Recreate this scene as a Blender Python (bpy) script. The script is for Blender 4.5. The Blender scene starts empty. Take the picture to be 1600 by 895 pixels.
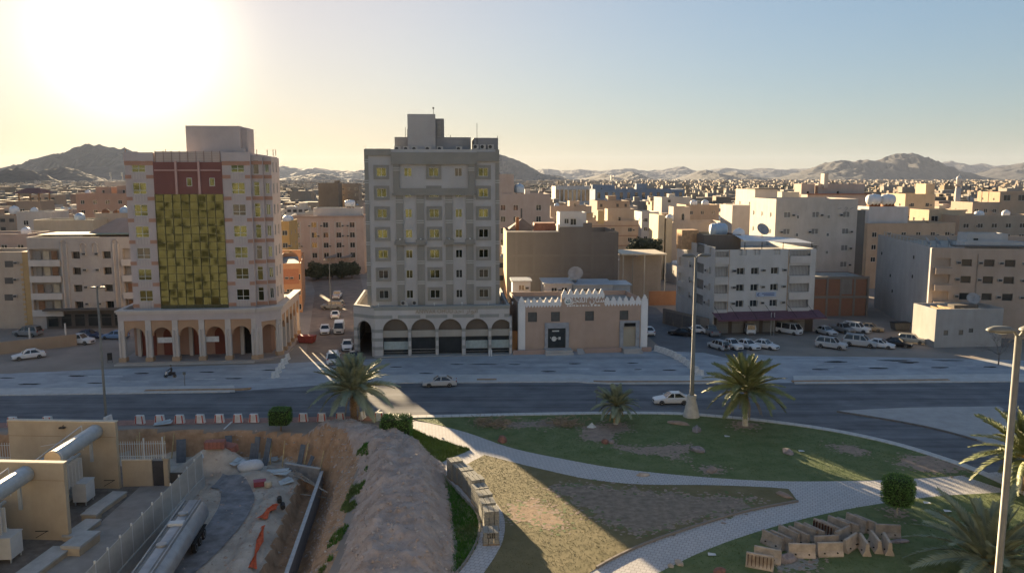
import bpy, bmesh, math, random
from mathutils import Vector, Matrix, noise
from mathutils.geometry import tessellate_polygon
R = math.radians
rnd = random.Random(7)
scene = bpy.context.scene
COL = scene.collection

# ------------------------------------------------------------------ camera
F_PX = 1250.0                      # focal length in pixels of a 1600 px wide frame
PITCH = math.atan(169.5 / F_PX)    # the horizon lies 169.5 px above the centre
CAM_H = 28.5                       # eye height: the window of a ninth floor
cam = bpy.data.objects.new('camera', bpy.data.cameras.new('camera'))
COL.objects.link(cam)
cam.location = (0, 0, CAM_H)
cam.rotation_euler = (math.pi / 2 - PITCH, 0, 0)
cam.data.sensor_width = 36.0
cam.data.lens = F_PX / 1600 * 36
cam.data.clip_start = 0.5
cam.data.clip_end = 60000
scene.camera = cam

# ------------------------------------------------------------------ sky and sun
SUN_EL, SUN_AZ = R(8.8), R(-25.0)  # azimuth from +Y, negative to the left
SUN_DIR = Vector((math.sin(SUN_AZ) * math.cos(SUN_EL), math.cos(SUN_AZ) * math.cos(SUN_EL), math.sin(SUN_EL)))
world = bpy.data.worlds.new('World')
scene.world = world
world.use_nodes = True
wn, wl = world.node_tree.nodes, world.node_tree.links
sky = wn.new('ShaderNodeTexSky')
sky.sky_type = 'NISHITA'
sky.sun_disc = False
sky.sun_elevation = SUN_EL
sky.sun_rotation = SUN_AZ
sky.altitude = 600
sky.air_density = 1.5
sky.dust_density = 0.0
sky.ozone_density = 4.0
gam = wn.new('ShaderNodeGamma')     # range compression: dims the sun's side, lifts the far side for fill
gam.inputs[1].default_value = 0.55
wl.new(sky.outputs[0], gam.inputs[0])
geo = wn.new('ShaderNodeTexCoord')  # bright aureole of forward-scattered light round the sun
dot = wn.new('ShaderNodeVectorMath'); dot.operation = 'DOT_PRODUCT'
dot.inputs[1].default_value = SUN_DIR
wl.new(geo.outputs['Generated'], dot.inputs[0])
cl0 = wn.new('ShaderNodeMath'); cl0.operation = 'MAXIMUM'; cl0.inputs[1].default_value = 0.0
wl.new(dot.outputs['Value'], cl0.inputs[0])
def lobe(p, amp):
    pw = wn.new('ShaderNodeMath'); pw.operation = 'POWER'; pw.inputs[1].default_value = p
    wl.new(cl0.outputs[0], pw.inputs[0])
    ml = wn.new('ShaderNodeMath'); ml.operation = 'MULTIPLY'; ml.inputs[1].default_value = amp
    wl.new(pw.outputs[0], ml.inputs[0]); return ml
def tinted(src, col):
    t = wn.new('ShaderNodeVectorMath'); t.operation = 'SCALE'; t.inputs[0].default_value = col
    wl.new(src.outputs[0], t.inputs['Scale']); return t
def plus(a, b):
    t = wn.new('ShaderNodeVectorMath'); t.operation = 'ADD'
    wl.new(a.outputs[0], t.inputs[0]); wl.new(b.outputs[0], t.inputs[1]); return t
dim = wn.new('ShaderNodeVectorMath'); dim.operation = 'MULTIPLY'; dim.inputs[1].default_value = (.345, .375, .445)   # the camera's white balance
wl.new(gam.outputs[0], dim.inputs[0])
sm = plus(plus(dim, tinted(lobe(300, 2.8), (1.0, .82, .52))), tinted(lobe(8, 0.70), (1.0, .48, .03)))
wl.new(sm.outputs[0], wn['Background'].inputs[0])
wn['Background'].inputs[1].default_value = 0.05
sl = bpy.data.lights.new('sun', 'SUN')
sl.energy = 2.0
sl.angle = R(0.53)
sl.color = (1.0, 0.76, 0.46)
so = bpy.data.objects.new('sun', sl)
COL.objects.link(so)
so.rotation_euler = (-SUN_DIR).to_track_quat('-Z', 'Y').to_euler()
so.location = (-60, 120, 80)

scene.render.engine = 'CYCLES'
scene.cycles.use_denoising = True
scene.cycles.max_bounces = 6
scene.cycles.diffuse_bounces = 3
scene.cycles.glossy_bounces = 3
scene.cycles.transparent_max_bounces = 6
scene.cycles.volume_bounces = 0
scene.cycles.caustics_reflective = False
scene.cycles.caustics_refractive = False
scene.cycles.sample_clamp_indirect = 6.0
vs = scene.view_settings
vs.view_transform = 'Standard'
vs.look = 'None'
vs.gamma = 1.0
vs.exposure = 3.75
vs.use_curve_mapping = False

# ------------------------------------------------------------------ survey: where a sight line of the photograph meets the ground or a distance
_c, _s = math.cos(PITCH), math.sin(PITCH)
def _ray(px, py):
    u, v = (px - 800) / F_PX, (447.5 - py) / F_PX
    return u, _c + v * _s, -_s + v * _c
def gp(px, py, z=0.0):
    dx, dy, dz = _ray(px, py)
    t = (z - CAM_H) / dz
    return dx * t, dy * t
def at(px, py, y):
    dx, dy, dz = _ray(px, py)
    return dx * y / dy, CAM_H + dz * y / dy

# ------------------------------------------------------------------ materials
MATS = {}
def mat(name, col, rough=.85, metal=0., var=.18, scale=1.5, bump=0., streak=0., spec=.3, col2=None, detail=5, bscale=None, emit=None):
    if name in MATS: return MATS[name]
    m = bpy.data.materials.new(name); m.use_nodes = True
    n, l = m.node_tree.nodes, m.node_tree.links
    b = n['Principled BSDF']
    b.inputs['Roughness'].default_value = rough
    b.inputs['Metallic'].default_value = metal
    b.inputs['Specular IOR Level'].default_value = spec
    tc = n.new('ShaderNodeTexCoord')
    nz = n.new('ShaderNodeTexNoise'); nz.inputs['Scale'].default_value = scale; nz.inputs['Detail'].default_value = detail; nz.inputs['Roughness'].default_value = .6
    l.new(tc.outputs['Object'], nz.inputs['Vector'])
    rp = n.new('ShaderNodeValToRGB')
    a = [max(0, c * (1 - var)) for c in col]; d = list(col2) if col2 else [min(1, c * (1 + var)) for c in col]
    rp.color_ramp.elements[0].position = .3; rp.color_ramp.elements[1].position = .7
    rp.color_ramp.elements[0].color = (*a, 1); rp.color_ramp.elements[1].color = (*d, 1)
    l.new(nz.outputs[0], rp.inputs[0])
    out = rp.outputs[0]
    if streak:
        mp = n.new('ShaderNodeMapping'); mp.inputs['Scale'].default_value = (.55, .55, .10)
        l.new(tc.outputs['Object'], mp.inputs[0])
        n2 = n.new('ShaderNodeTexNoise'); n2.inputs['Scale'].default_value = 1.0; n2.inputs['Detail'].default_value = 6; n2.inputs['Roughness'].default_value = .7
        l.new(mp.outputs[0], n2.inputs['Vector'])
        r2 = n.new('ShaderNodeValToRGB')
        r2.color_ramp.elements[0].position = .30; r2.color_ramp.elements[1].position = .72
        k = 1 - min(.15, streak * .55)
        r2.color_ramp.elements[0].color = (k, k * .97, k * .93, 1); r2.color_ramp.elements[1].color = (1, 1, 1, 1)
        l.new(n2.outputs[0], r2.inputs[0])
        mx = n.new('ShaderNodeMix'); mx.data_type = 'RGBA'; mx.blend_type = 'MULTIPLY'; mx.inputs[0].default_value = 1.0
        l.new(out, mx.inputs[6]); l.new(r2.outputs[0], mx.inputs[7]); out = mx.outputs[2]
    l.new(out, b.inputs['Base Color'])
    if bump:
        bn = n.new('ShaderNodeBump'); bn.inputs['Strength'].default_value = bump; bn.inputs['Distance'].default_value = .05
        nb = n.new('ShaderNodeTexNoise'); nb.inputs['Scale'].default_value = bscale or scale * 6; nb.inputs['Detail'].default_value = 6
        l.new(tc.outputs['Object'], nb.inputs['Vector']); l.new(nb.outputs[0], bn.inputs['Height']); l.new(bn.outputs[0], b.inputs['Normal'])
    if emit:
        b.inputs['Emission Color'].default_value = (*emit[0], 1); b.inputs['Emission Strength'].default_value = emit[1]
    MATS[name] = m
    return m
def plaster(name, col, streak=.22, var=.08): return mat(name, col, .9, var=var, scale=.35, streak=streak, bump=.15, bscale=8)
def brickmat(name, c1, c2, mortar, sc=1.0, w=.5, h=.25):
    if name in MATS: return MATS[name]
    m = mat(name, c1)
    n, l = m.node_tree.nodes, m.node_tree.links
    br = n.new('ShaderNodeTexBrick'); br.inputs['Scale'].default_value = sc; br.inputs['Brick Width'].default_value = w; br.inputs['Row Height'].default_value = h; br.inputs['Mortar Size'].default_value = .025
    br.inputs['Color1'].default_value = (*c1, 1); br.inputs['Color2'].default_value = (*c2, 1); br.inputs['Mortar'].default_value = (*mortar, 1)
    tc = n.new('ShaderNodeTexCoord'); mp = n.new('ShaderNodeMapping'); mp.inputs['Rotation'].default_value = (R(90), 0, 0)
    l.new(tc.outputs['Object'], mp.inputs[0]); l.new(mp.outputs[0], br.inputs['Vector'])
    l.new(br.outputs[0], n['Principled BSDF'].inputs['Base Color'])
    return m

# ------------------------------------------------------------------ mesh building
class MB:
    def __init__(s): s.v, s.f, s.m = [], [], []
    def face(s, pts, mi=0):
        b = len(s.v); s.v += [tuple(p) for p in pts]; s.f.append(tuple(range(b, b + len(pts)))); s.m.append(mi); return s
    def box(s, x0, x1, y0, y1, z0, z1, mi=0):
        b = len(s.v)
        s.v += [(x0, y0, z0), (x1, y0, z0), (x1, y1, z0), (x0, y1, z0), (x0, y0, z1), (x1, y0, z1), (x1, y1, z1), (x0, y1, z1)]
        for q in ((0, 3, 2, 1), (4, 5, 6, 7), (0, 1, 5, 4), (1, 2, 6, 5), (2, 3, 7, 6), (3, 0, 4, 7)):
            s.f.append(tuple(b + i for i in q)); s.m.append(mi)
        return s
    def obox(s, c, size, M=None, mi=0):
        k = len(s.v); a = [d / 2 for d in size]
        s.box(-a[0], a[0], -a[1], a[1], -a[2], a[2], mi)
        M = M or Matrix()
        for i in range(k, len(s.v)): s.v[i] = tuple(M @ Vector(s.v[i]) + Vector(c))
        return s
    def bar(s, p, q, w, t=None, mi=0):
        p, q = Vector(p), Vector(q); d = q - p
        return s.obox((p + q) / 2, (w, t or w, d.length), d.to_track_quat('Z', 'Y').to_matrix(), mi)
    def tube(s, pts, rad, n=8, mi=0, caps=True):
        pts = [Vector(p) for p in pts]; rad = rad if isinstance(rad, (list, tuple)) else [rad] * len(pts)
        b = len(s.v)
        for i, p in enumerate(pts):
            d = (pts[min(i + 1, len(pts) - 1)] - pts[max(i - 1, 0)]).normalized()
            q = d.to_track_quat('Z', 'Y')
            for k in range(n):
                a = 2 * math.pi * k / n
                s.v.append(tuple(p + q @ Vector((math.cos(a) * rad[i], math.sin(a) * rad[i], 0))))
        for i in range(len(pts) - 1):
            for k in range(n):
                s.f.append((b + i * n + k, b + i * n + (k + 1) % n, b + (i + 1) * n + (k + 1) % n, b + (i + 1) * n + k)); s.m.append(mi)
        if caps:
            s.f.append(tuple(b + k for k in reversed(range(n)))); s.m.append(mi)
            e = b + (len(pts) - 1) * n
            s.f.append(tuple(e + k for k in range(n))); s.m.append(mi)
        return s
    def lathe(s, prof, c=(0, 0, 0), n=12, mi=0):
        b = len(s.v)
        for r, z in prof:
            for k in range(n):
                a = 2 * math.pi * k / n
                s.v.append((c[0] + math.cos(a) * r, c[1] + math.sin(a) * r, c[2] + z))
        for i in range(len(prof) - 1):
            for k in range(n):
                s.f.append((b + i * n + k, b + i * n + (k + 1) % n, b + (i + 1) * n + (k + 1) % n, b + (i + 1) * n + k)); s.m.append(mi)
        s.f.append(tuple(b + k for k in reversed(range(n)))); s.m.append(mi)
        e = b + (len(prof) - 1) * n
        s.f.append(tuple(e + k for k in range(n))); s.m.append(mi)
        return s
    def prism(s, poly, z0, z1, mi=0, top=True, bottom=False):
        n = len(poly); b = len(s.v)
        area = sum(poly[i][0] * poly[(i + 1) % n][1] - poly[(i + 1) % n][0] * poly[i][1] for i in range(n))
        if area < 0: poly = poly[::-1]
        s.v += [(p[0], p[1], z0) for p in poly] + [(p[0], p[1], z1) for p in poly]
        for i in range(n):
            j = (i + 1) % n
            s.f.append((b + i, b + j, b + n + j, b + n + i)); s.m.append(mi)
        for t in tessellate_polygon([[Vector((p[0], p[1], 0)) for p in poly]]):
            t = list(t)
            q = [poly[i] for i in t]
            if (q[1][0] - q[0][0]) * (q[2][1] - q[0][1]) - (q[2][0] - q[0][0]) * (q[1][1] - q[0][1]) < 0: t.reverse()
            if top: s.f.append(tuple(b + n + i for i in t)); s.m.append(mi)
            if bottom: s.f.append(tuple(b + i for i in reversed(t))); s.m.append(mi)
        return s
    def extrude_xz(s, prof, y0, y1, mi=0):
        """closed x-z profile pushed along y"""
        k = len(s.v); s.prism([(p[0], p[1]) for p in prof], 0, 1, mi, True, True)
        for i in range(k, len(s.v)):
            x, z, t = s.v[i]; s.v[i] = (x, y1 + (y0 - y1) * t, z)
        return s
    def arch(s, x0, x1, zs, z1, y0, y1, mi=0, n=10, r=None):
        """spandrel over a round arch springing at zs, flat top at z1"""
        cx = (x0 + x1) / 2; r = r or (x1 - x0) / 2
        P = [(cx - r * math.cos(math.pi * i / n), zs + r * math.sin(math.pi * i / n)) for i in range(n + 1)]
        for (a, za), (c, zc) in zip(P, P[1:]):
            s.face([(a, y0, za), (c, y0, zc), (c, y0, z1), (a, y0, z1)], mi)
            s.face([(c, y1, zc), (a, y1, za), (a, y1, z1), (c, y1, z1)], mi)
            s.face([(a, y0, za), (a, y1, za), (c, y1, zc), (c, y0, zc)], mi)
        s.face([(x0, y0, z1), (x1, y0, z1), (x1, y1, z1), (x0, y1, z1)], mi)
        return s
    def mesh(s, name, mats, smooth=False):
        me = bpy.data.meshes.new(name)
        me.from_pydata(s.v, [], s.f)
        for m in (mats if isinstance(mats, (list, tuple)) else [mats]): me.materials.append(m)
        if any(s.m): me.polygons.foreach_set('material_index', s.m)
        if smooth: me.polygons.foreach_set('use_smooth', [True] * len(s.f))
        me.update()
        return me

def ob(name, me, parent=None, loc=(0, 0, 0), rz=0., rot=None, scale=None):
    o = bpy.data.objects.new(name, me); COL.objects.link(o)
    o.location = loc; o.rotation_euler = rot if rot else (0, 0, rz)
    if scale: o.scale = scale if isinstance(scale, (tuple, list)) else (scale,) * 3
    if parent: o.parent = parent
    return o
def tag(o, label=None, cat=None, group=None, kind=None):
    if label: o['label'] = label
    if cat: o['category'] = cat
    if group: o['group'] = group
    if kind: o['kind'] = kind
    return o
def thing(name, label, cat, loc=(0, 0, 0), rz=0., group=None, rot=None):
    return tag(ob(name, None, None, loc, rz, rot), label, cat, group)
def struct(name, me, kind='structure', label=None):
    return tag(ob(name, me), label=label, kind=kind)
def copy_tree(o, parent=None):
    c = o.copy(); COL.objects.link(c)
    if parent: c.parent = parent
    for ch in list(o.children): copy_tree(ch, c)
    return c
def sheet_mesh(name, poly, z, m):
    mb = MB()
    for t in tessellate_polygon([[Vector((p[0], p[1], 0)) for p in poly]]):
        q = [poly[i] for i in t]
        if (q[1][0] - q[0][0]) * (q[2][1] - q[0][1]) - (q[2][0] - q[0][0]) * (q[1][1] - q[0][1]) < 0: q.reverse()
        mb.face([(p[0], p[1], z) for p in q])
    return mb.mesh(name, m)
def pxpoly(pts, z=0.): return [gp(a, b, z) for a, b in pts]
def smooth_line(pts, n=6):
    """Catmull-Rom through points"""
    out = []
    for i in range(len(pts) - 1):
        p0, p1, p2, p3 = [Vector(pts[max(0, min(len(pts) - 1, k))]) for k in (i - 1, i, i + 1, i + 2)]
        for k in range(n):
            t = k / n
            out.append(tuple(.5 * ((2 * p1) + (p2 - p0) * t + (2 * p0 - 5 * p1 + 4 * p2 - p3) * t * t + (3 * p1 - p0 - 3 * p2 + p3) * t ** 3)))
    out.append(tuple(pts[-1]))
    return out
def ss(a, b, x):
    t = max(0., min(1., (x - a) / (b - a))) if a != b else float(x > a)
    return t * t * (3 - 2 * t)
def interp(tab, x):
    if x <= tab[0][0]: return tab[0][1]
    for (a, va), (b, vb) in zip(tab, tab[1:]):
        if x <= b: return va + (vb - va) * (x - a) / (b - a)
    return tab[-1][1]
def inside(poly, x, y):
    c = False; j = len(poly) - 1
    for i in range(len(poly)):
        xi, yi = poly[i][0], poly[i][1]; xj, yj = poly[j][0], poly[j][1]
        if (yi > y) != (yj > y) and x < (xj - xi) * (y - yi) / (yj - yi) + xi: c = not c
        j = i
    return c
# ------------------------------------------------------------------ terrain: one sheet to the horizon, with the excavation and its spoil heap
PIT = -3.0
def x_edge(y): return interp([(40, -12.6), (50, -13.0), (59.6, -13.6), (68.4, -14.6), (78.2, -15.6), (84.2, -18.2), (88, -24)], y)
def y_rim(x): return interp([(-90, 87.0), (-57.8, 87.6), (-45.7, 89.0), (-29.2, 88.2), (-23, 87.0), (-18.2, 84.2)], x)
def x_trench(y): return interp([(50, -17.0), (60, -17.9), (82, -20.3)], y)
RIDGE = [(-19.8, 86.6, 1.5, 3.6), (-13.6, 82.5, 1.7, 4.2), (-11.0, 76, 2.1, 4.6), (-9.6, 67, 2.2, 4.6), (-8.6, 58, 2.3, 4.7), (-8.0, 44, 2.3, 4.8)]
def mound(x, y):
    best = 0.
    for (ax, ay, ah, aw), (bx, by, bh, bw) in zip(RIDGE, RIDGE[1:]):
        dx, dy = bx - ax, by - ay
        t = max(0., min(1., ((x - ax) * dx + (y - ay) * dy) / (dx * dx + dy * dy)))
        d = math.hypot(x - ax - dx * t, y - ay - dy * t); w = aw + (bw - aw) * t
        best = max(best, (ah + (bh - ah) * t) * ss(1.0, .30, d / w))
    return best
def pit_amount(x, y):
    return min(ss(0, .9, y_rim(x) - y), ss(-.4, 4.4, x_edge(y) - x), ss(0, 1, x + 80), ss(0, 1, y - 34))
def height(x, y):
    if x > 0 or x < -82 or y > 96 or y < 32: return 0.
    p = pit_amount(x, y); m = mound(x, y)
    z = PIT * p + m
    n = noise.fractal(Vector((x * .55, y * .55, 3)), .7, 2.0, 6)
    z += n * (.10 * p + .40 * min(1, m) + .5 * p * (1 - p) * 2)
    if m > .15 or .05 < p < .95:
        z += (.13 - abs(noise.noise(Vector((x * 1.1, y * 1.1, 17))))) * .26 + .10 * noise.noise(Vector((x * 2.6, y * 2.6, 21)))
    if p > .5:
        tx = x_trench(y)
        z -= 1.7 * ss(2.3, 1.9, abs(x - tx)) * ss(83.5, 82.5, y) * p
        z += .75 * ss(1.6, .3, abs(x - tx + 3.9)) * ss(80, 76, y)                       # berm left of the trench
        z += 2.7 * ss(1, 0, math.hypot((x + 32.2) / 5.4, (y - 83.6) / 3.4)) + 1.0 * ss(1, 0, math.hypot((x + 27.0) / 4.6, (y - 80.5) / 3.2))   # sand heaps
    return z
def grid_axis(lo, hi, step, near_, far):
    a = []; v = lo
    while v < hi: a.append(v); v += step
    a.append(hi)
    d = step
    while a[-1] < far: d *= 1.7; a.append(min(far, a[-1] + d))
    d = step
    while a[0] > near_: d *= 1.7; a.insert(0, max(near_, a[0] - d))
    return a
xs = grid_axis(-62, 0, .27, -11000, 11000); ys = grid_axis(44, 96, .27, -2500, 14400)
mb = MB(); nx = len(xs)
mb.v = [(x, y, height(x, y)) for y in ys for x in xs]
for j in range(len(ys) - 1):
    for i in range(nx - 1):
        mb.f.append((j * nx + i, j * nx + i + 1, (j + 1) * nx + i + 1, (j + 1) * nx + i))
        x, y = (xs[i] + xs[i + 1]) / 2, (ys[j] + ys[j + 1]) / 2
        k = 0
        if -82 < x < 0 and 32 < y < 96:
            p, m = pit_amount(x, y), mound(x, y)
            jit = noise.noise(Vector((x * .8, y * .8, 9))) * .12
            if m + jit > .12: k = 2
            if .02 < p < .93: k = 1
            if p >= .93: k = 3
            if p >= .93 and abs(x - x_trench(y)) < 2.3: k = 1
        mb.m.append(k)
dust = mat('dusty ground', (.26, .22, .185), .95, var=.22, scale=.12, bump=.3, bscale=2, detail=8)
cut = mat('cut earth', (.42, .25, .14), .95, var=.35, scale=.9, bump=.9, bscale=4, detail=8, col2=(.48, .31, .19))
spoil = mat('spoil earth', (.43, .33, .265), .95, var=.28, scale=.7, bump=.9, bscale=5, detail=8, col2=(.50, .405, .345))
pitfloor = mat('pit floor dust', (.42, .365, .30), .95, var=.3, scale=.45, bump=.5, bscale=3, detail=8)
struct('ground', mb.mesh('ground', [dust, cut, spoil, pitfloor], True))

# ------------------------------------------------------------------ road, service road, pavements
asphalt = mat('asphalt', (.17, .174, .185), .92, var=.22, scale=.25, bump=.2, bscale=20, detail=8, spec=.12)
def drag(m, sc, lo):
    """tyre-dragged streaks along the road"""
    n, l = m.node_tree.nodes, m.node_tree.links; b = n['Principled BSDF']; src = b.inputs['Base Color'].links[0].from_socket
    tc = n.new('ShaderNodeTexCoord'); mp = n.new('ShaderNodeMapping'); mp.inputs['Scale'].default_value = sc; mp.inputs['Rotation'].default_value = (0, 0, R(-3))
    nz = n.new('ShaderNodeTexNoise'); nz.inputs['Scale'].default_value = 1.; nz.inputs['Detail'].default_value = 7; nz.inputs['Roughness'].default_value = .65
    rp = n.new('ShaderNodeValToRGB'); rp.color_ramp.elements[0].position = .35; rp.color_ramp.elements[1].position = .66; rp.color_ramp.elements[0].color = (lo, lo, lo, 1); rp.color_ramp.elements[1].color = (1.15, 1.15, 1.13, 1)
    mx = n.new('ShaderNodeMix'); mx.data_type = 'RGBA'; mx.blend_type = 'MULTIPLY'; mx.inputs[0].default_value = 1.
    l.new(tc.outputs['Object'], mp.inputs[0]); l.new(mp.outputs[0], nz.inputs['Vector']); l.new(nz.outputs[0], rp.inputs[0]); l.new(src, mx.inputs[6]); l.new(rp.outputs[0], mx.inputs[7]); l.new(mx.outputs[2], b.inputs['Base Color'])
drag(asphalt, (.03, .55, 1), .6)
asphalt_old = mat('old asphalt', (.33, .345, .365), .95, var=.2, scale=.3, bump=.2, bscale=15, detail=8)
drag(asphalt_old, (.05, .5, 1), .86)
concrete = mat('pale concrete', (.48, .48, .47), .9, var=.12, scale=.5, bump=.15, streak=.15, bscale=10)
kerbm = mat('kerb concrete', (.50, .49, .47), .9, var=.15, scale=1.2, bump=.1)
redpave = mat('red paving', (.30, .17, .135), .9, var=.2, scale=1.5)
planterm = mat('planter soil', (.34, .22, .13), .95, var=.25, scale=1.5)
whitepaint = mat('road paint', (.62, .62, .60), .7, var=.25, scale=3)
pit_patch = mat('dark pit', (.022, .021, .02), .9, var=.4, scale=4)

NEAR = smooth_line([(-300, 96.), (-160, 92.2)] + [gp(*p) for p in ((-200, 672), (0, 664), (200, 660), (420, 656), (640, 652), (820, 648), (960, 646), (1060, 647), (1130, 652), (1210, 660), (1300, 673), (1390, 692), (1470, 716), (1540, 742), (1640, 790))], 5)
FARL = [(-300, 98.6)] + [gp(*p) for p in ((-200, 624), (0, 617), (210, 612))]
def far_line(x): return interp([(-300, 96), (-90, 102.2), (-67.7, 103.0), (-37, 104.6), (-22, 109.2), (0, 109.8), (9, 110), (12.5, 109.0), (32, 109.2), (37, 109.0), (60, 109.8), (71, 110.2), (130, 111), (300, 118)], x)
fx = [-300, -90, -67.7, -50, -37, -22, 0, 9, 12.5, 32, 37, 60, 71, 130, 300]
road_poly = [(p[0], p[1]) for p in NEAR] + [(80, 40), (300, 40)] + [(x, far_line(x) + .5) for x in reversed(fx)]
struct('road', sheet_mesh('road', road_poly, .012, asphalt))
# side streets and service road (older, paler asphalt)
serv = [(-300, 103.)] + [(x, far_line(x) + .45) for x in fx[1:-1]] + [(300, 119), (300, 130.5), (130, 122.4)] + [gp(*p) for p in ((1600, 563), (1400, 558), (1220, 556), (1100, 549), (1014, 545), (800, 551), (600, 560), (450, 567), (300, 572), (180, 576), (0, 584))] + [(-110, 112), (-300, 108)]
struct('service_road', sheet_mesh('service_road', serv, .006, asphalt_old))
struct('side_street', sheet_mesh('side_street', pxpoly([(478, 556), (588, 556), (578, 500), (568, 455), (560, 420), (480, 420), (492, 455), (486, 500)]), .010, mat('street dirt', (.21, .16, .125), .9, var=.25, scale=.4, bump=.2)))
struct('side_street', sheet_mesh('side_street', [gp(1014, 547), gp(1100, 551), (36.5, 122), (41, 137), gp(1046, 500), (32, 175), (24, 190), (17, 190), (23.5, 160), (25.2, 134)], .010, mat('dark side asphalt', (.12, .124, .13), .8, var=.2, scale=.4, bump=.2)))
# raised medians between road and service road
def kerb_line(name, pts, w=.22, h=.14, lift=0., piece=1.1, parent=None, m=kerbm):
    """kerb of separate stones along a polyline"""
    me = MB().box(-piece / 2 + .02, piece / 2 - .02, -w / 2, w / 2, -.05, h).mesh('kerb_stone', m)
    root = struct(name, None)
    carry = 0.; 
    for a, b in zip(pts, pts[1:]):
        a, b = Vector(a[:2]), Vector(b[:2]); L = (b - a).length; d = (b - a).normalized(); s = piece / 2 - carry
        while s <= L:
            p = a + d * s
            ob('kerb_stone', me, root, (p.x, p.y, lift), math.atan2(d.y, d.x) + rnd.uniform(-.01, .01)); s += piece
        carry = (L - (s - piece)) - piece / 2
        carry = max(0, min(piece, carry + piece / 2)) if False else max(-piece / 2, carry)
    return root
def median(pts_front, pts_back, h=.13):
    poly = pts_front + pts_back[::-1]
    return struct('pavement', MB().prism(poly, -.02, h).mesh('pavement', concrete))
def mline(x0, x1, off, n=24):
    return [(x0 + (x1 - x0) * i / n, far_line(x0 + (x1 - x0) * i / n) + off) for i in range(n + 1)]
for x0, x1, t in ((-160, -37.2, 3.2), (-19.5, 33.0, 4.2), (39.5, 160, 4.0)):
    f_, b_ = mline(x0, x1, 0), mline(x0 + 1.2, x1 - 1.2, t)
    median(f_, b_)
    kerb_line('kerb', [(p[0], p[1] - .12) for p in f_ if -75 < p[0] < 85], piece=1.6, h=.15)
# brown planting strips set into the medians
for x0, x1, o in ((-49.5, -35.6, .7), (11.5, 32.5, .35), (39.5, 62, .5), (-5.0, -2.2, .9)):
    p = mline(x0, x1, o, 14) + mline(x0, x1, o + .75, 14)[::-1]
    struct('planting_strip', MB().prism(p, .02, .17).mesh('planting_strip', planterm))
# lane paint on road and service road, flat near-black patches for the street's planter pits
for px, py, w in ((165, 588, 5), (430, 590, 4), (410, 576, 3), (320, 592, 3), (858, 571, 3), (905, 576, 3), (1360, 572, 3.6), (1270, 568, 3), (1510, 571, 3), (1535, 566, 3), (616, 587, 3), (725, 586, 4), (210, 596, 4), (1290, 573, 2.5)):
    x, y = gp(px, py); struct('lane_marking', MB().box(x - w / 2, x + w / 2, y - .07, y + .07, .0, .018).mesh('lane_marking', whitepaint))
def blotch(cx, cy, rx, ry, z, m, seed, n=18, thick=.0):
    q = []
    for k in range(n):
        a = 2 * math.pi * k / n
        r = 1 + .45 * noise.noise(Vector((math.cos(a) * 1.7 + seed, math.sin(a) * 1.7, seed * 1.3)))
        q.append((cx + rx * r * math.cos(a), cy + ry * r * math.sin(a)))
    return sheet_mesh('patch', q, z, m)
for i, (px, py, rx, ry) in enumerate(((223, 583, 1.2, .35), (323, 581, 1.2, .3), (365, 591, 1.2, .3), (424, 578, 1.3, .35), (619, 573, 1., .3), (714, 569, 1.1, .3), (755, 569, 2., .3), (804, 569, .9, .25), (898, 568, .9, .3), (858, 580, 1.1, .35), (952, 579, 1.2, .35), (989, 567, .9, .3), (1046, 578, 1.1, .3), (997, 577, .6, .3), (1307, 565, 1.8, .5), (1398, 563, 2.4, .5), (1420, 566, 1.6, .6), (1482, 563, 2.2, .4), (1283, 577, 1.3, .4), (1373, 575, 1.6, .4), (1470, 574, 1.4, .4), (1547, 573, 1., .4), (120, 587, 1.4, .4), (45, 600, 1.6, .4), (10, 590, 1.2, .3), (150, 598, 1.2, .3), (665, 583, 1.1, .3))):
    x, y = gp(px, py, .02)
    struct('dark_pit_patch', blotch(x, y, rx, ry, .022, pit_patch, i * 3.7))

# ------------------------------------------------------------------ park: lawns, bare patches, paths
grassm = mat('lawn', (.125, .18, .06), .9, var=.3, scale=.5, bump=.15, bscale=30, detail=9, col2=(.165, .19, .085))
drygrass = mat('dry lawn', (.165, .145, .065), .9, var=.2, scale=.5, bump=.12, bscale=30, detail=9, col2=(.20, .165, .085))
bare = mat('bare soil', (.30, .225, .175), .95, var=.2, scale=1.2, bump=.4, bscale=9)
paver = brickmat('path pavers', (.50, .48, .465), (.44, .425, .415), (.29, .27, .255), sc=1.0, w=.42, h=.42)
paver.node_tree.nodes['Mapping'].inputs['Rotation'].default_value = (0, 0, R(20))
KERB_IN = [(p[0], p[1] - .35) for p in NEAR if p[0] > -13.5]
up = smooth_line(pxpoly([(672, 661), (730, 676), (800, 700), (880, 717), (960, 731), (1060, 742), (1170, 750), (1260, 752), (1380, 750), (1490, 744)]), 4)
lo1 = smooth_line(pxpoly([(757, 711), (800, 722), (850, 734), (920, 749), (1000, 757), (1100, 758), (1190, 761), (1232, 764)]), 4)
br_up = smooth_line(pxpoly([(1247, 784), (1170, 799), (1090, 822), (1010, 850), (950, 878), (890, 915)]), 4)
br_lo = smooth_line(pxpoly([(1660, 762), (1560, 770), (1460, 776), (1340, 793), (1240, 815), (1150, 842), (1080, 870), (1010, 905)]), 4)
west_r = smooth_line(pxpoly([(757, 711), (722, 734), (752, 762), (785, 800), (787, 840), (770, 875), (745, 910)]), 4)
west_l = smooth_line(pxpoly([(688, 722), (686, 734), (716, 770), (746, 805), (748, 840), (728, 880), (700, 910)]), 4)
lawnN = KERB_IN[:-1] + [gp(1500, 742)] + up[::-1]
lawnS = lo1 + br_up + [gp(800, 940)] + west_r[::-1]
lawnE = br_lo + [gp(960, 960), gp(1720, 960), gp(1720, 770)]
lawnW = [gp(640, 700), gp(668, 735)] + west_l[2:] + [gp(640, 930)]
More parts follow.
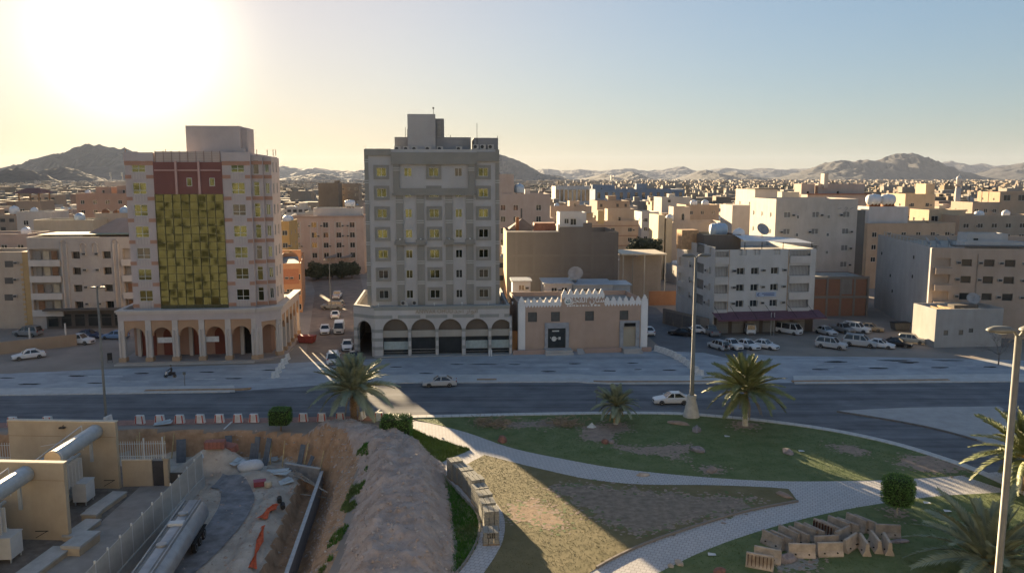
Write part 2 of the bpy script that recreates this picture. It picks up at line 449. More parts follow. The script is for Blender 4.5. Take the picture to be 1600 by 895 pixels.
wedge = smooth_line(pxpoly([(600, 664), (640, 669), (672, 683), (735, 703)]), 3) + pxpoly([(690, 722), (640, 712), (600, 690)])
path_poly = pxpoly([(640, 657)]) + up + pxpoly([(1580, 735), (1700, 735)]) + br_lo + pxpoly([(880, 940)]) + br_up[::-1] + lo1[::-1] + west_r[1:] + west_l[::-1] + pxpoly([(735, 703), (672, 683), (615, 664)])
struct('path', sheet_mesh('path', path_poly, .035, paver))
GRASS_SPECS = []
for nm, poly, m in (('lawn', lawnN, grassm), ('lawn', lawnS, drygrass), ('lawn', lawnE, grassm), ('lawn', lawnW, grassm), ('lawn', wedge, grassm)):
    struct(nm, MB().prism(poly, -.02, .06).mesh(nm, m)); GRASS_SPECS.append(poly)
BARE = []
def bare_patch(pts, z=.066, m=bare, jag=.35):
    P = [Vector(p) for p in pxpoly(pts)]; q = []
    for a, b in zip(P, P[1:] + P[:1]):
        n_ = max(2, int((b - a).length / .35))
        for k in range(n_):
            p = a.lerp(b, k / n_); nn = Vector((b.y - a.y, a.x - b.x)).normalized()
            p = p + nn * (noise.noise(Vector((p.x * 1.3, p.y * 1.3, 2))) * jag + rnd.uniform(-.12, .12)); q.append((p.x, p.y))
    struct('bare_patch', sheet_mesh('bare_patch', q, z, m)); BARE.append(q)
bare_patch([(908, 668), (940, 662), (975, 661), (985, 672), (960, 678), (955, 688), (930, 690), (912, 686)])
bare_patch([(952, 694), (1000, 699), (1040, 697), (1075, 694), (1078, 706), (1062, 710), (1075, 721), (1040, 714), (1000, 709), (970, 704)])
bare_patch([(1142, 661), (1165, 658), (1185, 664), (1180, 671), (1150, 669)])
bare_patch([(1292, 695), (1330, 697), (1362, 706), (1345, 713), (1315, 706)])
bare_patch([(1400, 726), (1415, 714), (1450, 712), (1490, 720), (1515, 733), (1490, 739), (1440, 737)])
bare_patch([(1092, 732), (1110, 727), (1130, 733), (1125, 741), (1100, 740)])
bare_patch([(905, 757), (985, 766), (1080, 775), (1180, 778), (1165, 795), (1080, 815), (1000, 838), (960, 822), (905, 790), (860, 762)], jag=1.3, m=mat('grey bare soil', (.23, .185, .14), .95, var=.3, scale=1.5, bump=.5, bscale=9))
bare_patch([(795, 790), (830, 782), (870, 800), (880, 830), (840, 822), (800, 812)], jag=.9, m=mat('ochre bare soil', (.27, .19, .125), .95, var=.3, scale=1.5, bump=.5, bscale=9))
bare_patch([(1385, 799), (1405, 797), (1418, 806), (1400, 810)])
bare_patch([(740, 662), (800, 660), (880, 657), (900, 664), (860, 668), (780, 668)], m=mat('rubble soil', (.24, .19, .15), .95, var=.3, scale=2.5, bump=.6, bscale=9))
bare_patch([(1205, 878), (1240, 862), (1280, 872), (1270, 890), (1220, 893)], m=mat('cement spill', (.27, .26, .23), .9, var=.3, scale=2.5))
# crumbs of soil round the bare patches soften their edges
cr = MB()
for q in BARE:
    for a, b in zip(q, q[1:] + q[:1]):
        for _ in range(5):
            t = rnd.random(); x, y = a[0] + (b[0] - a[0]) * t + rnd.gauss(0, .45), a[1] + (b[1] - a[1]) * t + rnd.gauss(0, .6); s_ = rnd.uniform(.05, .22)
            cr.face([(x + s_ * math.cos(k * 1.26 + t) * rnd.uniform(.6, 1.4), y + s_ * math.sin(k * 1.26 + t) * rnd.uniform(.6, 1.4), .0672 + rnd.uniform(0, .006)) for k in range(5)], 0 if rnd.random() < .6 else 1)
tag(ob('soil_crumbs', cr.mesh('soil_crumbs', [bare, grassm])), label='crumbs of soil and turf round the bare patches', kind='stuff')
# grass blades
def grass(name, poly, n, h, mats, label, skip=True, bw=(.012, .028), patchy=None):
    b = MB(); X = [p[0] for p in poly]; Y = [p[1] for p in poly]; k = 0; t = 0
    while k < n and t < n * 12:
        t += 1
        x, y = rnd.uniform(min(X), max(X)), rnd.uniform(max(46, min(Y)), max(Y))
        if not inside(poly, x, y): continue
        if skip and any(inside(q, x, y) for q in BARE) and rnd.random() < .82: continue
        if patchy is not None and noise.noise(Vector((x * .35, y * .35, 8))) + .25 * noise.noise(Vector((x * 1.5, y * 1.5, 8))) < patchy: continue
        k += 1; z0 = .05 if skip else height(x, y)
        g = noise.noise(Vector((x * .3, y * .3, 5)))
        mi = 0 if g + rnd.uniform(-.35, .35) < .15 else 1
        for _ in range(3):
            a = rnd.uniform(0, 6.28); w = rnd.uniform(*bw); hh = h * rnd.uniform(.5, 1.3); l = rnd.uniform(.0, .08)
            dx, dy = math.cos(a) * w, math.sin(a) * w; ox, oy = rnd.uniform(-.1, .1), rnd.uniform(-.1, .1)
            b.face([(x + ox - dx, y + oy - dy, z0), (x + ox + dx, y + oy + dy, z0), (x + ox + dy * l * 20, y + oy - dx * l * 20, z0 + hh)], mi)
    return tag(ob(name, b.mesh(name, mats)), label=label, cat='grass', kind='stuff')
gA = mat('grass blade', (.11, .165, .055), .8, var=.3, scale=1.); gB = mat('grass blade yellow', (.14, .16, .05), .8, var=.3, scale=1.); gC = mat('grass blade straw', (.20, .17, .08), .8, var=.15, scale=1.); gD = mat('grass blade fresh', (.05, .15, .02), .8, var=.3, scale=1.)
grass('grass', lawnN, 20000, .07, [gA, gB], 'short green grass of the lawn beside the curved road')
grass('grass', lawnS, 9000, .05, [mat('grass blade olive', (.16, .15, .06), .8, var=.2), gC], 'dry yellowish grass on the lawn between the two paths')
grass('grass', lawnE, 17000, .07, [gA, gB], 'short grass around the stacked concrete barriers')
grass('grass', lawnW, 6000, .22, [gD, gA], 'lush green grass between the spoil heap and the block stacks', bw=(.02, .05))
grass('grass', wedge, 4500, .26, [mat('ground cover', (.10, .15, .03), .8, var=.3), gA], 'low ground cover on the wedge beside the clipped hedge', bw=(.03, .06))
weedline = [(-16.4, 80), (-14.9, 80), (-13.6, 72), (-13.4, 64), (-13.8, 58), (-12.4, 52), (-13.6, 52), (-15.0, 58), (-14.9, 64), (-15.0, 72)]
grass('weeds', weedline, 1100, .3, [gD, gA], 'green weeds along the rim of the spoil heap', skip=False, bw=(.02, .05), patchy=.06)
kerb_line('kerb', [(p[0], p[1]) for p in NEAR if -13.0 < p[0] < 52], w=.95, h=.14, piece=1.0)
struct('kerb', None) if False else None
kerb_line('path_edging', br_up[:-3], w=.16, h=.22, piece=1.0, m=mat('edging', (.25, .22, .19), .9))
kerb_line('path_edging', [(p[0] - .05, p[1]) for p in west_l[4:]], w=.16, h=.2, piece=1.0, m=MATS['edging'])
# strip of red paving behind the barriers and the traffic island of the slip lane
struct('paved_verge', sheet_mesh('paved_verge', [(p[0], p[1] + .9) for p in NEAR if -75 < p[0] < -8] + [(p[0], p[1] - 1.2) for p in NEAR if -75 < p[0] < -8][::-1], .030, redpave))
isl = smooth_line(pxpoly([(1308, 643), (1345, 649), (1400, 658), (1460, 670), (1520, 686), (1580, 706)]), 4) + pxpoly([(1640, 690), (1590, 668), (1565, 652), (1568, 640), (1560, 636), (1420, 638)])
struct('traffic_island', MB().prism(isl, -.01, .15).mesh('traffic_island', mat('island concrete', (.36, .35, .335), .9, var=.12, scale=.6, bump=.2)))
kerb_line('kerb', [(p[0] - .1, p[1] - .15) for p in isl[:17]], piece=1.2, h=.19, m=mat('dark kerb', (.16, .15, .14), .9))
# ------------------------------------------------------------------ building kit
frame_w = mat('white window frame', (.55, .54, .50), .5, var=.05)
frame_d = mat('dark window frame', (.09, .085, .08), .6, var=.1)
glass_d = mat('dark glass', (.030, .034, .034), .07, var=.3, scale=.6, spec=.6)
glass_m = mat('mirror glass', (.085, .095, .055), .05, metal=1., var=.08, scale=.5)
glass_g = mat('green mirror glass', (.065, .075, .048), .06, metal=1., var=.1, scale=.5)
shutterm = mat('grey roller shutter', (.20, .19, .175), .7, var=.12, scale=3)
acm = mat('air conditioner casing', (.42, .40, .37), .6, var=.1)
acd = mat('air conditioner grille', (.05, .05, .05), .7)
roofm = mat('roof screed', (.30, .27, .23), .95, var=.25, scale=.5, bump=.3)
tankw = mat('white water tank', (.60, .61, .62), .45, var=.06)
tankb = mat('blue water tank', (.33, .42, .52), .45, var=.06)
rustm = mat('rust', (.20, .09, .045), .9, var=.3, scale=3)
steelm = mat('galvanised steel', (.38, .38, .37), .45, metal=.6, var=.15)
darkm = mat('dark interior', (.018, .017, .016), .9)
_wc = {}
def win_mesh(w, h, style, fm, pm):
    k = (round(w, 2), round(h, 2), style, fm.name, pm.name)
    if k in _wc: return _wc[k]
    f = MB(); t = .07
    if style in ('slide', 'plain', 'grid', 'door'):
        f.box(-w / 2, w / 2, -.06, .03, 0, t).box(-w / 2, w / 2, -.06, .03, h - t, h).box(-w / 2, -w / 2 + t, -.06, .03, t, h - t).box(w / 2 - t, w / 2, -.06, .03, t, h - t)
        if style == 'slide': f.box(-t / 2, t / 2, -.055, .03, t, h - t)
        if style == 'grid':
            f.box(-t / 2, t / 2, -.055, .03, t, h * .32).box(-t / 2, t / 2, -.055, .03, h * .32 + t, h - t).box(-w / 2 + t, w / 2 - t, -.055, .03, h * .32, h * .32 + t)
        if style == 'door': f.box(-w / 2 + t, w / 2 - t, -.055, .03, h * .7, h * .7 + t)
    elif style == 'bars':
        f.box(-w / 2, w / 2, -.09, .0, 0, .05).box(-w / 2, w / 2, -.09, .0, h - .05, h)
        n = max(3, int(w / .28))
        for i in range(n + 1):
            x = -w / 2 + .03 + (w - .06) * i / n; f.box(x - .02, x + .02, -.085, -.03, .05, h - .05)
    p = MB().box(-w / 2 + .03, w / 2 - .03, -.012, .012, .03, h - .03)
    _wc[k] = (f.mesh('window', fm), p.mesh('pane', pm))
    return _wc[k]
def window(root, x, y, z, w, h, a=0., style='slide', fm=None, pm=None, tilt=.5):
    fm = fm or frame_w; pm = pm or glass_d
    fme, pme = win_mesh(w, h, style, fm, pm)
    o = ob('window', fme, root, (x, y, z), a)
    ob('pane', pme, o, (0, 0, 0), rot=(R(rnd.gauss(0, tilt)), 0, R(rnd.gauss(0, tilt))))
    return o
def wall_face(mb, o, u, n, w, z0, z1, ops, dep, mi=0):
    o, u, n = Vector(o), Vector(u), Vector(n)
    xs_ = sorted({0., w} | {v for q in ops for v in q[:2]}); zs_ = sorted({z0, z1} | {v for q in ops for v in q[2:4]})
    flip = u.cross(Vector((0, 0, 1))).dot(n) < 0
    def P(x, z, d=0.): return o + u * x + Vector((0, 0, z)) - n * d
    def quad(*p): mb.face(p[::-1] if flip else p, mi)
    for a, b in zip(xs_, xs_[1:]):
        run = None
        for c, d in zip(zs_, zs_[1:]):
            hole = any(q[0] <= (a + b) / 2 <= q[1] and q[2] <= (c + d) / 2 <= q[3] for q in ops)
            if not hole: quad(P(a, c), P(b, c), P(b, d), P(a, d))
    for q in ops:
        a, b, c, d = q[:4]
        quad(P(a, c), P(a, c, dep), P(b, c, dep), P(b, c)); quad(P(a, d, dep), P(a, d), P(b, d), P(b, d, dep))
        quad(P(a, c, dep), P(a, c), P(a, d), P(a, d, dep)); quad(P(b, c), P(b, c, dep), P(b, d, dep), P(b, d))
        if len(q) > 4 and q[4] in ('none', 'balcony', 'dark'): quad(P(a, c, dep), P(b, c, dep), P(b, d, dep), P(a, d, dep))
def block(root, x0, y0, w, d, z0, z1, m, ops=None, parapet=.9, dep=.18, name='wall', fm=None, pm=None, roof=True, rm=None):
    """four walls with recessed openings, parapet and roof; ops[face] = (a, b, z0, z1, style, pane material)"""
    ops = ops or {}; mb = MB()
    faces = {'f': ((x0, y0, 0), (1, 0, 0), (0, -1, 0), w, 0.), 'r': ((x0 + w, y0, 0), (0, 1, 0), (1, 0, 0), d, R(90)), 'l': ((x0, y0, 0), (0, 1, 0), (-1, 0, 0), d, R(-90)), 'b': ((x0, y0 + d, 0), (1, 0, 0), (0, 1, 0), w, R(180))}
    for k, (o, u, n, ww, a) in faces.items():
        oo = ops.get(k, [])
        dd = dep
        wall_face(mb, o, u, n, ww, z0, z1, oo, dd)
        for q in oo:
            st = q[4] if len(q) > 4 else 'slide'
            if st in ('none', 'balcony', 'dark'): continue
            c = Vector(o) + Vector(u) * ((q[0] + q[1]) / 2) - Vector(n) * (dd - .04)
            window(root, c.x, c.y, q[2], q[1] - q[0], q[3] - q[2], a, st, fm, (q[5] if len(q) > 5 else None) or pm)
    if roof:
        t = .22; zr = z1 - parapet
        x1, y1 = x0 + w, y0 + d
        for p in (((x0, y0), (x1, y0), (x1 - t, y0 + t), (x0 + t, y0 + t)), ((x1, y0), (x1, y1), (x1 - t, y1 - t), (x1 - t, y0 + t)), ((x1, y1), (x0, y1), (x0 + t, y1 - t), (x1 - t, y1 - t)), ((x0, y1), (x0, y0), (x0 + t, y0 + t), (x0 + t, y1 - t))):
            mb.face([(*q, z1) for q in p]); a, b = p[3], p[2]
            mb.face([(*a, z1), (*b, z1), (*b, zr), (*a, zr)])
        ob('roof', MB().face([(x0 + t, y0 + t, zr), (x1 - t, y0 + t, zr), (x1 - t, y1 - t, zr), (x0 + t, y1 - t, zr)]).mesh('roof', rm or roofm), root)
    return ob(name, mb.mesh(name, m), root)
_ac = None
def ac_mesh():
    global _ac
    if not _ac:
        b = MB().box(-.36, .36, -.42, 0, 0, .46).box(-.30, .30, -.44, -.42, .05, .41, 1)
        _ac = b.mesh('air_conditioner', [acm, acd])
    return _ac
def ac(root, x, y, z, a=0.): return ob('air_conditioner', ac_mesh(), root, (x, y, z), a)
_split = None
def split_ac(root, x, y, z, a=0.):
    global _split
    if not _split:
        b = MB().box(-.48, .48, -.36, 0, .08, .82).lathe([(.27, 0), (.27, .012)], (0, 0, 0), 14, 1)
        for i in range(len(b.v) - 28, len(b.v)): xx, yy, zz = b.v[i]; b.v[i] = (xx - .1, -.362 - zz, yy + .45)
        b.box(-.42, -.34, -.3, -.05, 0, .08, 1).box(.34, .42, -.3, -.05, 0, .08, 1)
        _split = b.mesh('condenser_unit', [acm, acd])
    return ob('condenser_unit', _split, root, (x, y, z), a)
_tk = {}
def tank_mesh(kind, m):
    if (kind, m.name) in _tk: return _tk[(kind, m.name)]
    b = MB()
    if kind == 'dome':
        b.lathe([(.85, .25), (.95, .35), (.95, 1.25), (.9, 1.45), (.72, 1.7), (.42, 1.86), (.22, 1.9), (.22, 2.0), (.05, 2.02)], (0, 0, 0), 14)
        for a in range(4): b.box(math.cos(a * 1.57 + .78) * .7 - .05, math.cos(a * 1.57 + .78) * .7 + .05, math.sin(a * 1.57 + .78) * .7 - .05, math.sin(a * 1.57 + .78) * .7 + .05, 0, .25, 1)
    else:
        b.lathe([(.25, -1.3), (.7, -1.22), (.92, -1.0), (.95, -.6), (.98, -.58), (.95, -.5), (.95, .5), (.98, .58), (.95, .6), (.92, 1.0), (.7, 1.22), (.25, 1.3)], (0, 0, 0), 14)
        b.v = [(z, y, x + 1.25) for x, y, z in b.v]
        b.lathe([(.25, 2.1), (.25, 2.3)], (0, 0, 0), 8)
        for x in (-.8, 0, .8): b.box(x - .08, x + .08, -.7, .7, 0, .55, 1)
    _tk[(kind, m.name)] = b.mesh('water_tank', [m, rustm], True)
    return _tk[(kind, m.name)]
def tank(root, x, y, z, kind='dome', m=None, s=1., a=0.): return ob('water_tank', tank_mesh(kind, m or tankw), root, (x, y, z), a, scale=s)
_dish = None
def dish(root, x, y, z, a=0., s=1., m=None):
    global _dish
    if not _dish:
        b = MB(); n = 14
        prof = [(.02, 0), (.3, .03), (.6, .11), (.9, .25)]
        b.lathe(prof + [(r + .02, q - .03) for r, q in prof[::-1]], (0, 0, 0), n)
        Mx = Matrix.Rotation(R(55), 3, 'X')
        b.v = [tuple(Mx @ Vector(v) + Vector((0, 0, 1.1))) for v in b.v]
        b.tube([(0, 0, 0), (0, .1, 1.1)], .05, 6).tube([(0, .05, 1.0), (0, -.75, 1.75)], .02, 5)
        _dish = b.mesh('satellite_dish', mat('dish grey', (.30, .29, .28), .6), True)
    return ob('satellite_dish', _dish, root, (x, y, z), a, scale=s)
def text_mesh(body, size, depth, m, name='lettering', sx=1.):
    c = bpy.data.curves.new(name, 'FONT'); c.body = body; c.size = size; c.extrude = depth; c.align_x = 'CENTER'; c.resolution_u = 2
    o = bpy.data.objects.new(name, c); COL.objects.link(o)
    bpy.context.view_layer.update()
    me = bpy.data.meshes.new_from_object(o.evaluated_get(bpy.context.evaluated_depsgraph_get()))
    me.name = name; me.materials.clear(); me.materials.append(m)
    bpy.data.objects.remove(o)
    return me
def grid_ops(xs_, zs_, w, h, style='slide', pm=None, pick=None):
    return [(x - w / 2, x + w / 2, z, z + h, style, (pick(i, j) if pick else pm)) for i, x in enumerate(xs_) for j, z in enumerate(zs_)]

def boxes(root, name, lst, m):
    """one part per box; alike sizes share a mesh"""
    cache = {}
    for x0, x1, y0, y1, z0, z1 in lst:
        k = (round(x1 - x0, 3), round(y1 - y0, 3), round(z1 - z0, 3))
        if k not in cache: cache[k] = MB().box(0, k[0], 0, k[1], 0, k[2]).mesh(name, m)
        ob(name, cache[k], root, (x0, y0, z0))
class PB:
    """collects boxes like MB.box, for boxes()"""
    def __init__(s): s.l = []
    def box(s, *a): s.l.append(a[:6]); return s
# ------------------------------------------------------------------ centre tower: grey plaster hotel over a striped arcade
ROW = R(5.0)
def glassy(i=0, j=0): return glass_m if rnd.random() < .55 else (glass_g if rnd.random() < .6 else glass_d)
ct_x, ct_y = gp(574, 558)
T = thing('hotel_tower', 'grey hotel tower with framed windows above a striped stone arcade', 'hotel', (ct_x, ct_y, 0), ROW)
ct_wall = plaster('tower grey plaster', (.43, .42, .415), .12)
ct_dark = plaster('tower taupe trim', (.265, .255, .23), .1)
ct_light = plaster('tower pale trim', (.45, .44, .42), .1)
ablaq_w = plaster('arcade pale stone', (.47, .46, .455), .12); ablaq_g = plaster('arcade grey stone', (.29, .30, .285), .12)
PW, PH = 22.9, 8.0
TW, TD, TY = 21.3, 17.0, 2.4         # tower body set back on the podium
TX = .1
ROWZ = [9.1 + 3.27 * k for k in range(7)]
TOPZ = 33.0
cu = lambda px: TX + (px - 565) / 211 * TW
C5 = [cu(p) for p in (590.5, 632, 672.5, 711.5, 751)]
ops = []
for j, z in enumerate(ROWZ):
    for i, x in enumerate(C5):
        w, h = (1.55, 1.35) if i in (0, 2, 4) else (1.08, 1.35)
        if i in (1, 3) and j == 6: w = 1.2
        pm = (glass_m if rnd.random() < .5 else glass_g) if (j >= 2 and rnd.random() < (.9 if i < 4 else .45)) else (glass_g if rnd.random() < .3 else glass_d)
        ops.append((x - TX - w / 2, x - TX + w / 2, z, z + h, 'slide', pm))
side = [(y - .5, y + .5, z, z + 1.2, 'slide', glass_d) for y in (3, 7.5, 12) for z in ROWZ]
block(T, TX, TY, TW, TD, PH - 1.0, TOPZ, ct_wall, {'f': ops, 'l': side, 'r': side}, parapet=.8)
# raised surrounds
sur = MB()
for w, h in ((1.55, 1.35),):
    a, b = w / 2, w / 2 + .45
    sur.box(-b, -a, -.14, 0, -.45, h + .45).box(a, b, -.14, 0, -.45, h + .45).box(-a, a, -.14, 0, -.45, 0).box(-a, a, -.14, 0, h, h + .45)
surm = sur.mesh('window_surround', ct_dark)
for j, z in enumerate(ROWZ):
    for i in (0, 2, 4): ob('window_surround', surm, T, (C5[i], TY - .003, z))
# pilasters with pale rings, broken by the top panel
pil = MB(); ring = MB()
zt = 26.1
ring_me = MB().box(-.62, .62, -.26, 0, 0, .16).box(-.62, .62, -.26, 0, .34, .5).mesh('pilaster_ring', ct_light)
pil_me = MB().box(-.58, .58, -.2, 0, PH - .2, zt).mesh('pilaster', ct_dark)
for px in (618, 650.5, 696, 729):
    ob('pilaster', pil_me, T, (cu(px), TY - .002, 0))
    for j in range(6):
        if j != 3: ob('pilaster_ring', ring_me, T, (cu(px), TY - .004, ROWZ[j] - .9 if j else ROWZ[j] + 2.3))
corner_me = MB().box(0, .62, -.12, .5, PH - .2, TOPZ - .02).mesh('corner_strip', ct_dark)
for x in (TX - .06, TX + TW - .56):
    ob('corner_strip', corner_me, T, (x, TY, 0))
    for j in range(7): ob('pilaster_ring', MB().box(-.04, .66, -.17, 0, 0, .16).box(-.04, .66, -.17, 0, .34, .5).mesh('pilaster_ring', ct_light), T, (x, TY, ROWZ[j] + 2.2))
for a, b in ((618, 650.5), (696, 729)):
    m_ = MB(); z = ROWZ[3] - 1.1
    m_.box(cu(a) - .9, cu(b) + .9, TY - .55, TY, z, z + .32).box(cu(a) - .75, cu(a) + .75, TY - .48, TY, z + .32, z + .85).box(cu(b) - .75, cu(b) + .75, TY - .48, TY, z + .32, z + .85)
    ob('corbel', m_.mesh('corbel', ct_dark), T)
    for q in (a, b): ob('wall_light', MB().lathe([(.1, 0), (.14, .1), (.1, .22)], (cu(q), TY - .5, z + .85), 8).mesh('wall_light', mat('white lamp casing', (.6, .6, .58), .5)), T)
# framed panel at the top floor, cornice, set-back storey
a, b = cu(609), cu(737); p = MB()
p.box(a, a + 1.0, TY - .35, TY, zt, 30.6).box(b - 1.0, b, TY - .35, TY, zt, 30.6).box(a + 1.0, b - 1.0, TY - .35, TY, zt, zt + .75).box(a - .25, b + .25, TY - .5, TY, zt - .4, zt)
ob('panel_frame', p.mesh('panel_frame', ct_dark), T)
ob('cornice', MB().box(a - .3, b + .4, TY - .5, TY - .003, 30.6, 32.5).box(cu(566), a - .3, TY - .3, TY - .003, 32.0, TOPZ + .05).box(b + .4, cu(776), TY - .42, TY - .003, 31.1, 32.6).mesh('cornice', ct_dark), T)
for x in (a + .5, b - .5): ob('pilaster_ring', ring_me, T, (x, TY - .3, 29.6))
sd = plaster('tower roof storey', (.25, .245, .25), .1)
block(T, cu(611), TY + 2.2, TW - (cu(611) - TX) - 4.4, 9, TOPZ - .9, 35.0, sd, parapet=.4, name='roof_storey')
block(T, cu(737), TY + 1.6, cu(776) - cu(737), 9, TOPZ - .9, 34.9, sd, parapet=.4, name='roof_storey')
block(T, cu(632), TY + 1.6, cu(676) - cu(632), 5, TOPZ - .9, 38.6, plaster('lift tower plaster', (.40, .385, .38), .1), parapet=.3, name='lift_tower')
block(T, cu(676), TY + 3.0, cu(690) - cu(676), 5, TOPZ - .9, 38.0, sd, parapet=.3, name='lift_tower')
ladder = MB()
for k in range(14): ladder.box(cu(679), cu(685), TY + 2.85, TY + 2.95, 34.9 + k * .2, 34.95 + k * .2)
ob('ladder', ladder.mesh('ladder', steelm), T)
for px in (616, 630, 643, 664, 683, 713): split_ac(T, cu(px), TY + .6, 32.62)
for px in (740, 751, 764): split_ac(T, cu(px), TY + 1.4, 33.0)
for px in (622, 640): split_ac(T, cu(px), TY - .55, PH + .02)
for px, z0, z1, y in ((742, 33, 37.2, 1.2), (628, 35, 36.6, 3), (631, 35, 36.3, 3), (673, 38.6, 39.5, 3), (700, 35, 35.4, 3), (776, 34.9, 35.3, 3)):
    q = MB().tube([(cu(px), TY + y, z0), (cu(px), TY + y, z1)], .04, 5)
    if px == 673: q.lathe([(.05, 0), (.16, .1), (.16, .22), (.05, .3)], (cu(px), TY + y, z1), 8)
    ob('antenna', q.mesh('antenna', darkm), T)
# podium arcade: front bays, chamfered left corner, right side
PD = 21.0; CH = 2.3
bays = [(cu(p), cu(q)) for p, q in ((589, 629), (633.5, 672.5), (677, 714.5), (720, 757), (761.5, 795))]
F0, F1 = cu(577), PW
SP, AT = 4.15, 6.2
poly = [(F0, 0), (F1, 0), (F1, PD), (-CH, PD), (-CH, CH + .4)]
pod = MB()
edges = [F0] + [v for b_ in bays for v in b_] + [F1]
for k in range(0, len(edges), 2):       # piers
    pod.box(edges[k], edges[k + 1], 0, .9, 0, SP)
for x0_, x1_ in bays: pod.arch(x0_, x1_, SP, AT, 0, .9, 0, 12)
for k in range(0, len(edges), 2): pod.face([(edges[k], 0, SP), (edges[k + 1], 0, SP), (edges[k + 1], 0, AT), (edges[k], 0, AT)])
pod.box(F0, F1, 0, .9, AT, PH)
Lc = math.hypot(F0 + CH, CH + .4); ang = math.atan2(-(CH + .4), F0 + CH)
k0 = len(pod.v)
pod.box(0, .7, 0, .6, 0, SP).box(Lc - .7, Lc, 0, .6, 0, SP).arch(.7, Lc - .7, SP, AT, 0, .6, 0, 10).box(0, .7, 0, .6, SP, AT).box(Lc - .7, Lc, 0, .6, SP, AT).box(0, Lc, 0, .6, AT, PH)
Mz = Matrix.Rotation(ang, 3, 'Z')
for i in range(k0, len(pod.v)): pod.v[i] = tuple(Mz @ Vector(pod.v[i]) + Vector((-CH, CH + .4, 0)))
pod.face([(F1, .9, 0), (F1, PD, 0), (F1, PD, PH), (F1, .9, PH)]).face([(-CH, PD, 0), (-CH, CH + .4, 0), (-CH, CH + .4, PH), (-CH, PD, PH)]).face([(F1, PD, 0), (-CH, PD, 0), (-CH, PD, PH), (F1, PD, PH)])
pod.face([(-CH + .3, CH + .6, PH), (-CH + .3, PD, PH), (-CH, PD, PH), (-CH, CH + .4, PH)]).face([(-CH + .3, CH + .6, PH), (-CH + .3, CH + .6, PH - .9), (-CH + .3, PD, PH - .9), (-CH + .3, PD, PH)])
pod.face([(F1, .9, PH), (F1, PD, PH), (F1 - .3, PD, PH), (F1 - .3, .9, PH)]).face([(F1 - .3, PD, PH), (F1 - .3, PD, PH - .9), (F1 - .3, .9, PH - .9), (F1 - .3, .9, PH)])
ob('podium', pod.mesh('podium', ablaq_w), T)
ob('podium_roof', sheet_mesh('podium_roof', [(F0, .8), (F1 - .2, .8), (F1 - .2, PD), (-CH + .2, PD), (-CH + .2, CH + .6)], PH - .9, roofm), T)
st = PB()
for k in range(0, len(edges), 2):       # grey courses proud of the piers
    for z in (1.15, 2.55, 3.95): st.box(edges[k] - .03, edges[k + 1] + .03, -.03, .93, z, z + .52)
boxes(T, 'stone_course', st.l, ablaq_g)
keyx = [(b_[0] + b_[1]) / 2 for b_ in bays]
gx = [F0] + [v for c in keyx for v in (c - .42, c + .42)] + [F1]
g2 = MB()
for k in range(0, len(gx), 2): g2.box(gx[k] + .01, gx[k + 1] - .01, -.04, 0, 6.22, 6.75)
g2.box(F0 - .1, F1 + .12, -.12, .98, PH - .06, PH + .16).box(F0 - .1, F1 + .06, -.06, 0, PH - .45, PH - .06)
k0 = len(g2.v); g2.box(0, Lc, -.04, 0, 6.22, 6.75).box(0, Lc, -.1, .65, PH - .06, PH + .155)
for z in (1.15, 2.55, 3.95): g2.box(-.03, .73, -.03, .5, z, z + .52).box(Lc - .73, Lc - .02, -.03, .5, z, z + .52)
for i in range(k0, len(g2.v)): g2.v[i] = tuple(Mz @ Vector(g2.v[i]) + Vector((-CH, CH + .4, 0)))
g2.box(F1, F1 + .06, .98, PD, PH - .06, PH + .16)
ob('string_course', g2.mesh('string_course', ablaq_g), T)
beam = PB()
for x0_, x1_ in bays: beam.box(x0_, x1_, .35, .7, 3.1, SP + .02)
boxes(T, 'arcade_tone_panel', [(x0_, x1_, .92, 1.0, SP - .2, AT + .2) for x0_, x1_ in bays], plaster('arch tone tan', (.15, .13, .11)))  # added panels; the arch interior's brownish lit tone is put into their colour
boxes(T, 'arcade_lintel', beam.l, plaster('lintel beige', (.37, .35, .31)))
back = MB().box(F0, F1 - .3, 3.4, 3.7, 0, 7.0)
ob('shop_wall', back.mesh('shop_wall', plaster('shop wall', (.26, .23, .20))), T)
ob('arcade_floor', MB().box(F0 - .2, F1, -.5, 3.4, 0, .16).mesh('arcade_floor', plaster('arcade floor', (.33, .33, .32))), T)
frost = mat('pale blue film', (.36, .44, .45), .35, var=.18, scale=2)
for k, (x0_, x1_) in enumerate(bays):
    w = x1_ - x0_
    o = window(T, (x0_ + x1_) / 2, 1.15, .16, w, 3.9, 0, 'door', frame_d, glass_d, .3)
    if k in (0, 3, 4): ob('shop_film', MB().box(-w / 2 + .08, w / 2 - .08, -.04, -.02, .75, 2.1).mesh('shop_film', frost), o)
    ob('rail', MB().box(-w / 2, w / 2, -.72, -.67, .9, .95).box(-w / 2, w / 2, -.72, -.67, .45, .49).box(-w / 2, -w / 2 + .05, -.72, -.67, 0, .95).box(w / 2 - .05, w / 2, -.72, -.67, 0, .95).mesh('rail', steelm), o) if k != 2 else None
sgn = mat('bronze letters', (.30, .27, .22), .5, metal=.3)
ob('lettering', text_mesh('ANWAR OHUD', .95, .05, sgn), T, (cu(671), -.06, 7.0), rot=(R(90), 0, 0), scale=(.9, 1, 1))
ob('lettering', text_mesh('\uFEAA\uFEA3\uFE8D \uFEAD\uFE8D\uFEEE\uFEE7\uFE8D', 1.05, .05, sgn), T, (cu(721), -.06, 7.0), rot=(R(90), 0, 0), scale=(1.15, 1, 1))
lampw = mat('white lamp casing', (.6, .6, .58), .5)
for px in (583, 628, 671, 715, 757, 796): ob('parapet_light', MB().lathe([(.05, 0), (.05, .3), (.12, .32), (.1, .5)], (cu(px), .4, PH + .16), 8).mesh('parapet_light', lampw), T)
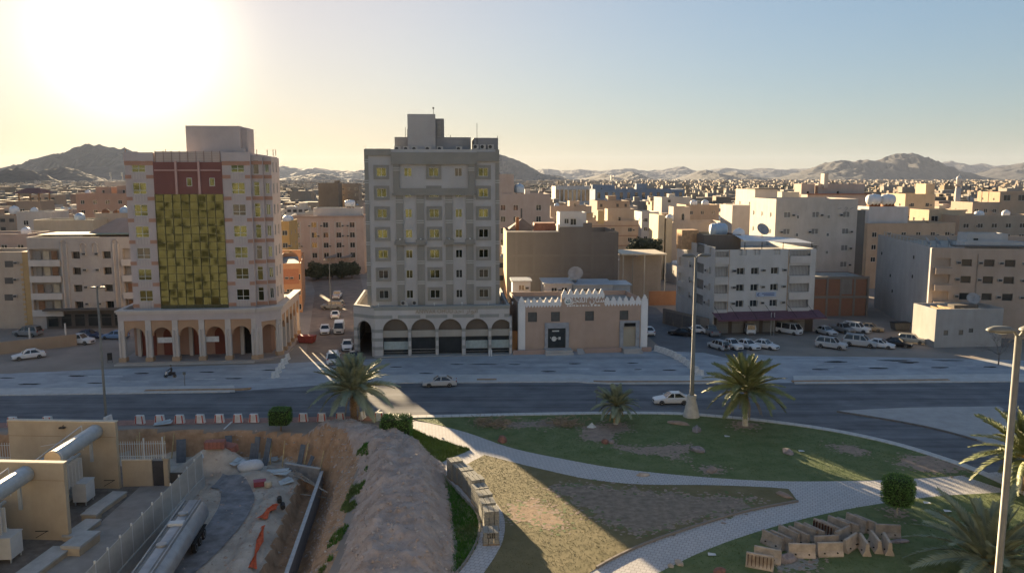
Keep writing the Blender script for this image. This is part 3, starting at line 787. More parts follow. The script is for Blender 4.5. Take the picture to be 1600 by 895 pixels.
for px in (757.5, 761): ob('bollard', MB().lathe([(.12, 0), (.12, .95), (.06, 1.05)], (cu(px), -.9, 0), 8).mesh('bollard', lampw), T)

# ------------------------------------------------------------------ left tower: pinkish hotel with a mirror-glass curtain wall over an arcade
lx, ly = gp(189, 569)
L = thing('glass_front_tower', 'pinkish tower with golden mirror-glass front and brown bands above an arcade', 'hotel', (lx, ly, 0), R(6.0))
l_wall = plaster('tower pink plaster', (.47, .41, .395), .12); l_band = plaster('terracotta band', (.40, .23, .165), .1); l_mar = plaster('maroon panel', (.20, .09, .078), .1)
l_brown = plaster('arch ochre plaster', (.42, .27, .17), .12); l_stone = plaster('pale travertine', (.52, .47, .43), .15)
LT = 32.3; LP = 8.1; LY = 2.6
lu = lambda px: 1.5 + (px - 205) / 10.05       # px measured at the roof line
LR = [9.35 + 3.33 * k for k in range(7)]
gx0, gx1 = lu(247), lu(349.5)
xa, xb, xc, xd = lu(205), lu(392), lu(409), lu(421)
opsA = [(lu(225) - 1.0 - xa, lu(225) + 1.0 - xa, z, z + 1.75, 'grid', glassy()) for z in LR]
block(L, xa, LY, gx0 - xa, 14, LP - 1, LT, l_wall, {'f': opsA, 'l': [(y, y + 1.2, z, z + 1.5, 'slide', glass_d) for y in (3, 7, 11) for z in LR]}, parapet=1.2)
opsB = [(lu(373) - 1.0 - gx1, lu(373) + 1.0 - gx1, z, z + 1.75, 'grid', glassy()) for z in LR]
block(L, gx1, LY, xb - gx1, 14, LP - 1, LT, l_wall, {'f': opsB}, parapet=1.2)
opsC = [(.25, 1.15, z - .3, z + 1.9, 'door', glassy()) for z in LR]
block(L, xb + .002, LY + .9, xc - xb, 13, LP - 1, LT - .3, l_wall, {'f': opsC}, parapet=1.0)
opsD = [(1.2 + 2.9 * k, 2.1 + 2.9 * k, z, z + 1.7, 'slide', glass_d) for k in range(2) for z in LR]
block(L, xc + .004, LY + 1.6, xd - xc, 7, LP - 1, LT - .6, l_wall, {'f': [(.25, .85, z, z + 1.7, 'slide', glassy()) for z in LR], 'r': opsD}, parapet=1.0)
block(L, gx0 + .002, LY + 1.2, gx1 - gx0 - .004, 12, LP - 1, LT - .4, l_wall, parapet=.6)
# bands
bd = PB()
for z in [q - .95 for q in LR] + [31.0 - .45]:
    for a, b in ((xa, lu(225) - 1.1), (lu(225) + 1.1, gx0), (gx1, lu(373) - 1.1), (lu(373) + 1.1, xb)): bd.box(a - (.04 if a == xa else 0), b, LY - .05, LY, z, z + .55)
    bd.box(xb, xc, LY + .84, LY + .9, z, z + .55).box(xc, xd + .05, LY + 1.54, LY + 1.6, z, z + .55)
for a, b in ((xa, gx0), (gx1, xb)): bd.box(a, b, LY - .055, LY - .0, 30.4, 31.0)
boxes(L, 'band', bd.l, l_band)
rib = PB()
for c in (225, 373):
    for z in LR:
        for k in range(5): rib.box(lu(c) - .9 + k * .42, lu(c) - .74 + k * .42, LY - .04, LY, z - 1.05, z - .15)
boxes(L, 'spandrel_rib', rib.l, l_stone)
# maroon attic with three bays
GZ = 26.0
m3 = MB().box(gx0, gx1, LY - .1, LY + 1.2, GZ, 30.9)
ob('maroon_attic', m3.mesh('maroon_attic', l_mar), L)
t3 = MB()
for k in range(1, 3): x = gx0 + (gx1 - gx0) * k / 3; t3.box(x - .16, x + .16, LY - .42, LY - .1, GZ, 31.0)
for k in range(3):
    a = gx0 + (gx1 - gx0) * k / 3; b = gx0 + (gx1 - gx0) * (k + 1) / 3
    t3.box(a + .2, b - .2, LY - .3, LY - .1, 29.55, 29.75)
ob('attic_trim', t3.mesh('attic_trim', plaster('attic trim', (.50, .33, .29))), L)
for k in (1, 2): window(L, gx0 + (gx1 - gx0) * (k + .55) / 3, LY - .12, 27.2, .8, 1.3, 0, 'plain', frame_w, glass_g)
scr = MB().box(gx0 + .2, gx1 - .2, LY + .35, LY + .45, 30.9, 32.5, 0)
for k in range(9): x = gx0 + .3 + k * (gx1 - gx0 - .6) / 8; scr.box(x - .05, x + .05, LY + .2, LY + .35, 30.9, 32.6, 1)
for k in range(6): scr.box(gx0 + .2, gx1 - .2, LY + .27, LY + .35, 31.1 + k * .26, 31.14 + k * .26, 1)
ob('roof_screen', scr.mesh('roof_screen', [plaster('screen pale', (.55, .48, .45)), plaster('screen bars', (.40, .31, .28))]), L)
# curtain wall: every pane its own piece, tilted, the lower rows most, to mirror sunlit hotels
NC, NR = 8, 14
cw, chh = (gx1 - gx0) / NC, (GZ - LP - .6) / NR
paneA = MB().box(-cw / 2 + .03, cw / 2 - .03, -.02, .02, .03, chh - .03)
pms = [paneA.mesh('pane', g) for g in (mat('gold glass', (.052, .058, .033), .04, metal=1., var=.02, scale=.3), mat('olive glass', (.045, .05, .028), .05, metal=1., var=.02, scale=.3), glass_g, mat('bright gold glass', (.12, .117, .042), .05, metal=1., var=.05))]
for i in range(NC):
    for j in range(NR):
        q = rnd.random()
        k = 0 if q < .9 else 1
        ob('pane', pms[k], L, (gx0 + cw * (i + .5), LY, LP + .6 + chh * j), rot=(R(rnd.gauss(-3.0 if j < 7 else -1.0, .7)), 0, R(rnd.gauss(0, .8))))
mul = MB()
for i in range(NC + 1): mul.box(gx0 + cw * i - .04, gx0 + cw * i + .04, LY - .11, LY + .1, LP, GZ)
for j in range(NR + 1): mul.box(gx0, gx1, LY - .10, LY + .09, LP + .6 + chh * j - .03, LP + .6 + chh * j + .03)
mul.box(gx0, gx1, LY - .03, LY + .1, LP - .9, LP + .57)
ob('mullions', mul.mesh('mullions', mat('olive mullion', (.10, .095, .05), .5)), L)
# roof
block(L, lu(289), LY + 3.2, 8.2, 7, LT - 1.3, 36.6, l_wall, parapet=.3, name='lift_tower')
block(L, lu(289) + 8.2, LY + 4.4, .9, 5, LT - 1.3, 36.4, l_wall, parapet=.3, name='lift_tower')
par = PB().box(xa - .1, gx0 + .1, LY - .12, LY + .0, 31.05, LT + .05).box(gx1 - .05, xb + .1, LY - .12, LY + .0, 31.05, LT + .1).box(gx1 + 1.6, xb - 1.0, LY + 1.5, LY + 2, LT, LT + .8)
boxes(L, 'parapet_panel', par.l, l_wall)
for px in (205, 265, 402, 418, 427, 431): ob('antenna', MB().tube([(lu(px), LY + .6, LT - .4), (lu(px), LY + .6, LT + .55)], .05, 5).mesh('antenna', rustm), L)
# podium
BX = [.35 + 3.97 * k for k in range(6)]
W0 = BX[5] + .35; CHX, CHY = 3.4, 2.6
pd = MB(); ar = MB(); cl = MB(); pb = PB()
for k in range(6):
    x = BX[k]
    cl.box(x - .42, x + .42, .1, .8, .95, LP - .9)
    for s in (-.3, .3): cl.tube([(x + s, .1, 1.0), (x + s, .1, 5.2)], .2, 8)
    pb.box(x - .55, x + .55, -.2, .95, 0, 1.0)
for a, b in zip(BX, BX[1:]):
    ar.arch(a + .42, b - .42, 4.3, 6.75, .25, .7, 0, 12, r=1.32)
    ar.face([(a + .42, .25, 4.3), (a + .42 + .245, .25, 4.3), (a + .42 + .245, .25, 6.75), (a + .42, .25, 6.75)]).face([(b - .42 - .245, .25, 4.3), (b - .42, .25, 4.3), (b - .42, .25, 6.75), (b - .42 - .245, .25, 6.75)])
pd.box(-.05, W0, 0, .9, 6.75, LP)
pd.box(-.05, .3, .9, 20, 5.5, LP)
ang = math.atan2(CHY, CHX); Lc = math.hypot(CHX, CHY); Mz = Matrix.Rotation(ang, 3, 'Z')
def chamfer(mb_, k0):
    for i in range(k0, len(mb_.v)): mb_.v[i] = tuple(Mz @ Vector(mb_.v[i]) + Vector((W0, 0, 0)))
k0 = len(pd.v); pd.box(0, Lc, 0, .7, 6.2, LP).box(0, .9, 0, .6, 4.6, 6.2); chamfer(pd, k0)
k0 = len(ar.v); ar.arch(.95, Lc - .9, 4.4, 6.2, .15, .6, 0, 10); chamfer(ar, k0)
k0 = len(cl.v)
for s in (.2, .55, .85, Lc - .75, Lc - .4, Lc - .1): cl.tube([(s, .15, 1.0), (s, .15, 5.4)], .19, 8)
cl.box(.05, .8, .2, .7, .9, 6.2).box(Lc - .8, Lc, .2, .7, .9, 6.2); chamfer(cl, k0)
pc = [ob('column_base', MB().box(*q).mesh('column_base', plaster('plinth ochre', (.44, .30, .19))), L, (W0, 0, 0), ang) for q in ((0, .95, -.12, .8, 0, 1.0), (Lc - .85, Lc + .1, -.12, .8, 0, 1.0))]
SX = W0 + CHX; SB = [CHY + .4 + 3.5 * k for k in range(6)]
for k in range(6): cl.box(SX - .7, SX, SB[k] - .4, SB[k] + .4, .9, 6.75); pb.box(SX - .75, SX + .1, SB[k] - .5, SB[k] + .5, 0, 1.)
k0 = len(ar.v)
for a, b in zip(SB, SB[1:]): ar.arch(a + .4, b - .4, 4.3, 6.75, .1, .6, 0, 10)
for i in range(k0, len(ar.v)): x, y, z = ar.v[i]; ar.v[i] = (SX - y, x, z)
pd.box(SX - .8, SX, CHY, SB[-1] + .4, 6.75, LP)
ob('podium', pd.mesh('podium', l_wall), L); ob('arch_infill', ar.mesh('arch_infill', l_brown), L)
ob('colonnade', cl.mesh('colonnade', l_stone, False), L); boxes(L, 'column_base', pb.l, plaster('plinth ochre', (.44, .30, .19)))
cn = MB().box(-.35, W0 + .1, -.35, 1.1, LP, LP + .28).box(-.2, W0, -.2, 1.0, LP - .3, LP).box(-.35, .3, 1.1, 20, LP, LP + .28)
k0 = len(cn.v); cn.box(0, Lc + .2, -.35, .9, LP, LP + .285).box(0, Lc + .1, -.2, .8, LP - .3, LP + .004); chamfer(cn, k0)
cn.box(SX - .9, SX + .35, CHY, SB[-1] + .5, LP, LP + .29)
ob('cornice', cn.mesh('cornice', l_stone), L)
ob('podium_roof', sheet_mesh('podium_roof', [(.2, .9), (W0, .9), (SX - .8, CHY + .6), (SX - .8, 20), (.2, 20)], LP - .4, roofm), L)
bw = MB().box(.6, W0 + 1, 4.6, 4.9, 0, 6.9).box(W0 + 1, W0 + 1.3, 4.6, 19.5, 0, 6.9)
ob('shop_wall', bw.mesh('shop_wall', plaster('arcade back wall', (.40, .25, .19))), L)
ob('arcade_floor', MB().prism([(-.4, -.7), (W0, -.7), (SX + .5, CHY - .2), (SX + .5, 20), (-.4, 20)], 0, .35).mesh('arcade_floor', plaster('arcade pink floor', (.36, .31, .28))), L)
doorm = plaster('red door', (.22, .075, .055))
for k, (a, b) in enumerate(zip(BX, BX[1:])):
    c = (a + b) / 2 + (.4 if k == 0 else 0)
    d = MB().box(c - 1.2, c + 1.2, 4.45, 4.6, .35, 3.6)
    d.arch(c - 1.2, c + 1.2, 3.6, 3.601, 4.45, 4.6, 0) if False else d.extrude_xz([(c + 1.2 * math.cos(math.pi * i / 10), 3.6 + 1.2 * math.sin(math.pi * i / 10)) for i in range(11)], 4.45, 4.6)
    ob('shop_door', d.mesh('shop_door', doorm if k != 4 else darkm), L)
    ob('inner_column', MB().box(a + 1.0, a + 1.55, 3.6, 4.2, .35, 6.7).mesh('inner_column', l_stone), L) if k in (2, 4, 0) else None
for k, s in ((1, .3), (3, -.6)):
    c = (BX[k] + BX[k + 1]) / 2 + s
    ob('banner', MB().box(c - 1.2, c + 1.0, .72, .76, 3.1, 3.95).mesh('banner', mat('white banner', (.55, .53, .5), .8)), L)
ob('step', MB().box(-.6, W0 - .3, -1.2, -.7, 0, .17).mesh('step', plaster('pale step', (.42, .40, .37))), L)
# ------------------------------------------------------------------ generic house with a surveyed front
FOOT = []            # footprints already taken: (x, y, radius)
beige = [(.47, .38, .29), (.44, .36, .30), (.50, .43, .34), (.42, .33, .25), (.52, .47, .41), (.46, .37, .32), (.39, .31, .24), (.55, .52, .48)]
def house(px0, px1, pyt, Y, depth, m, label, cols=3, rows=None, rz=ROW, ww=1.3, wh=1.3, fh=3.2, z_first=1.2, acs=.5, pent=None, tanks=(), dishes=(), side='l', style='slide', pm=None, cat='apartment block', name='apartment_building', parapet=1.0, group=None, xs_=None, base=0., wm=None):
    x0, z1 = at(px0, pyt, Y); x1, _ = at(px1, pyt, Y); w = (x1 - x0) / math.cos(rz)
    root = thing(name, label, cat, (x0, Y, 0), rz, group)
    h = z1; nr = rows if rows is not None else max(1, int((h - 1.2) / fh))
    zs_ = [h - parapet - .5 - (k + 1) * fh + 1.1 for k in range(nr)]
    zs_ = [z for z in zs_ if z > .5]
    if xs_ is None: cx = [w * (i + .5) / cols for i in range(cols)] if cols else []
    else: cx = [(q - px0) / (px1 - px0) * w for q in xs_]
    ops = {'f': grid_ops(cx, zs_, ww, wh, style, pm)}
    ny = max(1, int(depth / 5))
    if side: ops[side] = grid_ops([depth * (i + .5) / ny for i in range(ny)], zs_, 1.0, 1.1, style, pm)
    block(root, 0, 0, w, depth, base, h, m, ops, parapet, pm=pm, fm=wm)
    for x in cx:
        for z in zs_:
            if rnd.random() < acs: ac(root, x + (ww / 2 + .5) * rnd.choice((-1, 1)), 0, z + .3)
    zr = h - parapet
    if pent:
        for a, b, ph in pent: block(root, a * w, depth * .3, (b - a) * w, min(5, depth * .5), zr + .002, h + ph, m, {'f': [((b - a) * w * .4, (b - a) * w * .4 + .9, zr + .3, zr + 2.0, 'plain', pm)]} if ph > 1.6 else {}, .25, name='stair_house')
    for a, b, kind, mm, s in tanks: tank(root, a * w, b * depth, zr + (.0), kind, mm, s, rnd.uniform(-.3, .3))
    for a, b, s in dishes: dish(root, a * w, b * depth, zr, rnd.uniform(-.5, .8), s)
    FOOT.append((x0 + w / 2, Y + depth / 2, math.hypot(w, depth) / 2))
    return root, w, h
P_ = lambda n, c, s=.25: plaster(n, c, s)

# left of the glass tower -------------------------------------------------
r_, w_, h_ = house(-40, 30, 394, 150, 9, P_('tan plaster', (.43, .365, .30)), 'tan block with toothed yellow corner stones at the left edge', cols=0, side=None, acs=.7, xs_=None, rows=4)
for px in (-18, 12):
    for py in (418, 444, 470):
        x, z = at(px, py, 150); x -= r_.location.x
        ob('window_recess', MB().box(-.75, .75, -.03, .0, 0, 1.2).mesh('window_recess', frame_d), r_, (x, 0, z)); ac(r_, x + 1.3, 0, z + .6)
quoin = P_('yellow quoin', (.50, .34, .17))
b_ = MB().box(0, 1.5, .05, 9, 0, h_)
ob('corner_pier', b_.mesh('corner_pier', quoin), r_, (w_ - .01, 0, 0))
qm = MB().box(-.45, .0, -.06, 0, 0, .45).mesh('quoin_stone', quoin)
for k in range(13): ob('quoin_stone', qm, r_, (w_, 0, .6 + k * .95))
house(-60, 38, 366, 172, 10, P_('rose plaster', (.42, .32, .27)), 'rose-brown house behind the tan block at the left edge', cols=4, rows=2, tanks=((.8, .5, 'dome', tankw, 1.1),))

bx, _ = at(41, 372, 150)
B = thing('apartment_building', 'grey five-storey block with white balconies and ribbed arches behind the dirt lot', 'apartment block', (bx, 150, 0), ROW)
bwid = (at(214, 372, 150)[0] - bx) + 4; bh = at(41, 371, 150)[1]
bu = lambda px: (px - 41) / 1250 * 152.5
bpl = P_('weathered grey plaster', (.40, .37, .345), .3); bwh = P_('balcony white', (.50, .48, .46), .2)
bz = [at(100, p, 150)[1] for p in (405, 430, 457, 483)]
ops = []
for z in bz:
    for px in (112, 158): ops.append((bu(px) - .75, bu(px) + .75, z, z + 1.35, 'slide'))
    ops.append((bu(44), bu(88), z - .3, z + 1.9, 'balcony')); ops.append((bu(182), bu(214), z - .3, z + 1.9, 'balcony'))
block(B, 0, 0, bwid, 13, 0, bh, bpl, {'f': ops}, 1.0, dep=.9, fm=frame_d)
shm = MB().box(-1.0, 1.0, -.12, 0, 0, .5).mesh('window_hood', bpl)
for z in bz:
    for a, b in ((43, 89), (181, 215)): ob('balcony_front', MB().box(bu(a), bu(b), -.5, -.02, z - 1.35, z - .15).mesh('balcony_front', bwh), B)
    for px in (112, 158): ob('window_hood', shm, B, (bu(px), -.004, z + 1.4))
    for px in (125, 144): ac(B, bu(px), 0, z + .7)
    for k, px in enumerate((54, 66, 78, 190, 203)):
        if rnd.random() < .8: ob('balcony_screen', MB().box(-.55, .55, .55, .6, 0, 1.7).mesh('balcony_screen', [mat('brown curtain', (.21, .12, .07), .9), shutterm, mat('cream curtain', (.40, .35, .26), .9)][(k + int(z)) % 3]), B, (bu(px), 0, z - .25))
for px in (95, 172):
    for s in (-.45, .45): ob('facade_rib', MB().tube([(bu(px) + s, -.05, 4), (bu(px) + s, -.05, bh - 1.3)], .2, 8).mesh('facade_rib', bpl), B)
arm = MB().tube([(-.45, -.05, 0)] + [(-.45 * math.cos(math.pi * i / 8), -.05, .4 + .45 * math.sin(math.pi * i / 8)) for i in range(9)] + [(.45, -.05, 0)], .16, 6).mesh('facade_arch', bpl)
for px, d in ((95, 0), (172, 0), (123, -.6), (141, -.6)): ob('facade_arch', arm, B, (bu(px), 0, bh - 1.3 + d))
for px in (123, 141):
    for s in (-.45, .45): ob('facade_rib', MB().tube([(s, -.05, -1.0), (s, -.05, 0)], .16, 6).mesh('facade_rib', bpl), B, (bu(px), 0, bh - 1.9))
ob('ground_canopy', MB().box(bu(62), bu(214), -1.6, -.02, 3.6, 3.9).mesh('ground_canopy', P_('dark canopy', (.12, .11, .10))), B)
ob('ground_floor', MB().box(bu(62), bu(214), -.15, 0, 0, 3.5).mesh('ground_floor', P_('dark shopfront', (.105, .095, .085))), B)
for k in range(7):
    window(B, bu(72 + k * 20), -.17, .4, 1.9, 2.4, 0, 'door', frame_d, glass_d)
ob('roof_trellis', MB().box(.5, bwid - .5, 3, 11, bh + .2, bh + .3).mesh('roof_trellis', mat('faded green tarpaulin', (.25, .26, .17), .9, var=.3)), B)
sl_ = MB().face([(bu(95), 4, bh - 1), (bwid - 1, 4, bh - 1), (bwid - 1, 12, bh + 3.0), (bu(140), 12, bh + 3.0)]).face([(bu(95), 4, bh - 1), (bu(140), 12, bh + 3.0), (bu(140), 12, bh - 1)]).face([(bwid - 1, 4, bh - 1), (bwid - 1, 12, bh - 1), (bwid - 1, 12, bh + 3)])
ob('roof_shed', sl_.mesh('roof_shed', P_('pinkish roof screed', (.34, .25, .20))), B)
FOOT.append((-75, 157, 22))
house(52, 140, 344, 195, 9, P_('cream plaster', (.50, .42, .31)), 'low cream house with small windows behind the grey balcony block', cols=4, rows=1, ww=.9, wh=.7, acs=.2, side='l', tanks=((.68, .4, 'dome', tankb, 1.3),))
house(25, 78, 331, 215, 10, P_('white wash', (.50, .46, .42)), 'whitewashed house with an arched window left of the blue tank', cols=2, rows=2, tanks=((-.15, .2, 'dome', tankw, 1.3), (.2, .6, 'dome', tankw, 1.)))
r_, w_, h_ = house(24, 60, 314, 235, 9, P_('umber plaster', (.30, .24, .19)), 'dark house carrying a red-roofed pavilion on the left skyline', cols=2, rows=1)
pv_ = MB()
for x in (.6, w_ - .6):
    for y in (1, 7.5): pv_.box(x - .15, x + .15, y - .15, y + .15, h_ - 1, h_ + 2.2)
ob('pavilion_post', pv_.mesh('pavilion_post', P_('post wood', (.25, .17, .11))), r_)
ob('pavilion_roof', MB().face([(-.6, -.2, h_ + 2.2), (w_ + .6, -.2, h_ + 2.2), (w_ - 1.5, 4, h_ + 3.7), (1.5, 4, h_ + 3.7)]).face([(w_ + .6, -.2, h_ + 2.2), (w_ + .6, 8.6, h_ + 2.2), (w_ - 1.5, 4, h_ + 3.7)]).face([(w_ + .6, 8.6, h_ + 2.2), (-.6, 8.6, h_ + 2.2), (1.5, 4, h_ + 3.7), (w_ - 1.5, 4, h_ + 3.7)]).face([(-.6, 8.6, h_ + 2.2), (-.6, -.2, h_ + 2.2), (1.5, 4, h_ + 3.7)]).mesh('pavilion_roof', mat('red tile roof', (.22, .10, .075), .8, var=.25, scale=4)), r_)
house(118, 212, 302, 265, 12, P_('brick rose', (.38, .26, .20)), 'long rose-brown rooftop beside the left edge of the glass tower', cols=5, rows=2, pent=((.25, .5, 2.0), (.6, .8, 2.4)), tanks=((.9, .3, 'dome', tankb, 1.1), (.1, .4, 'dome', tankw, 1.)))
house(148, 214, 333, 205, 9, P_('sand plaster', (.44, .35, .27)), 'sandy house with rust-brown tanks behind the balcony block roof', cols=3, rows=1, tanks=((.15, .3, 'dome', rustm, 1.), (.4, .3, 'dome', rustm, .9), (.62, .2, 'dome', tankb, 1.3), (.85, .3, 'dome', rustm, 1.2)))
r_, w_, h_ = house(163, 215, 284, 430, 14, P_('pale far plaster', (.47, .41, .35)), 'pale far block with two roof masts beside the glass tower', cols=6, rows=3, ww=1.2)
for x in (2, w_ * .45, w_ * .62): ob('mast', MB().tube([(x, 4, h_ - 1), (x, 4, h_ + 5)], .25, 5).tube([(x, 3.4, h_ + 3), (x, 3.4, h_ + 5)], .5, 5).mesh('mast', steelm), r_)

# between the towers ---------------------------------------------------------
r_, w_, h_ = house(450, 566, 338, 236, 14, P_('peach plaster', (.45, .355, .305)), 'peach block with tall window bays at the end of the side street', cols=0, rows=4, xs_=(463, 489, 507, 527, 548), ww=1.5, wh=1.6, acs=.6, fh=3.0, side='r')
baym = MB().box(-1.15, 1.15, -.14, 0, 4.5, h_ - 2.2).mesh('window_bay', P_('peach bay', (.40, .29, .25)))
pal = P_('white parapet', (.48, .45, .42))
ob('parapet_band', MB().box(-.2, w_ + .2, -.2, .0, h_ - .5, h_ + .1).mesh('parapet_band', P_('brown cornice', (.36, .27, .22))), r_)
for px in (463, 489, 507, 527, 548):
    x = (px - 450) / 116 * w_
    for s in (-1.05, 1.05): ob('bay_trim', MB().box(x + s - .12, x + s + .12, -.12, -.003, 4.2, h_ - 1.6).mesh('bay_trim', pal), r_)
block(r_, w_ * .3, 5, w_ * .65, 7, h_ - 1, h_ + 2.2, pal, parapet=.4, name='roof_storey')
tank(r_, w_ * .78, 9, h_ + 1.8, 'lying', tankw, 1.2)
sg_ = MB().face([(0, 0, 0), (3.2, 0, 1.1), (3.2, 0, 2.4), (0, 0, .4)])
for px in (505, 529):
    ob('awning', MB().face([(0, 0, 0), (3.4, 0, .9), (3.4, -1.6, .1), (0, -1.6, -.4)]).mesh('awning', mat('grey awning', (.22, .20, .18), .8)), r_, ((px - 450) / 116 * w_, 0, 5.2))
house(437, 451, 346, 205, 12, P_('yellow plaster', (.56, .36, .14)), 'narrow sunlit yellow house just right of the glass tower', cols=1, rows=3, side='r', acs=.3, tanks=((.5, .3, 'dome', tankw, 1.2), (.5, .6, 'dome', tankb, 1.1)))
orange = P_('orange brick plaster', (.47, .26, .145), .3)
r_, w_, h_ = house(432, 468, 412, 168, 26, orange, 'orange plastered house beside the side street with an arched roof opening', cols=3, rows=3, side='r', acs=.8, rz=R(13))
ob('brick_front', MB().box(-.1, w_ * .9, -.08, 0, h_ - 4.4, h_ - 1.2).mesh('brick_front', brickmat('orange brick', (.40, .15, .07), (.34, .12, .06), (.30, .22, .16), 2.)), r_)
ar_ = MB().arch(0.4, w_ - .6, h_ + .2, h_ + 2.4, 5, 5.3, 0, 10).box(0, .4, 5, 5.3, h_ - 1, h_ + 2.4).box(w_ - .6, w_, 5, 5.3, h_ - 1, h_ + 2.4)
ob('roof_arch', ar_.mesh('roof_arch', orange), r_)

# right of the grey tower ------------------------------------------------------
hx, _ = at(792, 363, 166); Hh = at(792, 363, 166)[1]
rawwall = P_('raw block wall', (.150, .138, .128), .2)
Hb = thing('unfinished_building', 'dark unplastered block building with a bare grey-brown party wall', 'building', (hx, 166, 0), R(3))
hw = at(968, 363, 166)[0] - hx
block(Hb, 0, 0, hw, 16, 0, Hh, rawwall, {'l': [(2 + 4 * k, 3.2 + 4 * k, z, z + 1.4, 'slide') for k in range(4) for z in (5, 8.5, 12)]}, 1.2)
hu = lambda px: (px - 792) / 176 * hw
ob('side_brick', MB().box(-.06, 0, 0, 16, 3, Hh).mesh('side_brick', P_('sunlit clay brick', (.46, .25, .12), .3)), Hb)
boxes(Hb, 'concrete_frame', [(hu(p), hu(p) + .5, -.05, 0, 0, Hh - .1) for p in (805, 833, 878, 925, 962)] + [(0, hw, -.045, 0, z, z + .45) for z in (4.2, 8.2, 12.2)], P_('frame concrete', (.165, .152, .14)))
ob('wall_upstand', MB().box(hu(874), hu(912), -.002, .3, Hh - .1, Hh + 1.1).box(hu(912), hu(926), -.003, .3, Hh - .1, Hh + 1.9).mesh('wall_upstand', rawwall), Hb)
ob('parapet_cap', MB().box(0, hu(874), -.1, .5, Hh, Hh + .25).mesh('parapet_cap', P_('pale cap', (.52, .49, .45))), Hb)
pentw = P_('white penthouse', (.52, .51, .50), .15)
block(Hb, hu(878), 4, hu(921) - hu(878), 6, Hh - 1.2, Hh + 3.9, pentw, {'f': [(1.0, 2.0, Hh + 1.5, Hh + 2.6, 'slide'), (2.3, 3.6, Hh + 1.2, Hh + 2.6, 'slide')]}, .4, name='penthouse')
kh = MB().face([(0, 0, 0), (6, 0, 0), (3, 3, 2.2)]).face([(6, 0, 0), (6, 6, 0), (3, 3, 2.2)]).face([(6, 6, 0), (0, 6, 0), (3, 3, 2.2)]).face([(0, 6, 0), (0, 0, 0), (3, 3, 2.2)])
ob('tent_roof', kh.mesh('tent_roof', mat('brown tent roof', (.20, .15, .11), .9)), Hb, (hu(797), 5, Hh + .3))
ob('chimney', MB().box(hu(808), hu(813), 4.6, 5.2, Hh - .5, Hh + 2.9).mesh('chimney', rustm), Hb)
ob('roof_shack', MB().box(hu(838), hu(872), 5, 9, Hh - 1, Hh + 1.6).mesh('roof_shack', mat('rusty sheet', (.24, .11, .07), .8, var=.3)), Hb)
FOOT.append((hx + 12, 174, 16))
r_, w_, h_ = house(777, 860, 303, 222, 14, P_('mauve plaster', (.40, .335, .30)), 'mauve block with sunlit panes and a roof tank right of the grey tower', cols=0, rows=4, xs_=(786, 806, 842), ww=1.4, wh=1.6, acs=.1, side='l', parapet=2.0, pm=None)
block(r_, w_ * .02, 1.5, w_ * .3, 6, h_ - 2, h_ + 5.4, P_('mauve plaster', (1, 1, 1)), parapet=.3, name='stair_house')
tank(r_, w_ * .44, 4, h_ - .2, 'dome', tankb, 1.5); ob('roof_screen', MB().box(w_ * .55, w_ * .65, 4, 6, h_ - 2, h_ + 1.2).mesh('roof_screen', pal), r_)
ob('facade_strip', MB().box(w_ * .44, w_ * .47, -.06, 0, 2, h_ - 4).mesh('facade_strip', frame_d), r_)
house(860, 925, 322, 300, 12, P_('pale brick plaster', (.45, .36, .28)), 'pale tan house with a dark roof hatch beyond the unplastered block', cols=3, rows=2, pent=((.5, .75, 1.8),), tanks=((.2, .4, 'dome', tankb, 1.),))
r_, w_, h_ = house(918, 999, 345, 258, 16, P_('tan banded plaster', (.44, .355, .27)), 'tan four-storey block with brown floor bands in the middle distance', cols=3, rows=4, acs=.5, side='r', pent=((.45, .98, 3.6),))
boxes(r_, 'floor_band', [(-.05, w_ + .05, -.08, 0, z, z + .3) for z in (3.4, 6.6, 9.8, 13.0) if z < h_ - 1], P_('band brown', (.30, .20, .15)))
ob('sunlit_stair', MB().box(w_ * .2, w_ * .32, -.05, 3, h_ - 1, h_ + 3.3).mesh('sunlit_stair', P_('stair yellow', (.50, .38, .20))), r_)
house(1003, 1030, 331, 285, 14, P_('white modern', (.50, .49, .46)), 'white narrow block with a dark glazed stair column', cols=2, rows=4, side='l')
r_, w_, h_ = house(1050, 1142, 348, 226, 14, P_('cream shade plaster', (.48, .405, .34)), 'cream block with arched windows behind the white corner block', cols=0, rows=2, xs_=(1063, 1070, 1077, 1083, 1098, 1104), ww=.9, wh=1.4, fh=4, side='l', acs=.1)
cream_sun = P_('cream side wall', (.58, .48, .33), .2)  # warm sunlight put into the colour; the shade plaster is its darker twin
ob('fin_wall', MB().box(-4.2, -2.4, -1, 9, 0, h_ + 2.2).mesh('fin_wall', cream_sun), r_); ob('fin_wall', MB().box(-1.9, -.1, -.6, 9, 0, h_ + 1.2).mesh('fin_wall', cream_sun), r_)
tank(r_, w_ * .1, 8, h_ - .3, 'dome', tankw, 1.2)
block(r_, w_ * .16, 8, w_ * .3, 5, h_ - 1, h_ + 4.2, P_('cream shade plaster', (1, 1, 1)), {'f': [(2.4, 3.3, h_ + .2, h_ + 2.2, 'plain')]}, .3, name='stair_house')
house(1072, 1125, 320, 300, 12, P_('ochre house', (.46, .35, .25)), 'ochre house with two white roof tanks beyond the arched cream block', cols=3, rows=1, tanks=((.35, .4, 'dome', tankw, 1.4), (.7, .4, 'dome', tankw, 1.4)))
ob_tank = thing('water_tank', 'large white ribbed tank standing on the dark roof of the white corner block', 'water tank', (at(1122, 372, 160)[0], 160, at(1122, 372, 160)[1]))
ob('tank_shell', tank_mesh('lying', tankb), ob_tank, scale=1.35)

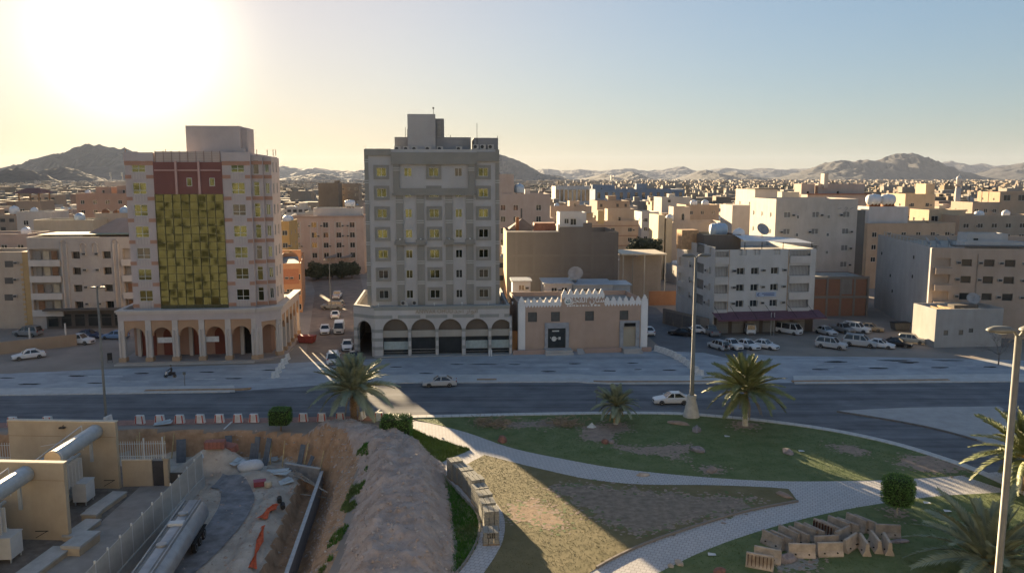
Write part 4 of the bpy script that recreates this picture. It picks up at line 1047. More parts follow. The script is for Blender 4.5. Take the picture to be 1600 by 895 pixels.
# white corner apartment block ----------------------------------------------
nx_, ny_ = gp(1113, 522)
N = thing('apartment_building', 'white corner block with dark balconies and a blue sign above a maroon awning', 'apartment block', (nx_, ny_, 0), R(8))
nw = 19.6; nh = at(1113, 391, ny_)[1]; nd = 20
nu = lambda px: (px - 1115) / 155 * 18.6
npl = P_('white corner plaster', (.50, .495, .485), .2)
nz = [at(1200, p, ny_)[1] for p in (430, 456, 481)]
ops = []
for z in nz:
    for px in (1157, 1180, 1212): ops.append((nu(px) - .75, nu(px) + .75, z, z + 1.25, 'slide'))
    ops.append((nu(1116), nu(1136), z - .3, z + 1.5, 'dark')); ops.append((nu(1236), nu(1269), z - .3, z + 1.5, 'dark'))
top = at(1200, 399, ny_)[1]
for px in (1156, 1163, 1178, 1185, 1211, 1217): ops.append((nu(px) - .28, nu(px) + .28, top, top + 1., 'plain'))
ops.append((nu(1116), nu(1136), top - .6, top + .7, 'dark')); ops.append((nu(1236), nu(1269), top - .6, top + .7, 'dark'))
lops = []
for z in nz + [top]:
    for y in (2.2, 12.5): lops.append((y - .5, y + .5, z, z + 1.2, 'slide'))
    lops.append((5.2, 9.0, z - .3, z + 1.5, 'dark')); lops.append((15, 19, z - .3, z + 1.5, 'dark'))
block(N, 0, 0, nw, nd, 0, nh, npl, {'f': ops, 'l': lops}, .9, dep=.5)
for z in nz + [top]:
    for px in (1146, 1193, 1227): ac(N, nu(px), 0, z + .55) if z != top else None
    for y in (3.4, 11.2): ac(N, 0, y, z + .3, R(-90)) if z != top else None
    for a, b in ((1116, 1136), (1236, 1269)):
        ob('balcony_grille', win_mesh(nu(b) - nu(a), 1.75, 'bars', mat('grey grille', (.16, .155, .15), .6), glass_d)[0], N, ((nu(a) + nu(b)) / 2, .05, z - .27 if z != top else z - .6), scale=(1, 1, 1 if z != top else .7))
    ob('balcony_grille', win_mesh(3.8, 1.75, 'bars', MATS['grey grille'], glass_d)[0], N, (.05, 7.1, z - .27), R(-90))
boxes(N, 'corner_stripe', [(nu(p), nu(p) + .16, -.05, 0, 3.4, nh) for p in (1137, 1233)], P_('tan stripe', (.40, .30, .21)))
boxes(N, 'balcony_front', [(nu(a), nu(b), -.35, -.02, z - 1.75, z - .4) for z in nz + [top + .1] for a, b in ((1115, 1136.5), (1235, 1270))], bwh)
sgnb = ob('sign_board', MB().box(nu(1183), nu(1215), -.2, -.05, nz[2] + 1.9, nz[2] + 2.75).mesh('sign_board', mat('pale blue sign', (.34, .42, .55), .5, var=.04)), N)
ob('sign_crescent', MB().extrude_xz([(math.cos(a) * .3, math.sin(a) * .3) for a in [R(50 + 26 * k) for k in range(11)]] + [(math.cos(a) * .22 + .08, math.sin(a) * .22) for a in [R(300 - 24 * k) for k in range(11)]], -.03, 0).mesh('sign_crescent', mat('sign navy', (.03, .05, .16), .5)), sgnb, (nu(1187), -.205, nz[2] + 2.32))
boxes(sgnb, 'sign_line', [(nu(1192), nu(1212), -.225, -.205, nz[2] + 2.42, nz[2] + 2.56), (nu(1195), nu(1212), -.225, -.205, nz[2] + 2.1, nz[2] + 2.24)], MATS['sign navy'])
aw = MB().face([(-.3, -.02, 4.1), (-.3, -3.2, 3.2), (nw + 1, -3.2, 3.2), (nw + 1, -.02, 4.1)]).face([(-.3, -3.2, 3.2), (-.3, -3.2, 2.9), (nw + 1, -3.2, 2.9), (nw + 1, -3.2, 3.2)])
ob('awning', aw.mesh('awning', mat('maroon awning', (.13, .065, .085), .8, var=.2)), N)
for px in (1116, 1142, 1171, 1199, 1235, 1268): ob('awning_stay', MB().bar((nu(px), -.02, 5.2), (nu(px) + .4, -3.1, 3.25), .05).mesh('awning_stay', darkm), N)
ob('shop_shade_plate', MB().box(.2, nw, -.06, 0, 0, 3.3).mesh('shop_shade_plate', P_('shop shade', (.10, .085, .075))), N)  # dark plate on the wall; shade under the awning is put into its colour
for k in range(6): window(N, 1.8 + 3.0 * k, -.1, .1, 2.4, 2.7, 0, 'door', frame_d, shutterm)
for px in (1199, 1204): ob('pipe', MB().tube([(nu(px), -2.6, 0), (nu(px), -2.6, 4.2)], .09, 6).mesh('pipe', steelm), N)
# its roof
block(N, 1.0, 8, 7.4, 9, nh - .9, nh + 2.2, P_('dark roof wall', (.16, .135, .115)), parapet=.5, name='roof_storey')
ob('roof_store', MB().box(-2.0, 1.4, 12, 15, nh - .9, nh + 2.9).mesh('roof_store', mat('sunlit timber shed', (.46, .28, .15), .9, var=.3)), N)
cv = MB().face([(7.0, 3.5, nh + 1.4), (nw + .6, 2.0, nh + .9), (nw + .6, 9, nh + 1.3), (7.0, 9, nh + 2.3)])
ob('roof_canopy', cv.mesh('roof_canopy', mat('corrugated sheet', (.52, .53, .54), .5, var=.2, scale=3)), N)
for x, y in ((7.3, 3.7), (10.5, 3.3), (14.5, 2.9), (nw + .3, 2.3)): ob('canopy_post', MB().box(x - .05, x + .05, y - .05, y + .05, nh - .9, nh + 1.1).mesh('canopy_post', darkm), N)
dish(N, 12.2, 7.0, nh + 1.6, R(10), 1.4); tank(N, 8.6, 9.5, nh + 1.0, 'dome', tankw, 1.2)
boxes(N, 'roof_rail', [(7.2, nw + .4, .05, .1, nh + .5, nh + .55)], darkm)
FOOT.append((nx_ + 9, ny_ + 10, 15))
# lane wall beside it
W_ = thing('boundary_wall', 'dark gated wall along the lane beside the white corner block', 'wall', (*gp(1035, 505), 0), R(-62))
block(W_, 0, 0, 13, .3, 0, 3.0, P_('lane wall', (.22, .20, .18)), parapet=.01, roof=False); boxes(W_, 'gate_panel', [(1 + 2.6 * k, 3.2 + 2.6 * k, -.08, 0, .1, 2.6) for k in range(4)], mat('grey gate', (.13, .125, .12), .6))

# tall blocks behind it -------------------------------------------------------------
opl = P_('cream weathered plaster', (.49, .445, .40), .3)
r_, w_, h_ = house(1213, 1346, 311, 179, 15, opl, 'cream block with scrawled wall and paired air conditioners behind the corner block', cols=0, rows=5, xs_=(1232, 1278, 1328), ww=1.6, wh=1.3, fh=3.75, acs=1.0, side='l', style='slide', pm=shutterm)
for px in (1249, 1299): 
    for z in (h_ - 4.5, h_ - 8.5, h_ - 12.5): window(r_, (px - 1213) / 133 * w_, -.02, z + .1, .6, .8, 0, 'slide', frame_w, glass_d)
for k, pts in enumerate(([(0, 0), (.35, .35), (.7, .15), (.3, -.3), (0, -.7), (.7, -.7)], [(-1.6, 0), (-.8, .1)], [(1.2, -.1), (2.0, .2)])):
    ob('scrawl', MB().tube([(w_ * .84 + a, -.02, h_ - 2.2 + b) for a, b in pts], .05, 4).mesh('scrawl', mat('scrawl grey', (.24, .24, .25), .9)), r_)
ob('side_gap_wall', MB().box(w_ + .02, w_ + 2.2, .6, 12, 0, h_ - 2.6).mesh('side_gap_wall', P_('grey render', (.16, .155, .145))), r_)
r_, w_, h_ = house(1180, 1216, 296, 212, 14, opl, 'tallest cream block with a lit side wall behind the cream block', cols=2, rows=4, side='l', fh=4)
ob('lower_wing', MB().box(-5.6, -.02, 1, 10, 0, h_ - 4.2).mesh('lower_wing', opl), r_)
boxes(r_, 'roof_edge', [(-.2, w_ + .2, -.2, 6, h_, h_ + .25)], P_('dark roof edge', (.13, .12, .11)))
house(1222, 1250, 300, 228, 8, P_('gable cream', (.56, .50, .40)), 'small gabled cream house peeping above the scrawled block', cols=0, rows=1)
r_, w_, h_ = house(1262, 1372, 304, 245, 15, P_('rose long block', (.43, .35, .31)), 'long rose block with sunlit roof rooms and a small tower behind the scrawled block', cols=5, rows=2, pent=((.0, .2, 3.2), (.25, .95, 3.2)))
ob('roof_turret', MB().box(w_ * .3, w_ * .36, 3, 5.4, h_ + 2, h_ + 6.3).mesh('roof_turret', opl), r_); boxes(r_, 'roof_edge', [(-.2, w_ + .3, -.3, 0, h_ - .1, h_ + .25)], P_('red roof edge', (.28, .14, .10)))
# half-built brick block
qx, qy = gp(1268, 494)
U = thing('unfinished_building', 'half-built frame of concrete with orange brick infill beside the car park', 'building', (qx, qy, 0), R(2))
uh = at(1268, 432, qy)[1]; uw = at(1358, 432, qy)[0] - qx
block(U, .15, .15, uw - .3, 9, 0, uh - .1, brickmat('hollow brick', (.30, .135, .075), (.26, .115, .065), (.20, .165, .14), 1., .45, .22), parapet=.1)
boxes(U, 'concrete_column', [(uw * k / 4 - .02, uw * k / 4 + .38, 0, .4, 0, uh) for k in range(5)], P_('raw concrete', (.235, .215, .195)))
boxes(U, 'concrete_beam', [(uw * k / 4 + .381, uw * (k + 1) / 4 - .021, .02, .38, z, z + .5) for k in range(4) for z in (uh * .45, uh - .55)], MATS['raw concrete'])
ob('block_patch', MB().box(uw * .5 + .4, uw * .72, .1, .14, uh * .55, uh - .6).mesh('block_patch', P_('block patch', (.24, .225, .21))), U)
FOOT.append((qx + 6, qy + 5, 9))

# big block on the right with the long blank wall -----------------------------------
px_, py_ = at(1456, 400, 143)[0], 143
ppl = P_('grey-white render', (.42, .41, .40), .3); ptan = P_('tan render', (.44, .345, .275), .25)
Pb = thing('apartment_building', 'long tan block with a tall blank grey side wall behind the low shed', 'apartment block', (px_, py_, 0), R(-9.5))
ph = at(1456, 387, 143)[1]; pw = 46; pdp = 34
pz = [at(1500, p, 143)[1] for p in (415, 441, 467)]
ops = [(x - .85, x + .85, z, z + 1.25, 'plain', glass_d) for z in pz for x in (5.9, 9.6, 13.0, 16.8, 20.4, 24, 27.5, 31, 35, 39)]
ops += [(.6, 3.2, z - .1, z + 1.4, 'dark') for z in pz]
block(Pb, 0, 0, pw, pdp, 0, ph, ptan, {'f': ops}, 1.1, dep=.35, fm=frame_d)
ob('blank_side_wall', MB().box(-.12, 0, -.02, pdp, 0, ph - .05).mesh('blank_side_wall', ppl), Pb)
for z in pz:
    for x in (4.5, 8.1, 11.5, 15.3, 18.9, 22.5): ac(Pb, x, 0, z + .4)
    ob('balcony_front', MB().box(.5, 3.4, -1.0, 0, z - 1.4, z - .3).mesh('balcony_front', ptan), Pb)
boxes(Pb, 'drain_pipe', [(7.6, 7.75, -.15, 0, 0, ph - 1)], P_('pipe tan', (.30, .25, .21)))
for y, z in ((9, 9.5), (9, 13.2), (30, 12), (21, 5), (23, 8)): ob('wall_vent', MB().box(-.2, -.12, y, y + .5, z, z + .6).mesh('wall_vent', darkm), Pb)
zr = ph - 1.1
boxes(Pb, 'roof_rail', [(-.05, .05, 1 + 2.2 * k, 1.08 + 2.2 * k, ph, ph + .9) for k in range(14)] + [(-.04, .04, 1, 30, ph + .85, ph + .92)], steelm)
block(Pb, 9, 9, 7, 5, zr, ph + 2.0, P_('white roof room', (.50, .49, .48)), {'f': [(1, 2, ph - .5, ph + 1.2, 'plain')]}, .3, name='roof_room')
block(Pb, 6.5, 3.2, 10, 4, zr, ph + .9, P_('white roof room', (1, 1, 1)), parapet=.3, name='roof_room')
for x, y in ((3, 12), (5, 13), (7.2, 13)): dish(Pb, x, y, zr, R(60), 1.1)
boxes(Pb, 'roof_slab', [(4, 24, .4, 3, ph + .15, ph + .35)], P_('dark slab', (.13, .115, .10)))
FOOT.append((px_ + 22, py_ + 15, 28))
# low shed in front of it
sx_, sy_ = gp(1459, 543)
Q = thing('low_shed', 'low grey-white shed with three small windows at the edge of the car park', 'shed', (sx_, sy_, 0), R(5))
sh_ = at(1459, 483, sy_)[1]; sw_ = at(1575, 483, sy_)[0] - sx_
block(Q, 0, 0, sw_, 6.6, 0, sh_, P_('shed render', (.37, .36, .35), .35), {'f': [((p - 1459) / 116 * sw_ - .4, (p - 1459) / 116 * sw_ + .4, 2.1, 2.95, 'plain', mat('tan window board', (.20, .175, .14), .8)) for p in (1478, 1504)] + [((1521 - 1459) / 116 * sw_ - .4, (1521 - 1459) / 116 * sw_ + .4, 2.5, 3.2, 'plain', mat('grey window board', (.12, .12, .115), .8))]}, .5, fm=frame_d)
boxes(Q, 'roof_plank', [(.5 + 1.3 * k, .8 + 1.3 * k, .8, 4.6, sh_ - .5, sh_ - .3 + .12 * (k % 3)) for k in range(5)], mat('sunlit plank', (.42, .30, .17), .9, var=.3))
boxes(Q, 'roof_slab', [(4.6, 9.0, 2.2, 4.0, sh_ - .5, sh_ + .25)], MATS['dark slab'])
dish(Q, 9.6, 4.6, sh_ - .4, R(-20), 1.2)
FOOT.append((sx_ + 6, sy_ + 4, 8))
# further right cluster
r_, w_, h_ = house(1356, 1500, 349, 206, 12, P_('ochre base', (.43, .345, .255)), 'wide ochre building carrying a white roof room with two round tanks', cols=6, rows=3, acs=.3, pm=None)
block(r_, w_ * .05, 2, w_ * .45, 6, h_ - 1, h_ + 4.2, P_('white roof cube', (.50, .50, .50)), parapet=.3, name='roof_room')
for a in (.17, .33): tank(r_, a * w_, 5, h_ + 4.0, 'lying', tankw, 1.5, R(15))
r_, w_, h_ = house(1415, 1464, 303, 275, 12, P_('sunlit buff', (.54, .435, .30)), 'buff house with a raised stair tower below the big mountain', cols=2, rows=2, fh=4, side='l', acs=.9)
block(r_, w_ * .72, 1, w_ * .3, 6, h_ - 1, h_ + 3.4, P_('sunlit buff', (1, 1, 1)), parapet=.3, name='stair_house')
house(1452, 1512, 328, 240, 10, P_('buff low', (.47, .38, .27)), 'low buff house with wide openings in front of the buff stair tower', cols=3, rows=1, ww=2.2, wh=1.8, acs=0)
house(1500, 1640, 337, 232, 14, P_('brown long', (.40, .315, .24)), 'long brown house with dark windows at the right edge', cols=6, rows=2, ww=1.7, acs=.3, tanks=((.3, .2, 'lying', tankw, 1.), (.7, .4, 'dome', tankw, 1.2)))
house(1563, 1660, 300, 330, 14, P_('orange tan', (.46, .335, .235)), 'orange-tan house with broad windows on the right skyline', cols=4, rows=1, ww=3.0, wh=2.4, acs=0)
r_, w_, h_ = house(1520, 1565, 316, 280, 12, P_('taupe house', (.38, .315, .26)), 'taupe house with lattice antenna masts near the right edge', cols=3, rows=2, dishes=((.3, .5, 1.5),))
for k, x in enumerate((1.5, 6, 8.5)):
    ob('antenna_mast', MB().tube([(x, 4, h_ - 1), (x, 4, h_ + 6 + k)], .1, 4).bar((x - .6, 4, h_ + 5), (x + .6, 4, h_ + 5), .08).bar((x - .4, 4, h_ + 4.2), (x + .4, 4, h_ + 4.2), .08).mesh('antenna_mast', darkm), r_)
mx_, mz_ = at(1497, 297, 420)
Mn = thing('minaret', 'slender pale minaret with a domed top on the right skyline', 'minaret', (mx_, 420, 0))
ob('shaft', MB().lathe([(1.5, 0), (1.4, mz_ + 1), (1.25, mz_ + 1.0), (1.2, mz_ + 3)], n=12).mesh('shaft', pal, True), Mn)
ob('gallery', MB().lathe([(1.2, 0), (2.0, .5), (2.0, 1.1), (1.1, 1.15)], (0, 0, mz_ + 2), 12).mesh('gallery', pal), Mn)
ob('dome', MB().lathe([(1.0, 0), (1.0, 2.0), (1.3, 2.5), (1.1, 3.4), (.5, 4.1), (.08, 4.4), (.08, 5.2)], (0, 0, mz_ + 3.1), 12).mesh('dome', mat('dome white', (.55, .53, .50), .6), True), Mn)
tx_, tz_ = at(957, 278, 800)
Tm = thing('telecom_mast', 'thin telecom mast standing above the middle of the town', 'mast', (tx_, 800, 0))
ob('pole', MB().tube([(0, 0, 0), (0, 0, tz_ + 1)], [.9, .5], 6).mesh('pole', steelm), Tm)
ob('antenna_head', MB().box(-1.6, -.6, -.5, .5, tz_ - 2.5, tz_ + 2.5).box(.6, 1.6, -.5, .5, tz_ - 2.5, tz_ + 2.5).box(-.6, .6, -.4, .4, tz_ - 1, tz_ + .5).mesh('antenna_head', steelm), Tm)
# large far buildings right of the grey tower
house(868, 922, 291, 560, 20, P_('blue-white slab', (.46, .48, .50)), 'blue-white slab block with tall window strips in the far town', cols=8, rows=1, ww=2.2, wh=8, fh=10, acs=0, side=None)
house(930, 1072, 296, 640, 40, P_('blue-grey hall', (.20, .25, .33)), 'long blue-grey institutional hall in the far town', cols=12, rows=1, ww=2.5, wh=5, fh=7, acs=0, side=None, pent=((.0, .25, 3.5), (.5, .62, 4.5)))
house(497, 528, 286, 420, 16, P_('dark brown slab', (.21, .165, .12)), 'dark brown block with a sunlit end wall between the two towers', cols=0, rows=1, pent=((.75, .98, 1.2),))
house(530, 560, 287, 440, 16, P_('olive slab', (.25, .21, .165)), 'olive-brown block just left of the grey tower', cols=3, rows=2)
# ------------------------------------------------------------------ the viewer's side of the park: unseen hotels added to bounce evening sun onto facades and into mirror glass
def hotel(x0, x1, y, h, m, label, cols, fh=3.4, seed=1):
    w = x1 - x0; root = thing('unseen_hotel_block', label, 'hotel', (x1, y, 0), R(180))
    cx = [w * (i + .5) / cols for i in range(cols)]; zs_ = [1.2 + fh * k for k in range(int((h - 2) / fh))]
    block(root, 0, 0, w, 20, 0, h, m, {'f': grid_ops(cx, zs_, 2.5, 2.1, 'slide', glass_d)}, 1.2)
    boxes(root, 'floor_band', [(-.1, w + .1, -.25, 0, z - .9, z - .55) for z in zs_[1:]], P_('hotel band', (.22, .205, .195)))
    boxes(root, 'pilaster', [(w * i / cols - .3, w * i / cols + .3, -.35, 0, 0, h - .5) for i in range(0, cols + 1, 3)], P_('hotel pilaster', (.33, .32, .31)))
    return root
hotel(-34, 32, -5.0, 44, P_('hotel cream', (.31, .305, .30)), 'tall unseen cream hotel behind the viewpoint, mirrored in the golden glass', 15)
hotel(-104, -40, -8.0, 33, P_('hotel sand', (.30, .295, .29)), 'unseen sand-coloured hotel left behind the viewpoint, mirrored in the tower windows', 12)
hotel(40, 108, -10.0, 37, P_('hotel ivory', (.31, .31, .31)), 'unseen ivory hotel right behind the viewpoint, mirrored in the tower windows', 13)
# ------------------------------------------------------------------ mud-coloured date shop with white battlements
sx0, sy0 = gp(811, 551)
S = thing('battlemented_shop', 'clay-pink two-storey shop with white battlements and white corner piers', 'shop', (sx0, sy0, 0), R(6.5))
SW = at(1014, 480, sy0 + 1.5)[0] - sx0; SH = at(820, 475, sy0)[1]
su = lambda px: (px - 811) / 203 * SW
clay = P_('clay pink render', (.45, .335, .265), .15); swh = P_('battlement white', (.74, .74, .74), .12)
sops = [(su(p) - .75, su(p) + .75, SH - 3.0, SH - 1.4, 'plain', mat('closed window board', (.10, .10, .095), .8)) for p in (832, 868, 922, 977)]
sops += [(su(856), su(884), .7, 4.0, 'none'), (su(976), su(996), .7, 4.0, 'none')]
block(S, 0, 0, SW, 14, 0, SH, clay, {'f': sops}, .8, dep=.25, fm=frame_d)
a, b = su(877), su(945)
ob('raised_front', MB().box(a, b, -.02, .35, SH - .05, SH + 1.25).mesh('raised_front', clay), S)
mer = MB().box(-.5, .5, 0, .3, 0, .5).box(-.33, .33, .005, .295, .5, .85)
mer.extrude_xz([(.2 * math.cos(R(180) * k / 8), .85 + .38 * math.sin(R(180) * k / 8)) for k in range(9)], .01, .29)
mer.extrude_xz([(-.5, 0), (.5, 0), (.25, -.34), (0, 0.0), (-.25, -.34)], -.08, -.03) if False else mer.face([(-.5, -.03, 0), (-.25, -.03, -.4), (0, -.03, 0)]).face([(0, -.03, 0), (.25, -.03, -.4), (.5, -.03, 0)]).box(-.5, .5, -.03, 0, 0, .3)
merm = mer.mesh('merlon', swh)
n1 = round((a - 1.0) / 1.03); n2 = round((b - a) / 1.03); n3 = round((SW - 1.0 - b) / 1.03)
for k in range(n1): ob('merlon', merm, S, (1.0 + (a - 1.0) * (k + .5) / n1, -.04, SH - .25))
for k in range(n2): ob('merlon', merm, S, (a + (b - a) * (k + .5) / n2, -.07, SH + 1.05))
for k in range(n3): ob('merlon', merm, S, (b + (SW - 1.0 - b) * (k + .5) / n3, -.04, SH - .25))
pier = MB()
for k in range(10): pier.box(-.15, 1.0, -.15, .9, .05 + (SH - .1) / 10 * k, (SH - .1) / 10 * (k + 1))
pier.box(-.13, .98, -.13, .88, 0, SH)
pm_ = pier.mesh('corner_pier', swh)
ob('corner_pier', pm_, S); ob('corner_pier', pm_, S, (SW - .9, 0, 0))
for x in (.4, SW - .45): ob('merlon', merm, S, (x, -.1, SH))
g_ = mat('shop frame grey', (.30, .31, .33), .6)
for p0, p1, q0, q1, zt in ((851, 889, 856, 884, 4.9), (970, 1002, 976, 996, 5.0)):
    ob('door_frame', MB().box(su(p0), su(q0), -.25, 0, 0, zt).box(su(q1), su(p1), -.25, 0, 0, zt).box(su(q0), su(q1), -.25, 0, 4.0, zt).mesh('door_frame', g_), S)
ob('shop_window', MB().box(su(856), su(884), .05, .1, .7, 4.0).mesh('shop_window', glass_d), S)
d_ = ob('window_decal', MB().lathe([(.42, 0), (.42, .02)], n=14).mesh('window_decal', mat('decal white', (.55, .55, .52), .6)), S, (su(866), .03, 2.2), rot=(R(90), 0, 0))
boxes(S, 'window_decal', [(su(870), su(872), .02, .045, 2.2, 2.32), (su(873), su(876.5), .02, .045, 2.05, 2.5), (su(860), su(861), .02, .045, 2.3, 2.5), (su(863), su(874), .02, .045, 3.4, 3.6)], MATS['decal white'])
ob('shutter_door', MB().box(su(976), su(996), .05, .12, .7, 4.0).mesh('shutter_door', P_('beige shutter', (.40, .365, .29))), S)
ob('door_sign', MB().box(su(977), su(995), -.4, -.25, 4.1, 4.65).mesh('door_sign', darkm), S)
lw = mat('white lettering', (.82, .81, .78), .5, var=.03)
ob('lettering', text_mesh('\uFE93\uFEEE\uFEA0\uFECC\uFEDF\uFE8D \uFEE5\uFE8E\uFE98\uFEB4\uFE91', 1.4, .06, lw), S, (su(919), -.12, SH + .1), rot=(R(90), 0, 0), scale=(.95, 1, 1))
rnd2 = random.Random(3); x = su(886); tl = []
while x < su(940):
    w = rnd2.uniform(.12, .5); tl.append((x, x + w, -.07, -.03, SH - .55, SH - .55 + rnd2.uniform(.12, .3))); x += w + rnd2.uniform(.08, .3)
boxes(S, 'lettering_stroke', tl, lw)
em = ob('emblem', MB().lathe([(.62, 0), (.62, .05)], n=20).mesh('emblem', lw), S, (su(887.5), -.03, SH + .35), rot=(R(90), 0, 0))
ob('emblem_mark', MB().extrude_xz([(-.45, -.25), (-.1, -.32), (.45, -.25), (.3, -.05), (.0, -.12), (-.3, -.02)], -.02, 0).mesh('emblem_mark', mat('emblem teal', (.05, .14, .17), .5)), S, (su(887.5), -.09, SH + .35))
ob('emblem_mark', MB().extrude_xz([(-.35, .1), (.1, .35), (.38, .1), (.0, .05)], -.02, 0).mesh('emblem_mark', MATS['emblem teal']), S, (su(887.5), -.09, SH + .35))
plw = P_('planter wall pink', (.40, .29, .24))
boxes(S, 'planter_wall', [(-1.2, su(851), -1.6, -1.3, 0, .75), (su(912), su(970), -1.6, -1.3, 0, .75), (su(1003), su(1018), -1.6, -1.3, 0, .75)], plw)
ob('shop_step', MB().box(su(849), su(893), -2.6, -.02, 0, .35).box(su(850), su(892), -2.2, -.02, .35, .68).mesh('shop_step', P_('shop step pale', (.42, .40, .38))), S)
ob('shop_step', MB().box(su(971), su(1001), -2.9, -.02, 0, .35).box(su(972), su(1000), -2.4, -.02, .35, .68).mesh('shop_step', MATS['shop step pale']), S)
ob('ramp', MB().face([(su(899), -2.6, .05), (su(912), -2.6, .05), (su(910), -.6, .6), (su(901), -.6, .6)]).mesh('ramp', MATS['shop step pale']), S)
FOOT.append((sx0 + 11, sy0 + 8, 14))
# prefab cabins behind the shop
cabw = P_('cabin white', (.48, .49, .50)); cabr = mat('cabin roof sheet', (.36, .38, .40), .5, var=.2, scale=2)
for px0, px1, pyr, Y, dep, lab, ws in ((801, 829, 440, 152, 5, 'small white cabin left of the sheds behind the battlemented shop', (815,)), (851, 894, 444, 150, 8, 'white prefab cabin under a grey roof behind the battlements', (866, 882)), (895, 958, 446, 151, 8, 'long white prefab shed behind the battlements of the shop', (915, 935)), (958, 985, 446, 154, 6, 'pale lean-to shed at the right end of the shop roofs', ())):
    r_, w_, h_ = house(px0, px1, pyr, Y, dep, cabw, lab, cols=0, rows=1, xs_=ws, ww=1.1, wh=1.1, fh=2.3, parapet=.05, acs=.4, side=None, cat='cabin', name='prefab_cabin', rz=R(3))
    ob('roof_sheet', MB().box(-.3, w_ + .3, -.4, dep + .3, h_, h_ + .22).mesh('roof_sheet', cabr), r_)
    if px0 == 895: dish(r_, w_ * .1, 2, h_ + .2, R(-10), 1.6); tank(r_, w_ * .08, 4.0, h_ + .2, 'dome', tankb, 1.0)
wb = thing('yard_wall', 'orange plaster yard wall between the grey tower and the battlemented shop', 'wall', (*gp(797, 549), 0), R(6))
block(wb, 0, 0, 2.0, .4, 0, 3.4, P_('orange yard wall', (.48, .25, .11)), parapet=.05)
wb = thing('yard_wall', 'orange brick wall across the lane behind the battlemented shop', 'wall', (*gp(1014, 477), 0), R(4))
block(wb, 0, 0, 6.5, .4, 0, 3.2, P_('lane brick wall', (.40, .21, .12)), parapet=.05)
wb = thing('low_wall', 'low tan wall at the left edge of the dirt lot', 'wall', (*gp(-20, 556), 0), R(38))
block(wb, 0, 0, 13, .4, 0, 2.0, P_('lot wall', (.34, .27, .20)), parapet=.05)
cpy = thing('shade_canopy', 'flat pale canopy over the yard left of the white corner block', 'canopy', (at(972, 392, 186)[0], 186, 0), R(4))
cw_ = at(1044, 392, 186)[0] - at(972, 392, 186)[0]; chh_ = at(972, 399, 186)[1]
ob('canopy_roof', MB().box(0, cw_, 0, 12, chh_, chh_ + .3).mesh('canopy_roof', mat('canopy sheet', (.52, .45, .34), .7, var=.15)), cpy)
ob('canopy_wall', MB().box(.3, cw_ - .3, 4, 4.3, 0, chh_).mesh('canopy_wall', P_('canopy wall', (.33, .30, .27))), cpy)
for x in (.3, cw_ / 2, cw_ - .5): ob('canopy_post', MB().box(x, x + .25, .3, .55, 0, chh_).mesh('canopy_post', steelm), cpy)
FOOT.append((at(1005, 392, 190)[0], 190, 9))

# ------------------------------------------------------------------ the town beyond: single houses, nearest first, then one far mass
RK = math.radians(6); ex = Vector((math.cos(RK), math.sin(RK))); ey = Vector((-math.sin(RK), math.cos(RK)))
tones = [('cream', (.50, .44, .36)), ('tan', (.43, .35, .27)), ('white', (.49, .46, .42)), ('rose', (.43, .335, .28)), ('ochre', (.46, .35, .235)), ('grey', (.38, .36, .34)), ('brown', (.33, .26, .20))]
tm = {n: P_('town ' + n, c, .25) for n, c in tones}
def zone(px):
    return 'left of the glass tower' if px < 205 else 'between the towers' if px < 600 else 'right of the grey tower' if px < 1000 else 'above the white corner block' if px < 1270 else 'on the far right'
cells = []
v = 205.
while v < 2600:
    stepv = 16 + v * .010
    u = -1500.
    while u < 1700:
        stepu = 15 + v * .008
        p = ex * (u + rnd.uniform(-3, 3)) + ey * (v + rnd.uniform(-3, 3))
        u += stepu
        if p.y < 200: continue
        px = 800 + p.x / p.y * F_PX
        if not -40 < px < 1640: continue
        if rnd.random() < .05: continue
        w, d = rnd.uniform(9, 15) * (1 + v / 6000), rnd.uniform(9, 14)
        h = rnd.choice((5, 7, 8, 10, 11, 12, 14)) * (1 if rnd.random() < .93 else 1.35)
        if any(math.hypot(p.x + w / 2 - fx_, p.y + d / 2 - fy_) < fr + 6 for fx_, fy_, fr in FOOT): continue
        # keep sight lines of the photograph: streets and yards
        if p.y < 330 and 430 < px < 566: continue
        if p.y < 260 and (px > 1440 or px < 160): continue
        if p.y < 330 and 960 < px < 1032: continue
        cells.append((p.y, p.x, w, d, h, px))
    v += stepv
cells.sort()
NEAR_N = 290
pane_far = mat('far window', (.05, .048, .045), .4, var=.3)
fw_mesh = {s: MB().box(-s / 2, s / 2, -.05, .02, 0, 1.3).mesh('window', pane_far) for s in (1.0, 1.4, 1.8)}
count = {}
